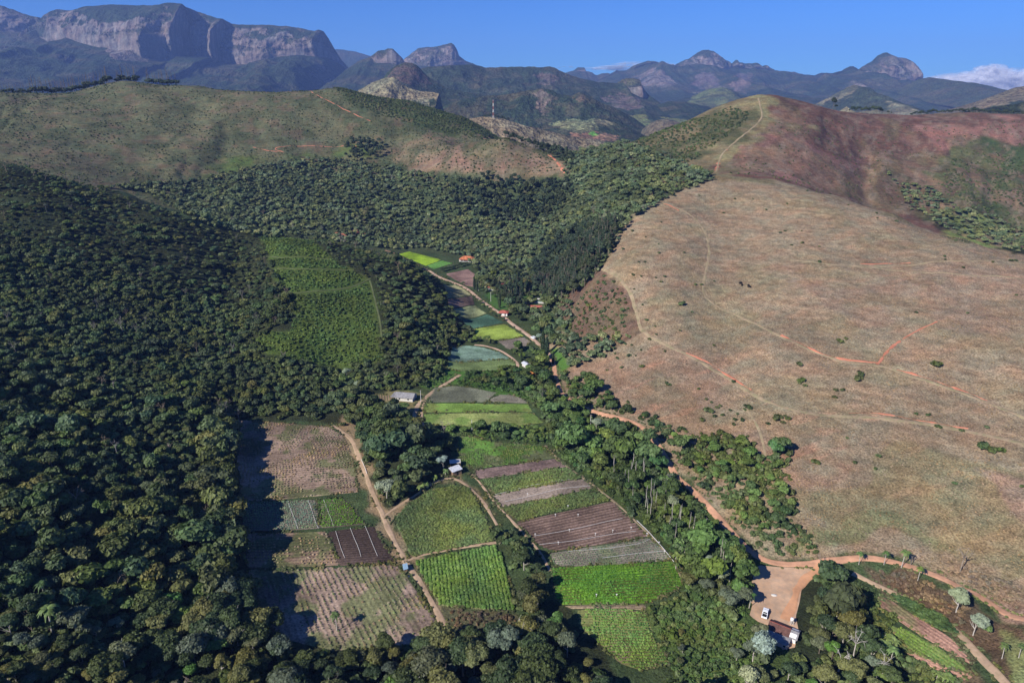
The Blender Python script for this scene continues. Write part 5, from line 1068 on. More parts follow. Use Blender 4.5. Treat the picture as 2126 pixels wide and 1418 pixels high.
for i, (key, r) in enumerate(indiv):
    s = SIZES[key] * min(1.75, .5 + rng.gamma(3.0, .15)) * (.72 + .56 * float(PN[i]))
    if key == 'left': s *= .92 - .42 * float(sstep(np.array(r[1]), 170, 380))
    valley = key in ('river', 'roadr', 'shrubb', 'rb', 'midh', 'teal', 'cross') 
    if key == 'left' and r[3] > 425 and 880 < r[4] < 1330: s = max(s, .9) * 1.3
    if i in near:
        bi = int(rng.integers(len(BROAD))); b = BROAD[bi]; w, g = WHERE.get(key, WHERE['river'])
        big = "tall" if s > 1.05 else ("small" if s < .7 else "mid sized"); shp = "flat topped" if bi in (2, 5) else "rounded"
        ti = int(rng.choice(4, p=(.15, .3, .3, .25) if valley else (.47, .28, .05, .2))); tn_ = TONES[ti][0]
        where = w + landmark(key, r[3], r[4])
        put(b, (M_PBARK if rng.random() < .35 else M_BARK, TONEM[ti]), "forest_tree", r[0], r[1], r[2], s, rng.uniform(0, 6.28), (lambda L__: L__ if len(L__.split()) <= 15 else (L__.replace(big + ' ', '', 1) if len(L__.split()) == 16 else L__.replace(shp + ' ', '', 1).replace(big + ' ', '', 1)))(f"{big} {tn_} {shp} tree {where}".replace('mid sized ', '')), g)
    else:
        q = 'valley' if valley else 'dark'; stuffpts[q].append(r[:3]); stuffscl[q].append(s)
scatter("forest", "dense dark broadleaf forest covering the left hillside and knoll", "forest", np.array(stuffpts['dark']), proto_objs(BROAD_LO, M_LEAF), 1, 1, scl=np.array(stuffscl['dark']))
scatter("woods", "mixed green trees of the valley bottom along the stream and road", "woods", np.array(stuffpts['valley']), proto_objs(BROAD_LO, M_LEAFV), 1, 1, scl=np.array(stuffscl['valley']))
scatter("forest", "broad forest filling the head of the valley behind the fields", "forest", mid[:, :3], proto_objs(BROAD_LO[:2] + FARCROWN, M_FAR), .38, 1.0, tilt=.2)
scatter("woods", "strip of wood in the hollow behind the pasture hill", "woods", hol[:, :3], proto_objs(BROAD_LO[3:] + FARCROWN, M_FAR), .5, .95)
bz = np.concatenate([cand['left'], mid, cand['river'], cand['knoll']]); bz = bz[rng.random(len(bz)) < .022]
scatter("bare_trees", "pale leafless crowns and trunks showing among the green forest crowns", "forest", bz[:, :3], proto_objs(BARE, M_GREYTW), .7, 1.15)
# understorey closing the floor between the trees
und = []
for key, sp in (('left', 0), ('bottom', 0), ('knoll', 0), ('river', 0), ('rwood', 0), ('hedge', 0), ('housel', 0), ('roadr', 0), ('midh', 0), ('teal', 0)):
    c = cand[key]; c = c[c[:, 1] < 480]
    for q in range(2):
        xy = c[:, :2] + rng.normal(0, 2.6, (len(c), 2)); ok = clear_of_roads(xy[:, 0], xy[:, 1], 1.2) & clear_of_fields(xy[:, 0], xy[:, 1], .6); und.append(xy[ok])
und = np.concatenate(und); und = np.column_stack([und, H(und[:, 0], und[:, 1])])
scatter("undergrowth", "bushy undergrowth between the trunks of the woods", "undergrowth", und, proto_objs(BUSH, M_SHRUB), 1.2, 2.4)
# shrubs of the open slopes
def slope_shrubs(label, poly, sp, y0, y1, smin, smax, mat, dens=1.0, thr=0.0, name="shrubs", lam=30):
    c = candidates(poly, sp, y0, y1); n = fbm(c[:, 0] / lam, c[:, 1] / lam, 91, 3); c = c[(rng.random(len(c)) < dens) & (n > thr)]
    return scatter(name, label, "shrubs", c[:, :3], proto_objs(TINY, mat), smin, smax)
slope_shrubs("low scrub speckling the long green ridge", COVER[0][0], 5.5, 690, 1300, .45, 1.5, M_SHRUB, .8, .40)
slope_shrubs("darker scrub on the right shoulder of the green ridge", COVER[1][0], 4.5, 900, 1280, 1.2, 2.2, M_SHRUB, .9)
slope_shrubs("grey green scrub on the left flank of the round summit", [(1290, 305), (1400, 262), (1520, 222), (1560, 235), (1540, 262), (1470, 310), (1440, 335), (1400, 350), (1320, 330)], 5.0, 672, 1050, 1.0, 2.4, M_SHRUB, .85, .3)
slope_shrubs("scrub on the dark green slope of the right hollow", [(2000, 310), (2126, 290), (2700, 290), (2700, 540), (2126, 530), (2030, 440), (1960, 400), (1950, 360)], 5.5, 680, 1100, .8, 2.0, M_SHRUB, .8, .42)
slope_shrubs("bushes of the bright green plantation on the spur", COVER[20 + 2][0] if False else [(542, 492), (640, 492), (700, 547), (768, 584), (785, 640), (798, 748), (700, 763), (600, 743), (508, 712), (560, 690), (600, 692), (612, 660), (600, 612), (575, 580)], 2.5, 330, 640, .85, 1.5,
             leafmat("plantation_leaves", [(0.070, 0.121, 0.027), (0.095, 0.142, 0.035), (0.074, 0.121, 0.027)], .15), .95)
slope_shrubs("brown dry scrub at the lower right beside the pale track", [(1790, 1185), (1880, 1190), (1960, 1220), (2010, 1260), (2000, 1310), (1930, 1280), (1860, 1240)], 1.6, 150, 230, .6, 1.3, M_DRYBUSH, .8)
slope_shrubs("dry scrub on the bank between road and pasture at the right", [(1960, 1195), (2060, 1240), (2200, 1310), (2200, 1260), (2080, 1200), (2000, 1180)], 1.8, 150, 230, .6, 1.2, M_DRYBUSH, .7)
slope_shrubs("tangled scrub on the slope right of the orange road", [(1165, 775), (1300, 850), (1450, 900), (1640, 930), (1655, 1060), (1700, 1150), (1590, 1155), (1500, 1080), (1420, 1000), (1360, 910), (1200, 840)], 2.6, 195, 430, .7, 2.1, M_SHRUB, .85, .34, lam=18)
slope_shrubs("bright green scrub and tall grass at the bottom of the valley", [(1345, 1262), (1430, 1232), (1545, 1285), (1640, 1600), (1330, 1600), (1395, 1400), (1360, 1320)], 1.7, 110, 210, .7, 1.7, leafmat("bright_scrub_leaves", [(0.10, 0.145, 0.045), (0.075, 0.13, 0.03), (0.13, 0.15, 0.06)], .25), .85)
slope_shrubs("low weeds on the fallow patch below the green row crop", [(918, 1262), (1074, 1278), (1083, 1340), (932, 1340)], 1.5, 150, 200, .4, 1.0, M_DRYBUSH, .8)
slope_shrubs("scrub patches round the brown triangle below the pasture", [(1150, 640), (1250, 560), (1312, 620), (1330, 690), (1280, 720), (1200, 700)], 3.2, 380, 560, .8, 2.0, M_SHRUB, .6, .45)
slope_shrubs("low shrubs on the brown knoll and slope left of it", [(790, 325), (880, 300), (960, 310), (1060, 285), (1130, 305), (1170, 360), (1040, 370), (900, 365), (560, 345), (560, 320)], 6.0, 700, 1000, .7, 1.8, M_SHRUB, .5, .40)
slope_shrubs("dark scrub and ferns over the burnt red slope", [(1484, 374), (1560, 280), (1640, 240), (1880, 262), (2126, 250), (2126, 400), (1990, 440), (1900, 440), (1700, 400)], 7.0, 690, 1100, .4, 1.3, M_SHRUB, .7, .46)
slope_shrubs("scrub at the foot of the forest beside the middle fields", [(860, 790), (940, 775), (1075, 762), (1110, 832), (1040, 812), (940, 800), (900, 805)], 2.2, 300, 460, .8, 1.6, leafmat("bank_leaves", [(0.07, 0.12, 0.03), (0.05, 0.09, 0.025)], .2), .8)
slope_shrubs("thick green bushes filling the belt beside the stream", R_RIVER, 2.3, 140, 430, 1.0, 2.3, M_LEAFV, .85)
slope_shrubs("mixed scrub round the wood at the lower right", [(1700, 1185), (1790, 1195), (1850, 1262), (1865, 1300), (1880, 1350), (2010, 1425), (2000, 1600), (1840, 1500), (1760, 1300)], 1.8, 120, 220, .8, 1.8, M_SHRUB, .85)
slope_shrubs("rough green scrub between the middle fields and the woods", [(925, 880), (1150, 885), (1165, 940), (1132, 925), (1027, 915), (940, 905)], 1.9, 270, 370, .7, 1.5, M_LEAFV, .8)
# weeds along road edges and field margins
wp = []
for (P, w), rk_ in zip(road_w, ROADS):
    if rk_[0] in 'ty': continue
    T = np.gradient(P, axis=0); T /= np.linalg.norm(T, axis=1)[:, None] + 1e-9; Nn = np.stack([-T[:, 1], T[:, 0]], 1)
    if P[:, 1].mean() > 520: continue
    for rep in range(9):
        sg = rng.choice([-1, 1], len(P))[:, None]; wp.append(P + T * rng.uniform(-2, 2, (len(P), 1)) + Nn * sg * (w / 2 + rng.gamma(1.3, .45, (len(P), 1)) - .25))
for P in FIELDS:
    if P[:, 1].mean() > 500: continue
    for i in range(len(P)):
        a_, b_ = P[i - 1], P[i]; L_ = np.linalg.norm(b_ - a_); n_ = int(L_ * 1.6); q = rng.random((n_, 1)); wp.append(a_ + (b_ - a_) * q + rng.normal(0, .45, (n_, 2)))
wp = np.concatenate(wp); wp = wp[fbm(wp[:, 0] / 6, wp[:, 1] / 6, 95, 3) > .44]
scatter("weeds", "weeds and grass tufts along the track edges and plot margins", "weeds", np.column_stack([wp, H(wp[:, 0], wp[:, 1]) + .1]), proto_objs(TINY, leafmat("weed_leaves", [(0.09, 0.12, 0.04), (0.14, 0.14, 0.06), (0.07, 0.10, 0.035), (0.20, 0.17, 0.09)], .15)), .25, .75)
# grass tussocks on the pasture hill
HP = [(1150, 690), (1330, 880), (1590, 1160), (1840, 1150), (2126, 1270), (2600, 1400), (2600, 545), (2126, 535), (1800, 435), (1480, 377), (1290, 475), (1250, 560)]
c = candidates(HP, 1.5, 190, 640, -.2, 1.1); c = c[rng.random(len(c)) < .8 * np.clip(330 / c[:, 1], 0, 1) ** 2]
TUSS = [crown_mesh("tussock", .36, .42, -.12, 16, .17, 1, core=False)[0] for i in range(3)]
M_TUSS = leafmat("dry_tussocks", [(0.20, 0.145, 0.095), (0.26, 0.19, 0.13), (0.15, 0.125, 0.07), (0.30, 0.215, 0.155)], 0, .2)
scatter("grass", "dry grass tussocks over the pasture hill", "grass", c[:, :3], proto_objs(TUSS, M_TUSS), .5, 1.3)
# tall straight eucalyptus stands
eu = []
for poly, sp, y0, y1, ss in [([(1100, 560), (1150, 500), (1230, 470), (1290, 480), (1270, 530), (1235, 580), (1190, 620), (1140, 640), (1110, 610)], 5.2, 440, 760, 1.0), ([(930, 395), (1000, 370), (1120, 385), (1180, 380), (1190, 420), (1120, 470), (1000, 460), (940, 430)], 7, 780, 960, 1.05),
                             ([(715, 310), (760, 295), (800, 305), (790, 330), (740, 340), (715, 330)], 7, 800, 1150, 1.1), ([(1000, 275), (1040, 270), (1110, 282), (1160, 310), (1200, 340), (1160, 345), (1100, 305), (1040, 288), (1000, 292)], 7, 880, 1150, .85),
                             ([(1010, 610), (1090, 560), (1120, 600), (1090, 650), (1060, 640)], 7, 420, 640, .8)]:
    c = candidates(poly, sp, y0, y1); eu += [(r, ss * rng.uniform(.75, 1.15)) for r in c]
eu.sort(key=lambda q: q[0][1])
for k, (r, s) in enumerate(eu[:230]):
    hi = r[1] < 700
    put(EUC[k % 3], (M_BARK, M_EUC), "eucalyptus_tree", r[0], r[1], r[2], s, rng.uniform(0, 6.28), "tall dark tree " + (("in the front" if r[1] < 505 else "in the middle" if r[1] < 560 else "in the rear") + " of the stand above the valley houses" + (", pasture side" if r[3] > 1215 else ", house side" if r[3] < 1160 else "") if hi else "in the dark stand below the brown knoll"), "tall trees " + ("above the valley houses" if hi else "below the brown knoll"))
if len(eu) > 230: scatter("woods", "tall dark trees round the brown knoll and on its skyline", "woods", np.array([q[0][:3] for q in eu[230:]]), proto_objs(EUC_LO, M_EUC), 1, 1, scl=np.array([q[1] for q in eu[230:]]))
def at_px(u, v, ymin=None): return unproj(u, v, ymin)
# skyline pines on the green ridge
for k in range(64):
    u = 4 + k * 5.7 + rng.uniform(-2, 2)
    if 290 < u < 302 or 232 < u < 240: continue
    v = np.interp(u, [0, 100, 200, 300, 365], [186, 178, 172, 170, 178]); a = float(ray(u, v)[0]); Y_ = np.linspace(1000, 1400, 80); q = (H(a * Y_, Y_) - CAM_Z) / Y_; y = Y_[np.argmax(q)] + rng.uniform(4, 22)
    put((EUC[k % 3][0], BROAD_LO[k % 6]), (M_BARK, M_EUC), "pine_tree", a * y, y, float(H(a * y, y)) - 3, rng.uniform(1.35, 2.0) * (1 if u > 60 else .7), rng.uniform(0, 6.28), "dark pine on the left skyline " + ("near the highest point of the green ridge" if u > 240 else ("at the far left end of the tree row" if u < 90 else "in the long row behind the green ridge")), "pines on the left skyline, " + ("east" if u > 240 else "west" if u < 90 else "middle"))
def on_crest(u, y0, y1, back=3):
    a = float(ray(u, 245)[0]); Y_ = np.linspace(y0, y1, 120); q = (H(a * Y_, Y_) - CAM_Z) / Y_; y = Y_[np.argmax(q)] + back; return a * y, y, float(H(a * y, y))
for k, (u, hpx) in enumerate([(1726, 22), (1732, 12), (1762, 8), (1767, 15), (1775, 14), (1781, 16), (1787, 13), (1795, 16), (1801, 12), (1809, 17), (1815, 15), (1819, 18), (1824, 16), (1830, 12), (1842, 9), (1849, 6)]):
    x, y, z = on_crest(u, 940, 1200); s = hpx * y / FPX / 9.5
    put(BROAD[k % 8], (M_BARK, M_EUC), "eucalyptus_tree", x, y, z - .5, s, k, "large lone tree standing on the red ridge against the blue hills" if k == 0 else ("small tree right beside the lone ridge tree" if k == 1 else "thin tree in the row on the red ridge skyline"), "trees on the red ridge skyline" if k > 1 else None, sx=.75 if k else .6)
for k in range(46):
    u = 1890 + k * 5.4; x, y, z = on_crest(u, 940, 1250, rng.uniform(8, 30)); s = rng.uniform(.35, .62)
    put(BROAD[k % 8], (M_BARK, M_EUC), "pine_tree", x, y, z - 1, s * 1.8, k, "low dark tree of the row on the right skyline behind the red ridge", "trees on the right skyline")
# silvery trees
SILV = [(803, 1012, 1.0, "big round silvery tree beside the track fork left of the leafy field"), (921, 958, .8, "silvery tree behind the white hut"), (1490, 1198, .75, "silvery tree at the lower end of the roadside belt"), (1395, 1045, .7, "silvery tree near the top right of the big furrowed field"),
        (1290, 945, .6, "silvery tree below the bend of the orange road"), (1238, 885, .7, "silvery tree at the top of the roadside belt"), (1470, 1165, .5, "small silvery tree above the bright lettuce field"), (1985, 1250, .95, "broad silvery tree beside the orange road at the right"), (2020, 1300, .85, "round silvery tree below the broad one at the right"),
        (1580, 1350, 1.0, "large silvery tree left of the farmhouse"), (1455, 1110, .6, "silvery tree among pale trunks beside the road"), (1330, 985, .5, "pale tree in the belt right of the tan strip"), (1120, 620 + 80, .6, "grey silvery tree right of the parked van"),
        (720, 780, .7, "pale silvery tree at the lower edge of the plantation spur"), (745, 800, .6, "second pale tree right below the plantation spur"), (1550, 1418, .8, "silvery tree at the bottom edge left of the yard"), (1130, 710, .7, "grey crowned tree beside the road and lawn"), (1010, 585 + 5, .5, "pale small tree by the pink tilled fan plot")]
for u, v, s, lab in SILV:
    p = at_px(u, v + 22 * s if v > 900 else v + 6); b = BROAD[int(rng.integers(len(BROAD)))]
    put(b, (M_PBARK, M_SILVER), "silvery_tree", p[0], p[1], p[2], s * 1.05, rng.uniform(0, 6), lab, "silvery trees of the valley")
# yellow green clumps
for u, v, s, lab in [(1025, 575, .8, "yellow green bamboo clump above the red roofed house"), (1045, 565, .9, "tall yellow green bamboo clump behind the red roofed house"), (1060, 555, .8, "upper yellow green bamboo clump in the dark stand"), (990, 548, .45, "bright yellow tree beside the orange roofed house"), (1168, 722, .5, "yellow green tree on the lawn by the road"),
                     (1265, 498, .7, "yellow green trees at the left edge of the pasture hill"), (1240, 505, .7, "yellow green tree just inside the stand below the pasture edge")]:
    p = at_px(u, v); put(BROAD[3], (M_BARK, M_YELLOW), "bamboo_clump" if "bamboo" in lab else "yellow_tree", p[0], p[1], p[2], s, u, lab, None, cat="tree")
# cypresses by the houses
for k, (u, v, s, lab) in enumerate([(1037, 640, .95, "single dark cypress by the road below the red roofed house"), (1071, 618, 1.0, "left cypress of the group behind the small lawn"), (1083, 616, 1.1, "tallest cypress of the group behind the small lawn"), (1095, 612, .9, "right cypress of the group behind the small lawn"),
                                    (985, 602, .8, "cypress at the corner of the pink fan shaped plot"), (991, 606, .7, "slim cypress right of the one at the fan shaped plot"), (1127, 735, 1.1, "left cypress of the pair beside the road"), (1135, 742, 1.0, "right cypress of the pair beside the road"), (1082, 756, .6, "small cypress at the corner of the blue green field"), (1148, 757, .6, "cypress left of the road above the bend")]):
    p = at_px(u, v); put(CYP, (M_BARK, M_CYP), "cypress_tree", p[0], p[1], p[2], s, k, lab, "cypresses near the valley houses")
# dark round orchard row and roadside balls
for k in range(9):
    q = k / 8; u = 917 + 52 * q; v = 565 - 14 * q; p = at_px(u, v); place = "first at the left end" if k == 0 else ("last at the right end" if k == 8 else f"between its two ends")
    put((EUC[0][0], BROAD[k % 6][1]), (M_BARK, M_CYP), "orchard_tree", p[0], p[1], p[2] - 1.5, .62, k, f"dark round tree {place} of the row above the fan shaped plot", "dark row above the fan shaped plot" if 0 < k < 8 else None)
for k, (u, v, s) in enumerate([(926, 580, .4), (962, 592, .45), (985, 622, .5), (997, 630, .5), (1004, 637, .5), (1012, 642, .5), (1020, 652, .5), (1028, 657, .5), (1036, 662, .5), (1045, 667, .45)]):
    p = at_px(u, v); put(BROAD[k % 8], (M_BARK, M_LEAF), "roadside_tree", p[0], p[1], p[2] - .8, s, k, "small dark tree on the verge between the road and the " + ("pink fan plot" if k < 2 else "upper strip of fields"), "roadside trees by the " + ("fan plot" if k < 2 else "upper fields"))
# palms, bananas, dead trees
for k, (u, v, s, lab) in enumerate([(110, 1320, 1.3, "big palm in the forest near the bottom left corner"), (95, 1250, .9, "palm with upright fronds above the big forest palm"), (1783, 1172, .7, "palm by the road right of the junction"), (1835, 1172, .75, "second palm by the road right of the junction"), (1871, 1178, .95, "tall palm at the right bend of the road"),
                                    (1905, 1205, .7, "palm just below the red road at the right"), (2080, 1367, .7, "slender palm below the pale track at the lower right"), (2115, 1365, .65, "slender palm at the right edge near the bottom"), (1845, 1385, 1.0, "palm at the edge of the wood by the lower red strip"), (1555, 1262, .8, "palm like tree at the left edge of the yard"), (380, 790, .8, "palm rising from the left hillside forest"), (700, 1310, .9, "palm at the edge of the wood below the stubble field")]):
    p = at_px(u, v); put(PALM, (M_PBARK, M_LEAFV), "palm_tree", p[0], p[1], p[2], s, k * 1.3, lab, None)
for k, (u, v, s, lab) in enumerate([(873, 1020, 1.15, "large banana plant at the top left of the leafy field"), (903, 998, .9, "banana plant on the path to the white hut"), (925, 985, .9, "banana plant nearest the white hut"), (885, 1012, .9, "banana plant beside the large one")] +
                                   [(1403 + (j % 4) * 9, 1140 + j * 5, .95, "banana plant in the clump right of the grey seedling field") for j in range(9)] + [(1835 + (j % 3) * 9, 1330 + j * 6, 1.1, "banana plant at the edge of the wood by the grass strip") for j in range(6)] + [(1945 + j * 8, 1408 + j * 3, 1.0, "banana plant at the bottom edge by the red strip") for j in range(4)]):
    p = at_px(u, v); put(BANANA, (M_PBARK, M_BANANA), "banana_plant", p[0], p[1], p[2], s, k * .9, lab, None if k < 4 else "banana plants " + lab.split("plant ")[1], cat="banana plant", parts=("stem", "leaf_crown"))
for k, (u, v, s, lab) in enumerate([(1993, 1186, 1.15, "lone bare dead tree standing in the dry pasture above the road"), (1890, 1175, .7, "leafless stump like tree at the right bend of the road"), (1700, 1182, .6, "bare grey tree at the road junction"), (498, 880, 1.0, "grey leafless tree at the top left corner of the stubble field"), (470, 870, 1.0, "grey leafless tree in the forest edge"), (455, 850, .9, "upper grey leafless tree in the forest edge"),
                                    (485, 1110, .9, "grey leafless tree beside the shadowed field edge"), (1105, 1290, .9, "white limbed bare tree in the row between the fields"), (1085, 1340, 1.0, "white limbed bare tree at the bottom of the row between fields"), (1830, 1410, 1.1, "bare white branches in the wood at the bottom"), (1770, 1370, 1.1, "tangled bare white branches in the middle of the right wood"), (1740, 1400, 1.2, "forked bare tree at the bottom of the right wood"), (1735, 1290, 1.0, "forked white branches near the top of the right wood")]):
    p = at_px(u, v); t = put((BARE[k % 2],), (M_GREYTW if k < 7 else M_PBARK,), "dead_tree", p[0], p[1], p[2] + (0 if k == 0 else 1.2), s, k, lab, None, parts=("branches",))
# pale straight trunks along the stream
for k in range(34):
    u = rng.uniform(1260, 1520); v = 960 + (u - 1260) * .75 + rng.uniform(-30, 60); p = at_px(u, v)
    if pldist(np.array([p[0]]), np.array([p[1]]), road_w[0][0])[0] < 5: continue
    put((EUC[k % 3][0], TINY[k % 4]), (M_PBARK, M_LEAFV), "pale_trunk_tree", p[0], p[1], p[2], rng.uniform(.45, .7), k, "thin pale trunk with few leaves in the belt beside the orange road", "thin pale trunks beside the orange road", sx=.8)
# bushes of the pasture hill, each where it grows
BZ = [(510, 115), (790, 175), (610, 190), (660, 130), (735, 130), (880, 150), (965, 95), (1135, 155), (1255, 190), (1260, 210), (1340, 225), (1590, 305), (190, 340), (445, 355), (285, 290), (350, 228), (230, 265), (340, 320), (340, 357), (940, 265), (850, 272), (870, 265), (900, 325), (945, 315), (280, 395), (255, 395), (230, 450), (325, 462), (365, 458), (265, 455), (495, 490),
      (520, 490), (570, 475), (235, 510), (440, 575), (480, 605), (290, 640), (325, 665), (270, 575), (350, 480), (1015, 395), (1545, 385), (1545, 372), (1745, 395), (1620, 420), (1820, 390), (1840, 390), (1845, 535), (1640, 610), (1420, 608), (1100, 730), (1125, 718), (925, 830), (1510, 835), (1185, 870), (1180, 890), (940, 895), (950, 915), (930, 905), (1115, 935), (1080, 965), (1085, 935), (1015, 330),
      (570, 745), (430, 685), (365, 770), (655, 900), (510, 930), (540, 972), (370, 905), (380, 912), (545, 1025), (585, 1010), (610, 1040), (710, 1010), (700, 1015), (520, 1060), (650, 1080), (660, 1060), (690, 1060), (840, 1055), (885, 1055), (795, 1075), (1420, 1035), (1475, 1040), (1515, 1090), (1615, 1105), (1720, 1090), (1130, 1135), (1265, 1215), (1250, 1265), (1165, 1240), (1715, 1180), (1740, 1190),
      (1690, 1170), (1770, 1190), (995, 1240), (1585, 1330), (1870, 1340), (195, 740), (165, 800), (155, 780), (240, 790), (225, 745), (265, 765), (215, 790), (270, 835), (120, 850), (60, 870), (185, 840), (300, 720), (330, 700), (600, 1000), (560, 985), (640, 1020), (670, 1035), (575, 1045), (715, 1130), (740, 1160), (690, 1150), (860, 1070), (870, 1045), (60, 900), (90, 905), (140, 960), (210, 985)]
BIGB = {(925, 830): 2.0, (1510, 835): 2.6, (1715, 1180): 2.8, (1740, 1190): 1.9, (1770, 1190): 1.7, (1690, 1170): 1.6, (1180, 890): 2.0, (1185, 870): 2.0, (440, 575): 2.2, (710, 1010): 2.0, (545, 1025): 2.0, (840, 1055): 2.0, (1100, 730): 1.7, (940, 895): 1.8, (995, 1240): 1.5}
NAMED = {(1510, 835): "round dark bush alone on the right part of the pasture hill", (925, 830): "dark bush between the two long tracks in the middle of the pasture", (1715, 1180): "largest spreading bush at the right edge of the pasture hill", (1740, 1190): "bush beside the largest spreading one at the right", (440, 575): "low wide bush left of the faint track on the pasture",
         (995, 1240): "pale green bush low on the pasture above the road", (1100, 730): "dark bush above the red bank of the winding track", (510, 115): "small dark bush near the top left brow of the pasture hill"}
for k, (bx, by) in enumerate(BZ):
    u = 1200 + bx / 2.026; v = 350 + by / 2.026; p = at_px(u, v, 190); s = BIGB.get((bx, by), rng.uniform(.75, 1.25))
    zone = ("high on the pasture hill" if v < 520 else "on the middle of the pasture hill" if v < 700 else "low on the pasture hill") + (" near its left edge" if u < 1450 else " right of centre" if u > 1800 else " in front of centre")
    o = bpy.data.objects.new("bush", BUSHM[k % 5]) if False else None
    me = BUSH[k % 5]; key = (me.name, M_SHRUB.name)
    if key not in INST: m2 = me.copy(); m2.name = "bush"; m2.materials.append(M_SHRUB); INST[key] = m2
    o = bpy.data.objects.new("bush", INST[key]); COL.objects.link(o); o.location = p; o.scale = (s, s, s * .9); o.rotation_euler = (0, 0, k)
    tag(o, label=NAMED.get((bx, by), "small dark bush " + zone), cat="bush", group="bushes " + zone)
# ================================================================ BUILDINGS, VEHICLES, SMALL THINGS
def box_bm(bm, x0, x1, y0, y1, z0, z1):
    v = [bm.verts.new((x, y, z)) for z in (z0, z1) for y in (y0, y1) for x in (x0, x1)]
    for f in ((0, 2, 3, 1), (4, 5, 7, 6), (0, 1, 5, 4), (2, 6, 7, 3), (0, 4, 6, 2), (1, 3, 7, 5)): bm.faces.new([v[i] for i in f])
def prism_bm(bm, pts, y0, y1):
    a = [bm.verts.new((x, y0, z)) for x, z in pts]; b = [bm.verts.new((x, y1, z)) for x, z in pts]; n = len(pts)
    bm.faces.new(a); bm.faces.new(b[::-1])
    for i in range(n): bm.faces.new([a[i - 1], b[i - 1], b[i], a[i]])
def part(name, fn, mat, parent, bevel=0, label=None):
    bm = bmesh.new(); fn(bm)
    if bevel: bmesh.ops.bevel(bm, geom=bm.edges[:], offset=bevel, segments=2, affect='EDGES', profile=.6)
    bmesh.ops.recalc_face_normals(bm, faces=bm.faces[:])
    me = bpy.data.meshes.new(name); bm.to_mesh(me); bm.free()
    o = link(name, me, mat, parent)
    if label: o["label"] = label
    return o
def tilemat(name, rgb, pitch, axis='Y'):
    m, nt, b = nmat(name, .85, .1); tc = nd(nt, "ShaderNodeTexCoord"); w = nd(nt, "ShaderNodeTexWave"); w.bands_direction = axis; w.inputs["Scale"].default_value = 1 / pitch; w.inputs["Distortion"].default_value = .6; nt.links.new(tc.outputs["Object"], w.inputs[0])
    n = noise(nt, tc.outputs["Object"], .9, 4, .7); c = nd(nt, "ShaderNodeRGB"); c.outputs[0].default_value = (*rgb, 1)
    nt.links.new(vmath(nt, 'SCALE', c.outputs[0], smath(nt, 'MULTIPLY', mrange(nt, w.outputs["Fac"], 0, 1, .8, 1.1), mrange(nt, n, .3, .7, .65, 1.3))), b.inputs[0])
    bp = nd(nt, "ShaderNodeBump"); bp.inputs["Distance"].default_value = .08; nt.links.new(w.outputs["Fac"], bp.inputs["Height"]); nt.links.new(bp.outputs[0], b.inputs["Normal"]); return m
M_WHITE = plain("whitewash", (0.72, 0.70, 0.66), .8, .2, .12); M_PINKW = plain("pinkish_plaster", (0.62, 0.45, 0.38), .85, .1, .15)
M_ORTILE = tilemat("orange_roof_tiles", (0.62, 0.22, 0.10), .6); M_RDTILE = tilemat("red_roof_tiles", (0.50, 0.15, 0.11), .6); M_BRTILE = tilemat("brown_roof_tiles", (0.20, 0.105, 0.085), .5)
M_GREYRF = tilemat("grey_sheet_roof", (0.30, 0.29, 0.29), .9); M_ZINC = tilemat("pale_sheet_roof", (0.62, 0.64, 0.68), .7)
M_DARKW = plain("dark_window_glass", (0.02, 0.022, 0.026), .25, .5, .1); M_WOOD = plain("weathered_wood", (0.24, 0.16, 0.10), .9, .1)
M_TEAL = plain("pool_water", (0.10, 0.42, 0.40), .15, .5, .1); M_STONE = plain("pale_paving", (0.55, 0.52, 0.47), .9, .1, .15)
M_CARW = plain("white_car_paint", (0.75, 0.76, 0.78), .3, .5, .04); M_TYRE = plain("tyre_rubber", (0.02, 0.02, 0.02), .9, .1); M_CONC = plain("concrete_post", (0.62, 0.60, 0.56), .8, .2)
M_BLUE = plain("blue_sheet", (0.22, 0.33, 0.42), .5, .3); M_PIPE = plain("white_pipe", (0.70, 0.68, 0.64), .6, .3, .08); M_ORANGE = plain("orange_canvas", (0.60, 0.24, 0.07), .8, .1)
def roof_gable(bm, L, W, z, rise, ov=.5, th=.18, y_off=0):
    pts = [(-W / 2 - ov, z - ov * rise / (W / 2)), (0, z + rise), (W / 2 + ov, z - ov * rise / (W / 2)), (W / 2 + ov, z - ov * rise / (W / 2) - th), (0, z + rise - th), (-W / 2 - ov, z - ov * rise / (W / 2) - th)]
    prism_bm(bm, pts, y_off - L / 2 - ov, y_off + L / 2 + ov)
def roof_hip(bm, L, W, z, rise, ov=.6):
    a, b = W / 2 + ov, L / 2 + ov; zz = z - .15; r = max(.1, L / 2 - W / 2 * .9)
    v = [bm.verts.new(p) for p in [(-a, -b, zz), (a, -b, zz), (a, b, zz), (-a, b, zz), (0, -r, z + rise), (0, r, z + rise), (-a, -b, zz - .12), (a, -b, zz - .12), (a, b, zz - .12), (-a, b, zz - .12)]]
    for f in ((0, 1, 4), (1, 2, 5, 4), (2, 3, 5), (3, 0, 4, 5), (6, 7, 1, 0), (7, 8, 2, 1), (8, 9, 3, 2), (9, 6, 0, 3), (9, 8, 7, 6)): bm.faces.new([v[i] for i in f])
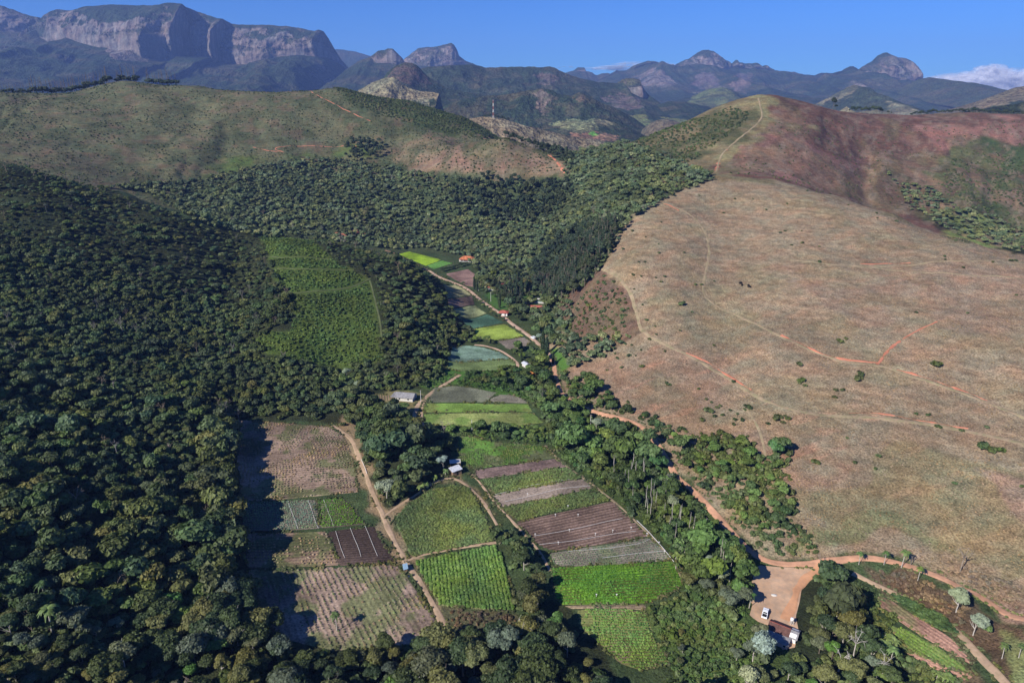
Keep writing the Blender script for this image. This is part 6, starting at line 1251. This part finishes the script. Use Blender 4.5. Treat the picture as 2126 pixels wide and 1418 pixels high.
def window(parent, x, y, z, w, h, axis):
    """frame standing 3 cm proud of the wall with a dark pane in it"""
    def fr(bm):
        if axis == 'x': box_bm(bm, x - .04, x + .04, y - w / 2 - .08, y + w / 2 + .08, z - .08, z + h + .08)
        else: box_bm(bm, x - w / 2 - .08, x + w / 2 + .08, y - .04, y + .04, z - .08, z + h + .08)
    def pn(bm):
        if axis == 'x': box_bm(bm, x - .06, x + .06, y - w / 2, y + w / 2, z, z + h)
        else: box_bm(bm, x - w / 2, x + w / 2, y - .06, y + .06, z, z + h)
    f = part("window", fr, M_WHITE, parent); part("pane", pn, M_DARKW, f)
def house(name, label, u, v, rz, L, W, hgt, rise, wall, roofm, hip=False, wins=3, porch=0, ymin=None):
    p = unproj(u, v, ymin); t = empty(name, (p[0], p[1], p[2]), rz, label=label, cat="house" if "house" in name else "shed")
    def body(bm):
        if hip: box_bm(bm, -W / 2, W / 2, -L / 2, L / 2, -1.2, hgt)
        else: prism_bm(bm, [(-W / 2, -1.2), (-W / 2, hgt - .02), (0, hgt + rise - .22), (W / 2, hgt - .02), (W / 2, -1.2)], -L / 2, L / 2)
    part("wall", body, wall, t)
    part("roof", (lambda bm: roof_hip(bm, L, W, hgt, rise)) if hip else (lambda bm: roof_gable(bm, L, W, hgt, rise)), roofm, t)
    for sx in (-1, 1):
        for k in range(wins): window(t, sx * W / 2, -L / 2 + L * (k + .5) / wins, .95, .95, 1.0, 'x')
    for sy in (-1, 1): window(t, -W / 5, sy * L / 2, .95, .9, 1.0, 'y')
    d = part("door", lambda bm: box_bm(bm, W / 5 - .45, W / 5 + .45, -L / 2 - .07, -L / 2 + .05, -.1, 2.05), M_WOOD, t); part("handle", lambda bm: box_bm(bm, W / 5 + .28, W / 5 + .36, -L / 2 - .13, -L / 2 - .07, .95, 1.1), M_DARKW, d)
    if porch:
        part("porch_roof", lambda bm: box_bm(bm, -W / 2 - porch, -W / 2 - .55, -L / 2, L / 2, hgt - .75, hgt - .62), roofm, t)
        for k in range(4): part("porch_post", lambda bm: box_bm(bm, -W / 2 - porch + .1, -W / 2 - porch + .28, -L / 2 + .2 + k * (L - .6) / 3, -L / 2 + .38 + k * (L - .6) / 3, -1, hgt - .75), M_WHITE, t)
    return t
h1 = house("house", "house with a bright orange tiled roof at the far end of the fields", 971, 542, rad(75), 15, 9, 3.0, 2.4, M_WHITE, M_ORTILE, True, 4, 2.2)
for k in range(3): part("dormer", lambda bm: prism_bm(bm, [(2.4, -3.6 + 0), (2.4, 0)], 0, 0) if False else box_bm(bm, -3.4, -2.2, -4.6 + k * 4, -3.2 + k * 4, 3.4, 4.6), M_ORTILE, h1)
house("house", "red roofed house half hidden under the bamboo beside the road", 1030, 600, rad(100), 16, 10, 3.2, 2.3, M_WHITE, M_RDTILE, True, 4)
house("house", "tiny red roofed house on the round lawn beside the road", 1046, 654, rad(80), 6.5, 5.5, 2.6, 1.4, M_WHITE, M_RDTILE, True, 2)
house("house", "long white house with reddish roof below the swimming pool", 1112, 645, rad(86), 17, 7, 3.0, 1.6, M_WHITE, M_RDTILE, False, 5)
pp = unproj(1110, 628); pool = empty("swimming_pool", (pp[0], pp[1], pp[2]), rad(-4), label="turquoise swimming pool on a white terrace behind the long white house", cat="pool")
part("terrace", lambda bm: box_bm(bm, -14, 14, -3.2, 3.6, -1.5, .9), M_STONE, pool); part("water", lambda bm: box_bm(bm, -4, 6, -1.6, 1.8, .75, .93), M_TEAL, pool)
part("wall", lambda bm: box_bm(bm, -14, 14, 3.62, 3.95, .2, 2.6), M_WHITE, pool)
sh = house("farm_shed", "grey roofed shed with pale walls left of the middle fields", 843, 828, rad(78), 10.5, 7, 2.5, 1.5, M_STONE, M_GREYRF, False, 2)
part("lean_to_roof", lambda bm: box_bm(bm, -3.6, 3.6, 5.6, 8.2, 2.0, 2.12), M_GREYRF, sh)
for x in (-3.4, 3.2):
    part("lean_to_post", lambda bm: box_bm(bm, x, x + .2, 7.8, 8.0, -1, 2.0), M_WOOD, sh)
hu = empty("field_hut", tuple(unproj(946, 982)), rad(28), label="small white roofed hut at the upper corner of the leafy field", cat="hut")
part("roof", lambda bm: prism_bm(bm, [(-2.6, 2.3), (2.6, 2.8), (2.6, 2.7), (-2.6, 2.2)], -2.4, 2.4), M_ZINC, hu); part("wall", lambda bm: prism_bm(bm, [(-2.2, -.8), (-2.2, 2.22), (2.2, 2.62), (2.2, -.8)], -2, 2), M_WOOD, hu)
part("door", lambda bm: box_bm(bm, -.4, .5, -2.08, -1.95, -.1, 1.95), M_DARKW, hu)
hu2 = empty("field_hut", tuple(unproj(945, 967)), rad(8), label="open shelter with pinkish grey roof behind the white roofed hut", cat="hut")
part("roof", lambda bm: prism_bm(bm, [(-2.6, 2.5), (2.6, 2.5), (2.6, 2.38), (-2.6, 2.38)], -1.8, 1.8), M_STONE, hu2)
for x in (-2.4, 2.2):
    for y in (-1.6, 1.4): part("post", lambda bm: box_bm(bm, x, x + .18, y, y + .18, -.8, 2.38), M_WOOD, hu2)
# farmhouse: brown tiled wing, grey sheet end, low white rear wing
p = unproj(1628, 1318); fh = empty("farmhouse", tuple(p), rad(56), label="farmhouse with brown tiled and grey sheet roofs beside the sandy yard", cat="house")
part("wall", lambda bm: prism_bm(bm, [(-3.1, -1), (-3.1, 2.75), (0, 4.0), (3.1, 2.75), (3.1, -1)], -5.2, 6.2), M_WHITE, fh)
rf = part("roof", lambda bm: roof_gable(bm, 8.2, 6.2, 2.8, 1.35, .55, .14, 2.2), M_BRTILE, fh, label="brown tiled roof")
part("ridge_cap", lambda bm: box_bm(bm, -.14, .14, -2.4, 6.8, 4.12, 4.24), M_RDTILE, rf)
part("roof", lambda bm: roof_gable(bm, 2.6, 6.2, 2.72, 1.3, .5, .1, -4.05), M_GREYRF, fh, label="grey sheet roof")
part("annex_wall", lambda bm: box_bm(bm, -8.2, -3.12, -3.2, 6.0, -1, 2.1), M_PINKW, fh)
part("annex_roof", lambda bm: prism_bm(bm, [(-8.5, 2.12), (-3.7, 2.5), (-3.7, 2.4), (-8.5, 2.02)], -3.5, 6.3), M_GREYRF, fh, label="grey low pitched roof")
for y in (-1.8, 1.4, 4.4): window(fh, -8.2, y, .7, .9, .9, 'x')
for y in (-3.6, 0, 3.2): window(fh, 3.1, y, .9, 1.0, 1.0, 'x')
d_ = part("door", lambda bm: box_bm(bm, -.5, .5, -5.28, -5.1, -.1, 2.0), M_WOOD, fh); part("handle", lambda bm: box_bm(bm, .3, .38, -5.35, -5.28, .9, 1.05), M_DARKW, d_)
fh.scale = (.74, .74, .8)
# pale boulder and water tank in the yard
bo = ico(2); bv = bo[0] * np.array([1.2, .8, .5]) * (1 + .18 * (fbm(bo[0][:, 0] * 2 + 5, bo[0][:, 1] * 2 + bo[0][:, 2], 5) - .5)[:, None]); o = link("boulder", mesh_np("boulder", bv, tris=bo[1]), M_STONE); o.location = unproj(1607, 1236); tag(o, "pale boulder lying in the middle of the dirt yard", "boulder")
def lathe_obj(name, prof, mat, loc, parent=None, k=16):
    V = [(r * math.cos(2 * math.pi * j / k), r * math.sin(2 * math.pi * j / k), z) for r, z in prof for j in range(k)]; n = len(prof)
    Q = [[i * k + j, i * k + (j + 1) % k, (i + 1) * k + (j + 1) % k, (i + 1) * k + j] for i in range(n - 1) for j in range(k)]; o = link(name, mesh_np(name, np.array(V), quads=np.array(Q), smooth=True), mat, parent); o.location = loc; return o
tp = unproj(1643, 1296); tk = empty("water_tank", tuple(tp), 0, label="small white water tank on a post stand behind the farmhouse", cat="water tank")
lathe_obj("tank", [(.01, 1.75), (.5, 1.75), (.58, 1.85), (.58, 2.5), (.45, 2.68), (.01, 2.72)], M_WHITE, (0, 0, 0), tk)
for a_, b_ in ((-.35, -.35), (.35, -.35), (-.35, .35), (.35, .35)): part("leg", lambda bm: box_bm(bm, a_ - .07, a_ + .07, b_ - .07, b_ + .07, -.4, 1.75), M_CONC, tk)
def vehicle(name, label, u, v, heading, kind):
    p = unproj(u, v); t = empty(name, (p[0], p[1], float(H(p[0], p[1])) + .32), heading, label=label, cat="car")
    if kind == 'pickup':
        lo = [(-2.55, .45), (-2.55, .95), (-2.35, 1.02), (-.95, 1.02), (-.75, 1.02), (.9, 1.05), (2.2, .98), (2.55, .85), (2.58, .45)]
        part("body", lambda bm: prism_bm(bm, lo, -.9, .9), M_CARW, t, .05)
        part("cab", lambda bm: prism_bm(bm, [(-.75, 1.0), (-.6, 1.68), (.45, 1.72), (1.15, 1.04)], -.8, .8), M_CARW, t, .05)
        part("windscreen", lambda bm: prism_bm(bm, [(.53, 1.66), (.58, 1.68), (1.19, 1.09), (1.13, 1.08)], -.68, .68), M_DARKW, t); part("rear_window", lambda bm: prism_bm(bm, [(-.78, 1.12), (-.66, 1.6), (-.7, 1.62), (-.82, 1.12)], -.62, .62), M_DARKW, t)
        for s in (-1, 1): part("side_window", lambda bm: box_bm(bm, -.5, .6, s * .80 - .02, s * .80 + .02, 1.15, 1.55), M_DARKW, t)
        part("cargo_bed", lambda bm: box_bm(bm, -2.4, -.95, -.7, .7, 1.0, 1.035), M_TYRE, t)
    else:
        part("body", lambda bm: prism_bm(bm, [(-2.4, .4), (-2.45, 1.0), (-2.3, 1.1), (1.3, 1.1), (2.3, .95), (2.4, .4)], -.92, .92), M_CARW, t, .06)
        part("cab", lambda bm: prism_bm(bm, [(-2.35, 1.08), (-2.2, 1.85), (.6, 1.88), (1.4, 1.1)], -.82, .82), M_CARW, t, .07)
        part("windscreen", lambda bm: prism_bm(bm, [(.68, 1.8), (.73, 1.82), (1.46, 1.14), (1.38, 1.12)], -.7, .7), M_DARKW, t); part("rear_window", lambda bm: prism_bm(bm, [(-2.4, 1.2), (-2.27, 1.75), (-2.31, 1.76), (-2.44, 1.2)], -.66, .66), M_DARKW, t)
        for s in (-1, 1):
            for a0, a1 in ((-2.0, -1.1), (-.95, -.1), (.05, .7)): part("side_window", lambda bm: box_bm(bm, a0, a1, s * .82 - .02, s * .82 + .02, 1.25, 1.7), M_DARKW, t)
    for sx in (-1.5, 1.55):
        for s in (-1, 1):
            w = lathe_obj("wheel", [(.01, -.12), (.2, -.12), (.34, -.1), (.36, 0), (.34, .1), (.2, .12), (.01, .12)], M_TYRE, (sx, s * .84, .34), t, 14); w.rotation_euler = (math.pi / 2, 0, 0)
    for s in (-1, 1): part("headlight", lambda bm: box_bm(bm, 2.4, 2.6, s * .68 - .16, s * .68 + .16, .66, .82), M_ZINC, t)
    return t
vehicle("parked_pickup", "white pickup truck parked at the left edge of the sandy yard", 1588, 1277, rad(62), 'pickup')
vehicle("parked_van", "white van parked on the right side of the dirt road by the fallow plot", 1107, 704, rad(125), 'van')
# pump shelter by the track, with its rubble
pu = empty("pump_shelter", tuple(unproj(842, 1183)), rad(15), label="tiny blue roofed pump shelter beside the track in the fields", cat="shelter")
part("roof", lambda bm: prism_bm(bm, [(-.9, 1.5), (.9, 1.75), (.9, 1.68), (-.9, 1.43)], -1.7, 1.7), M_BLUE, pu); part("wall", lambda bm: box_bm(bm, -.7, .6, -1.4, 1.4, -.5, 1.42), M_WOOD, pu)
for k in range(9):
    q = unproj(834 + rng.uniform(-9, 14), 1192 + rng.uniform(-5, 8)); s = rng.uniform(.25, .6); o = link("stone", mesh_np("stone", ico(1)[0] * np.array([s, s * .8, s * .5]) * rng.uniform(.85, 1.15, (len(ICO1[0]), 1)), tris=ICO1[1]), M_STONE); o.location = q; tag(o, "pale stone in the small heap beside the blue pump shelter", "stone", "stones by the pump shelter")
tn = empty("awning", tuple(unproj(1105, 782)), rad(20), label="small orange roof among trees left of the road", cat="shelter"); part("roof", lambda bm: prism_bm(bm, [(-1.8, 2.4), (0, 3), (1.8, 2.4), (0, 2.9)], -1.8, 1.8), M_ORANGE, tn)
for x in (-1.6, 1.5):
    for y in (-1.6, 1.5): part("post", lambda bm: box_bm(bm, x, x + .12, y, y + .12, -.5, 2.45), M_WOOD, tn)
tb = empty("water_trough", tuple(unproj(1140, 878)), rad(10), label="tiny blue and white tank at the corner of the striped green plot", cat="tank"); part("body", lambda bm: box_bm(bm, -1, .6, -.5, .5, -.2, .9), M_BLUE, tb, .06); part("lid", lambda bm: box_bm(bm, .62, 2.2, -.5, .5, -.2, .6), M_WHITE, tb, .05)
ga_ = empty("garage", tuple(unproj(1092, 761)), rad(30), label="small grey roofed shelter at the end of the curved field path", cat="shed"); part("roof", lambda bm: roof_gable(bm, 5, 3.6, 2.2, .7, .3, .1), M_ZINC, ga_); part("wall", lambda bm: box_bm(bm, -1.6, 1.6, -2.3, 2.3, -.8, 2.15), M_STONE, ga_)
# utility poles
for u, v, h_, lab in [(874, 835, 7.5, "white concrete pole beside the path near the grey roofed shed"), (1492, 960, 6, None), (1226, 884, 6.5, "pale pole beside the orange road above the belt of trees"), (993, 604, 8, "tall pale pole beside the upper road near the fan plot"), (1019, 626, 8, "white pole on the lawn by the cypress"), (829, 862, 7, "white pole rising from the trees below the shed"), (980, 893, 6, "thin pale pole in the low cross hedge")]:
    if not lab: continue
    q = unproj(u, v); t = empty("utility_pole", tuple(q), .3, label=lab, cat="pole"); V_, Q_ = tube([(0, 0, -.5), (0, 0, h_)], [.17, .11], 8); link("pole", mesh_np("pole", V_, quads=Q_, smooth=True), M_CONC, t); part("crossarm", lambda bm: box_bm(bm, -.9, .9, -.06, .06, h_ - .45, h_ - .33), M_WOOD, t)
# irrigation pipes and sprinklers
def pipe(label, px, r=.055):
    P = drape(px, 3, None, 0); P3 = [(a_, b_, float(H(a_, b_)) + .5) for a_, b_ in P]; V_, Q_ = tube(P3, [r] * len(P3), 5)
    o = link("irrigation_pipe", mesh_np("irrigation_pipe", V_, quads=Q_, smooth=True), M_PIPE); tag(o, label, "pipe")
pipe("upper white pipe on the pale tan strip", [(1028, 1028), (1060, 1021), (1090, 1012), (1130, 1004), (1190, 995)]); pipe("lower white pipe on the pale tan strip", [(1048, 1043), (1100, 1032), (1160, 1016), (1225, 1010)])
pipe("white pipe across the big chocolate brown furrowed field", [(1110, 1114), (1160, 1106), (1215, 1095), (1260, 1084), (1292, 1078)]); pipe("white pipe along the lower rows of the furrowed field", [(1120, 1132), (1195, 1124), (1260, 1112), (1320, 1104)])
pipe("left white pipe on the dark tilled plot", [(697, 1104), (702, 1120), (708, 1140), (716, 1160)]); pipe("middle white pipe on the dark tilled plot", [(727, 1097), (736, 1120), (745, 1140), (750, 1158)]); pipe("right white pipe on the dark tilled plot", [(758, 1093), (766, 1112), (775, 1135), (784, 1156)])
pipe("pale pipe across the left of the grey cabbage field", [(598, 1041), (604, 1060), (612, 1080), (619, 1100)]); pipe("pale pipe across the middle of the grey cabbage field", [(640, 1040), (648, 1062), (655, 1085), (661, 1098)]); pipe("pale pipe through the small bright vegetable plot", [(672, 1039), (680, 1060), (688, 1080), (693, 1094)])
pipe("white pipe along the top of the grey seedling field", [(1180, 1146), (1260, 1140), (1330, 1130), (1350, 1120)]); pipe("white pipe along the bottom of the grey seedling field", [(1250, 1160), (1310, 1152), (1380, 1145)])
pipe("white pipe following the right edge of the furrowed fields", [(1322, 1082), (1345, 1104), (1370, 1132), (1385, 1150), (1402, 1172)], .1)
pipe("white pipe beside the hut track in the stubble corner", [(750, 955), (757, 970), (762, 985)], .1)
for u, v, lab in [(1111, 1114, "furrowed field at the left end of its pipe"), (1153, 1073, "furrowed field near its upper left"), (1200, 1073, "furrowed field near its upper middle"), (1310, 1100, "furrowed field near its right edge"), (1182, 1105, "furrowed field on its long pipe"), (1236, 1113, "furrowed field at its centre"), (1272, 1106, "furrowed field right of centre"), (1159, 1131, "furrowed field near its lower left"),
                  (1343, 1113, "right corner of the furrowed field"), (1368, 1131, "right corner of the seedling field"), (1379, 1150, "lower right corner of the seedling field"), (1179, 1055, "green strip above the furrowed field"), (1095, 1030, "tan strip in its middle"), (1238, 1240, "bright lettuce field near its bottom"), (1280, 1240, "bright lettuce field right of its lower middle")]:
    q = unproj(u, v); t = empty("sprinkler", tuple(q), 0, label="small white sprinkler on the " + lab, cat="sprinkler"); V_, Q_ = tube([(0, 0, 0), (0, 0, 1.3)], [.07, .06], 6); link("pole", mesh_np("pole", V_, quads=Q_), M_PIPE, t); part("head", lambda bm: box_bm(bm, -.25, .25, -.12, .12, 1.3, 1.5), M_WHITE, t)
# cattle on the pasture
def cow_mesh():
    bm = bmesh.new(); box_bm(bm, -.95, .85, -.32, .32, .62, 1.38); bmesh.ops.bevel(bm, geom=bm.edges[:], offset=.17, segments=2, affect='EDGES'); m0 = bpy.data.meshes.new("body"); 
    parts = []
    for (a_, b_) in ((-.75, -.2), (-.75, .2), (.6, -.2), (.6, .2)): parts.append(tube([(a_, b_, 0), (a_ + .05, b_, .35), (a_, b_, .85)], [.07, .075, .13], 6))
    parts.append(tube([(.75, 0, 1.15), (1.1, 0, 1.0), (1.35, 0, .62), (1.5, 0, .35)], [.26, .2, .17, .1], 8)); parts.append(tube([(-.93, 0, 1.25), (-1.05, 0, .9), (-1.03, 0, .45)], [.05, .04, .05], 4)); parts.append(tube([(1.28, -.26, .78), (1.25, 0, .85), (1.28, .26, .78)], [.03, .08, .03], 5))
    for v_, q_ in parts:
        vs_2 = [bm.verts.new(tuple(c_)) for c_ in v_]
        for f_ in q_: bm.faces.new([vs_2[i_] for i_ in f_])
    bm.to_mesh(m0); bm.free(); return m0
COW = cow_mesh(); M_COW = plain("black_hide", (0.015, 0.013, 0.012), .7, .2); COW.materials.append(M_COW)
for k, (u, v, lab) in enumerate([(1537, 590, "uppermost black cow of the left pair on the pasture hill"), (1540, 594, "lower black cow of the left pair on the pasture hill"), (1554, 595, "upper black cow of the right pair on the pasture hill"), (1556, 598, "lower black cow of the right pair on the pasture hill")]):
    q = unproj(u, v, 300); o = bpy.data.objects.new("cow", COW); COL.objects.link(o); o.location = (q[0], q[1], q[2] + .05); o.rotation_euler = (0, 0, k * .7 + .3); o.scale = (1.1, 1.25, 1.15); tag(o, lab, "cow", "black cows grazing on the pasture hill")
# radio mast
a_, t_ = ray(1024, 244); y_m = 1715.0; mx, mz = float(a_) * y_m, CAM_Z + float(t_) * y_m - 3; mast = empty("radio_mast", (mx, y_m, mz), .4, label="red and white lattice radio mast on the grass spur", cat="mast"); MH = 42
M_RED = plain("mast_red", (0.36, 0.12, 0.10), .6, .3)
for sec in range(6):
    ps = []; z0, z1 = MH * sec / 6, MH * (sec + 1) / 6; w0, w1 = 1.5 - 1.0 * sec / 6, 1.5 - 1.0 * (sec + 1) / 6
    for sx, sy in ((-1, -1), (1, -1), (1, 1), (-1, 1)): ps.append(tube([(sx * w0, sy * w0, z0), (sx * w1, sy * w1, z1)], [.13, .13], 4))
    for k in range(3):
        za = z0 + (z1 - z0) * k / 3; zb = z0 + (z1 - z0) * (k + 1) / 3; wa = w0 + (w1 - w0) * k / 3; wb = w0 + (w1 - w0) * (k + 1) / 3
        for c0, c1 in (((-1, -1), (1, -1)), ((1, -1), (1, 1)), ((1, 1), (-1, 1)), ((-1, 1), (-1, -1))): ps.append(tube([(c0[0] * wa, c0[1] * wa, za), (c1[0] * wb, c1[1] * wb, zb)], [.1, .1], 4))
    v_, q_ = join(ps); link("lattice_section", mesh_np("lattice_section", v_, quads=q_), M_RED if sec % 2 else M_WHITE, mast)
part("antenna", lambda bm: box_bm(bm, -.8, .8, -.35, .35, MH - 2, MH), M_WHITE, mast)
for k in range(13):
    u = [1010, 1014, 1018, 1030, 1034, 1038, 1042, 1046, 1050, 1118, 1006, 1026, 1054][k]; a_, t_ = ray(u, 244 + (u > 1026) * (u - 1026) * .25 + (6 if u == 1118 else 0)); y = 1735.0 if u != 1118 else 1650; s = rng.uniform(.7, 1.0) * (1 if u != 1118 else .6); z = CAM_Z + float(t_) * y - 2.5
    put(EUC[k % 3], (M_BARK, M_EUC), "tall_tree", float(a_) * y, y, z - 2, s, k, "lone tree on the pale spur right of the mast" if u == 1118 else "dark tree in the clump round the foot of the radio mast", None if u == 1118 else "trees round the radio mast", sx=1.5)
# ================================================================ CLOUDS AND HAZE
def cloud(name, label, u0, u1, v0, v1, Y, n, flat, seed):
    r2 = np.random.default_rng(seed); Vs, Fs, k0 = [], [], 0; iv, if_ = ico(2)
    for k in range(n):
        q = r2.random(); u = u0 + (u1 - u0) * q; bump = math.sin(math.pi * min(1, max(0, q))) ** .5; v = v1 - (v1 - v0) * r2.random() * bump * .8; a, t = ray(u, v); s = (abs(u1 - u0) * Y / FPX) * r2.uniform(.03, .13)
        sv = np.array([s * 1.3, s, s * flat]); d = 1 + .5 * (fbm(iv[:, 0] * 2.2 + k, iv[:, 1] * 2.2 + iv[:, 2] * 1.7, seed, 4) - .5)[:, None]
        Vs.append(iv * sv * d + np.array([float(a) * Y + 0, Y + r2.normal() * s, CAM_Z + float(t) * Y])); Fs.append(if_ + k0); k0 += len(iv)
    o = link(name, mesh_np(name, np.concatenate(Vs), tris=np.concatenate(Fs), smooth=True), M_CLOUD); return tag(o, label=label, cat="cloud", kind='stuff')
m, nt, b = nmat("cloud_vapour", 1, 0); b.inputs["Base Color"].default_value = (0.8, 0.8, 0.82, 1); M_CLOUD = m
tr_ = nd(nt, "ShaderNodeBsdfTransparent"); ms_ = nd(nt, "ShaderNodeMixShader"); tc_ = nd(nt, "ShaderNodeTexCoord")
nz_ = noise(nt, tc_.outputs["Object"], 1 / 150.0, 5, .7); nt.links.new(mrange(nt, nz_, .40, .62, .02, .30), ms_.inputs[0]); nt.links.new(tr_.outputs[0], ms_.inputs[1]); nt.links.new(b.outputs[0], ms_.inputs[2]); nt.links.new(ms_.outputs[0], nt.nodes["Material Output"].inputs[0])
cloud("cloud", "bright white cumulus above the right shoulder hill", 1995, 2115, 126, 192, 15500, 260, .75, 3)
cloud("cloud", "long low cloud bank behind the right hills", 1890, 2320, 150, 200, 16000, 420, .30, 5)
cloud("cloud", "thin dark cloud streak above the central peaks", 1240, 1430, 126, 146, 16500, 70, .10, 7)
cloud("cloud", "tiny flat cloud left of the capped knob", 1160, 1192, 136, 142, 16500, 16, .12, 9)
hz = bpy.data.meshes.new("haze"); bm = bmesh.new(); box_bm(bm, -15500, 15500, -300, 13600, -30, 1100); bmesh.ops.recalc_face_normals(bm, faces=bm.faces[:]); bm.to_mesh(hz); bm.free()
mh = bpy.data.materials.new("air"); mh.use_nodes = True; nt = mh.node_tree; nt.nodes.remove(nt.nodes["Principled BSDF"])
pv = nd(nt, "ShaderNodeVolumePrincipled"); pv.inputs["Color"].default_value = (0.30, 0.47, 1.0, 1); pv.inputs["Density"].default_value = 5.5e-5; pv.inputs["Anisotropy"].default_value = 0.0
nt.links.new(pv.outputs[0], nt.nodes["Material Output"].inputs["Volume"])
if not globals().get("NO_HAZE"): hzo = link("haze", hz, mh); tag(hzo, label="thin blue air haze between the camera and the mountains", cat="haze", kind='stuff')
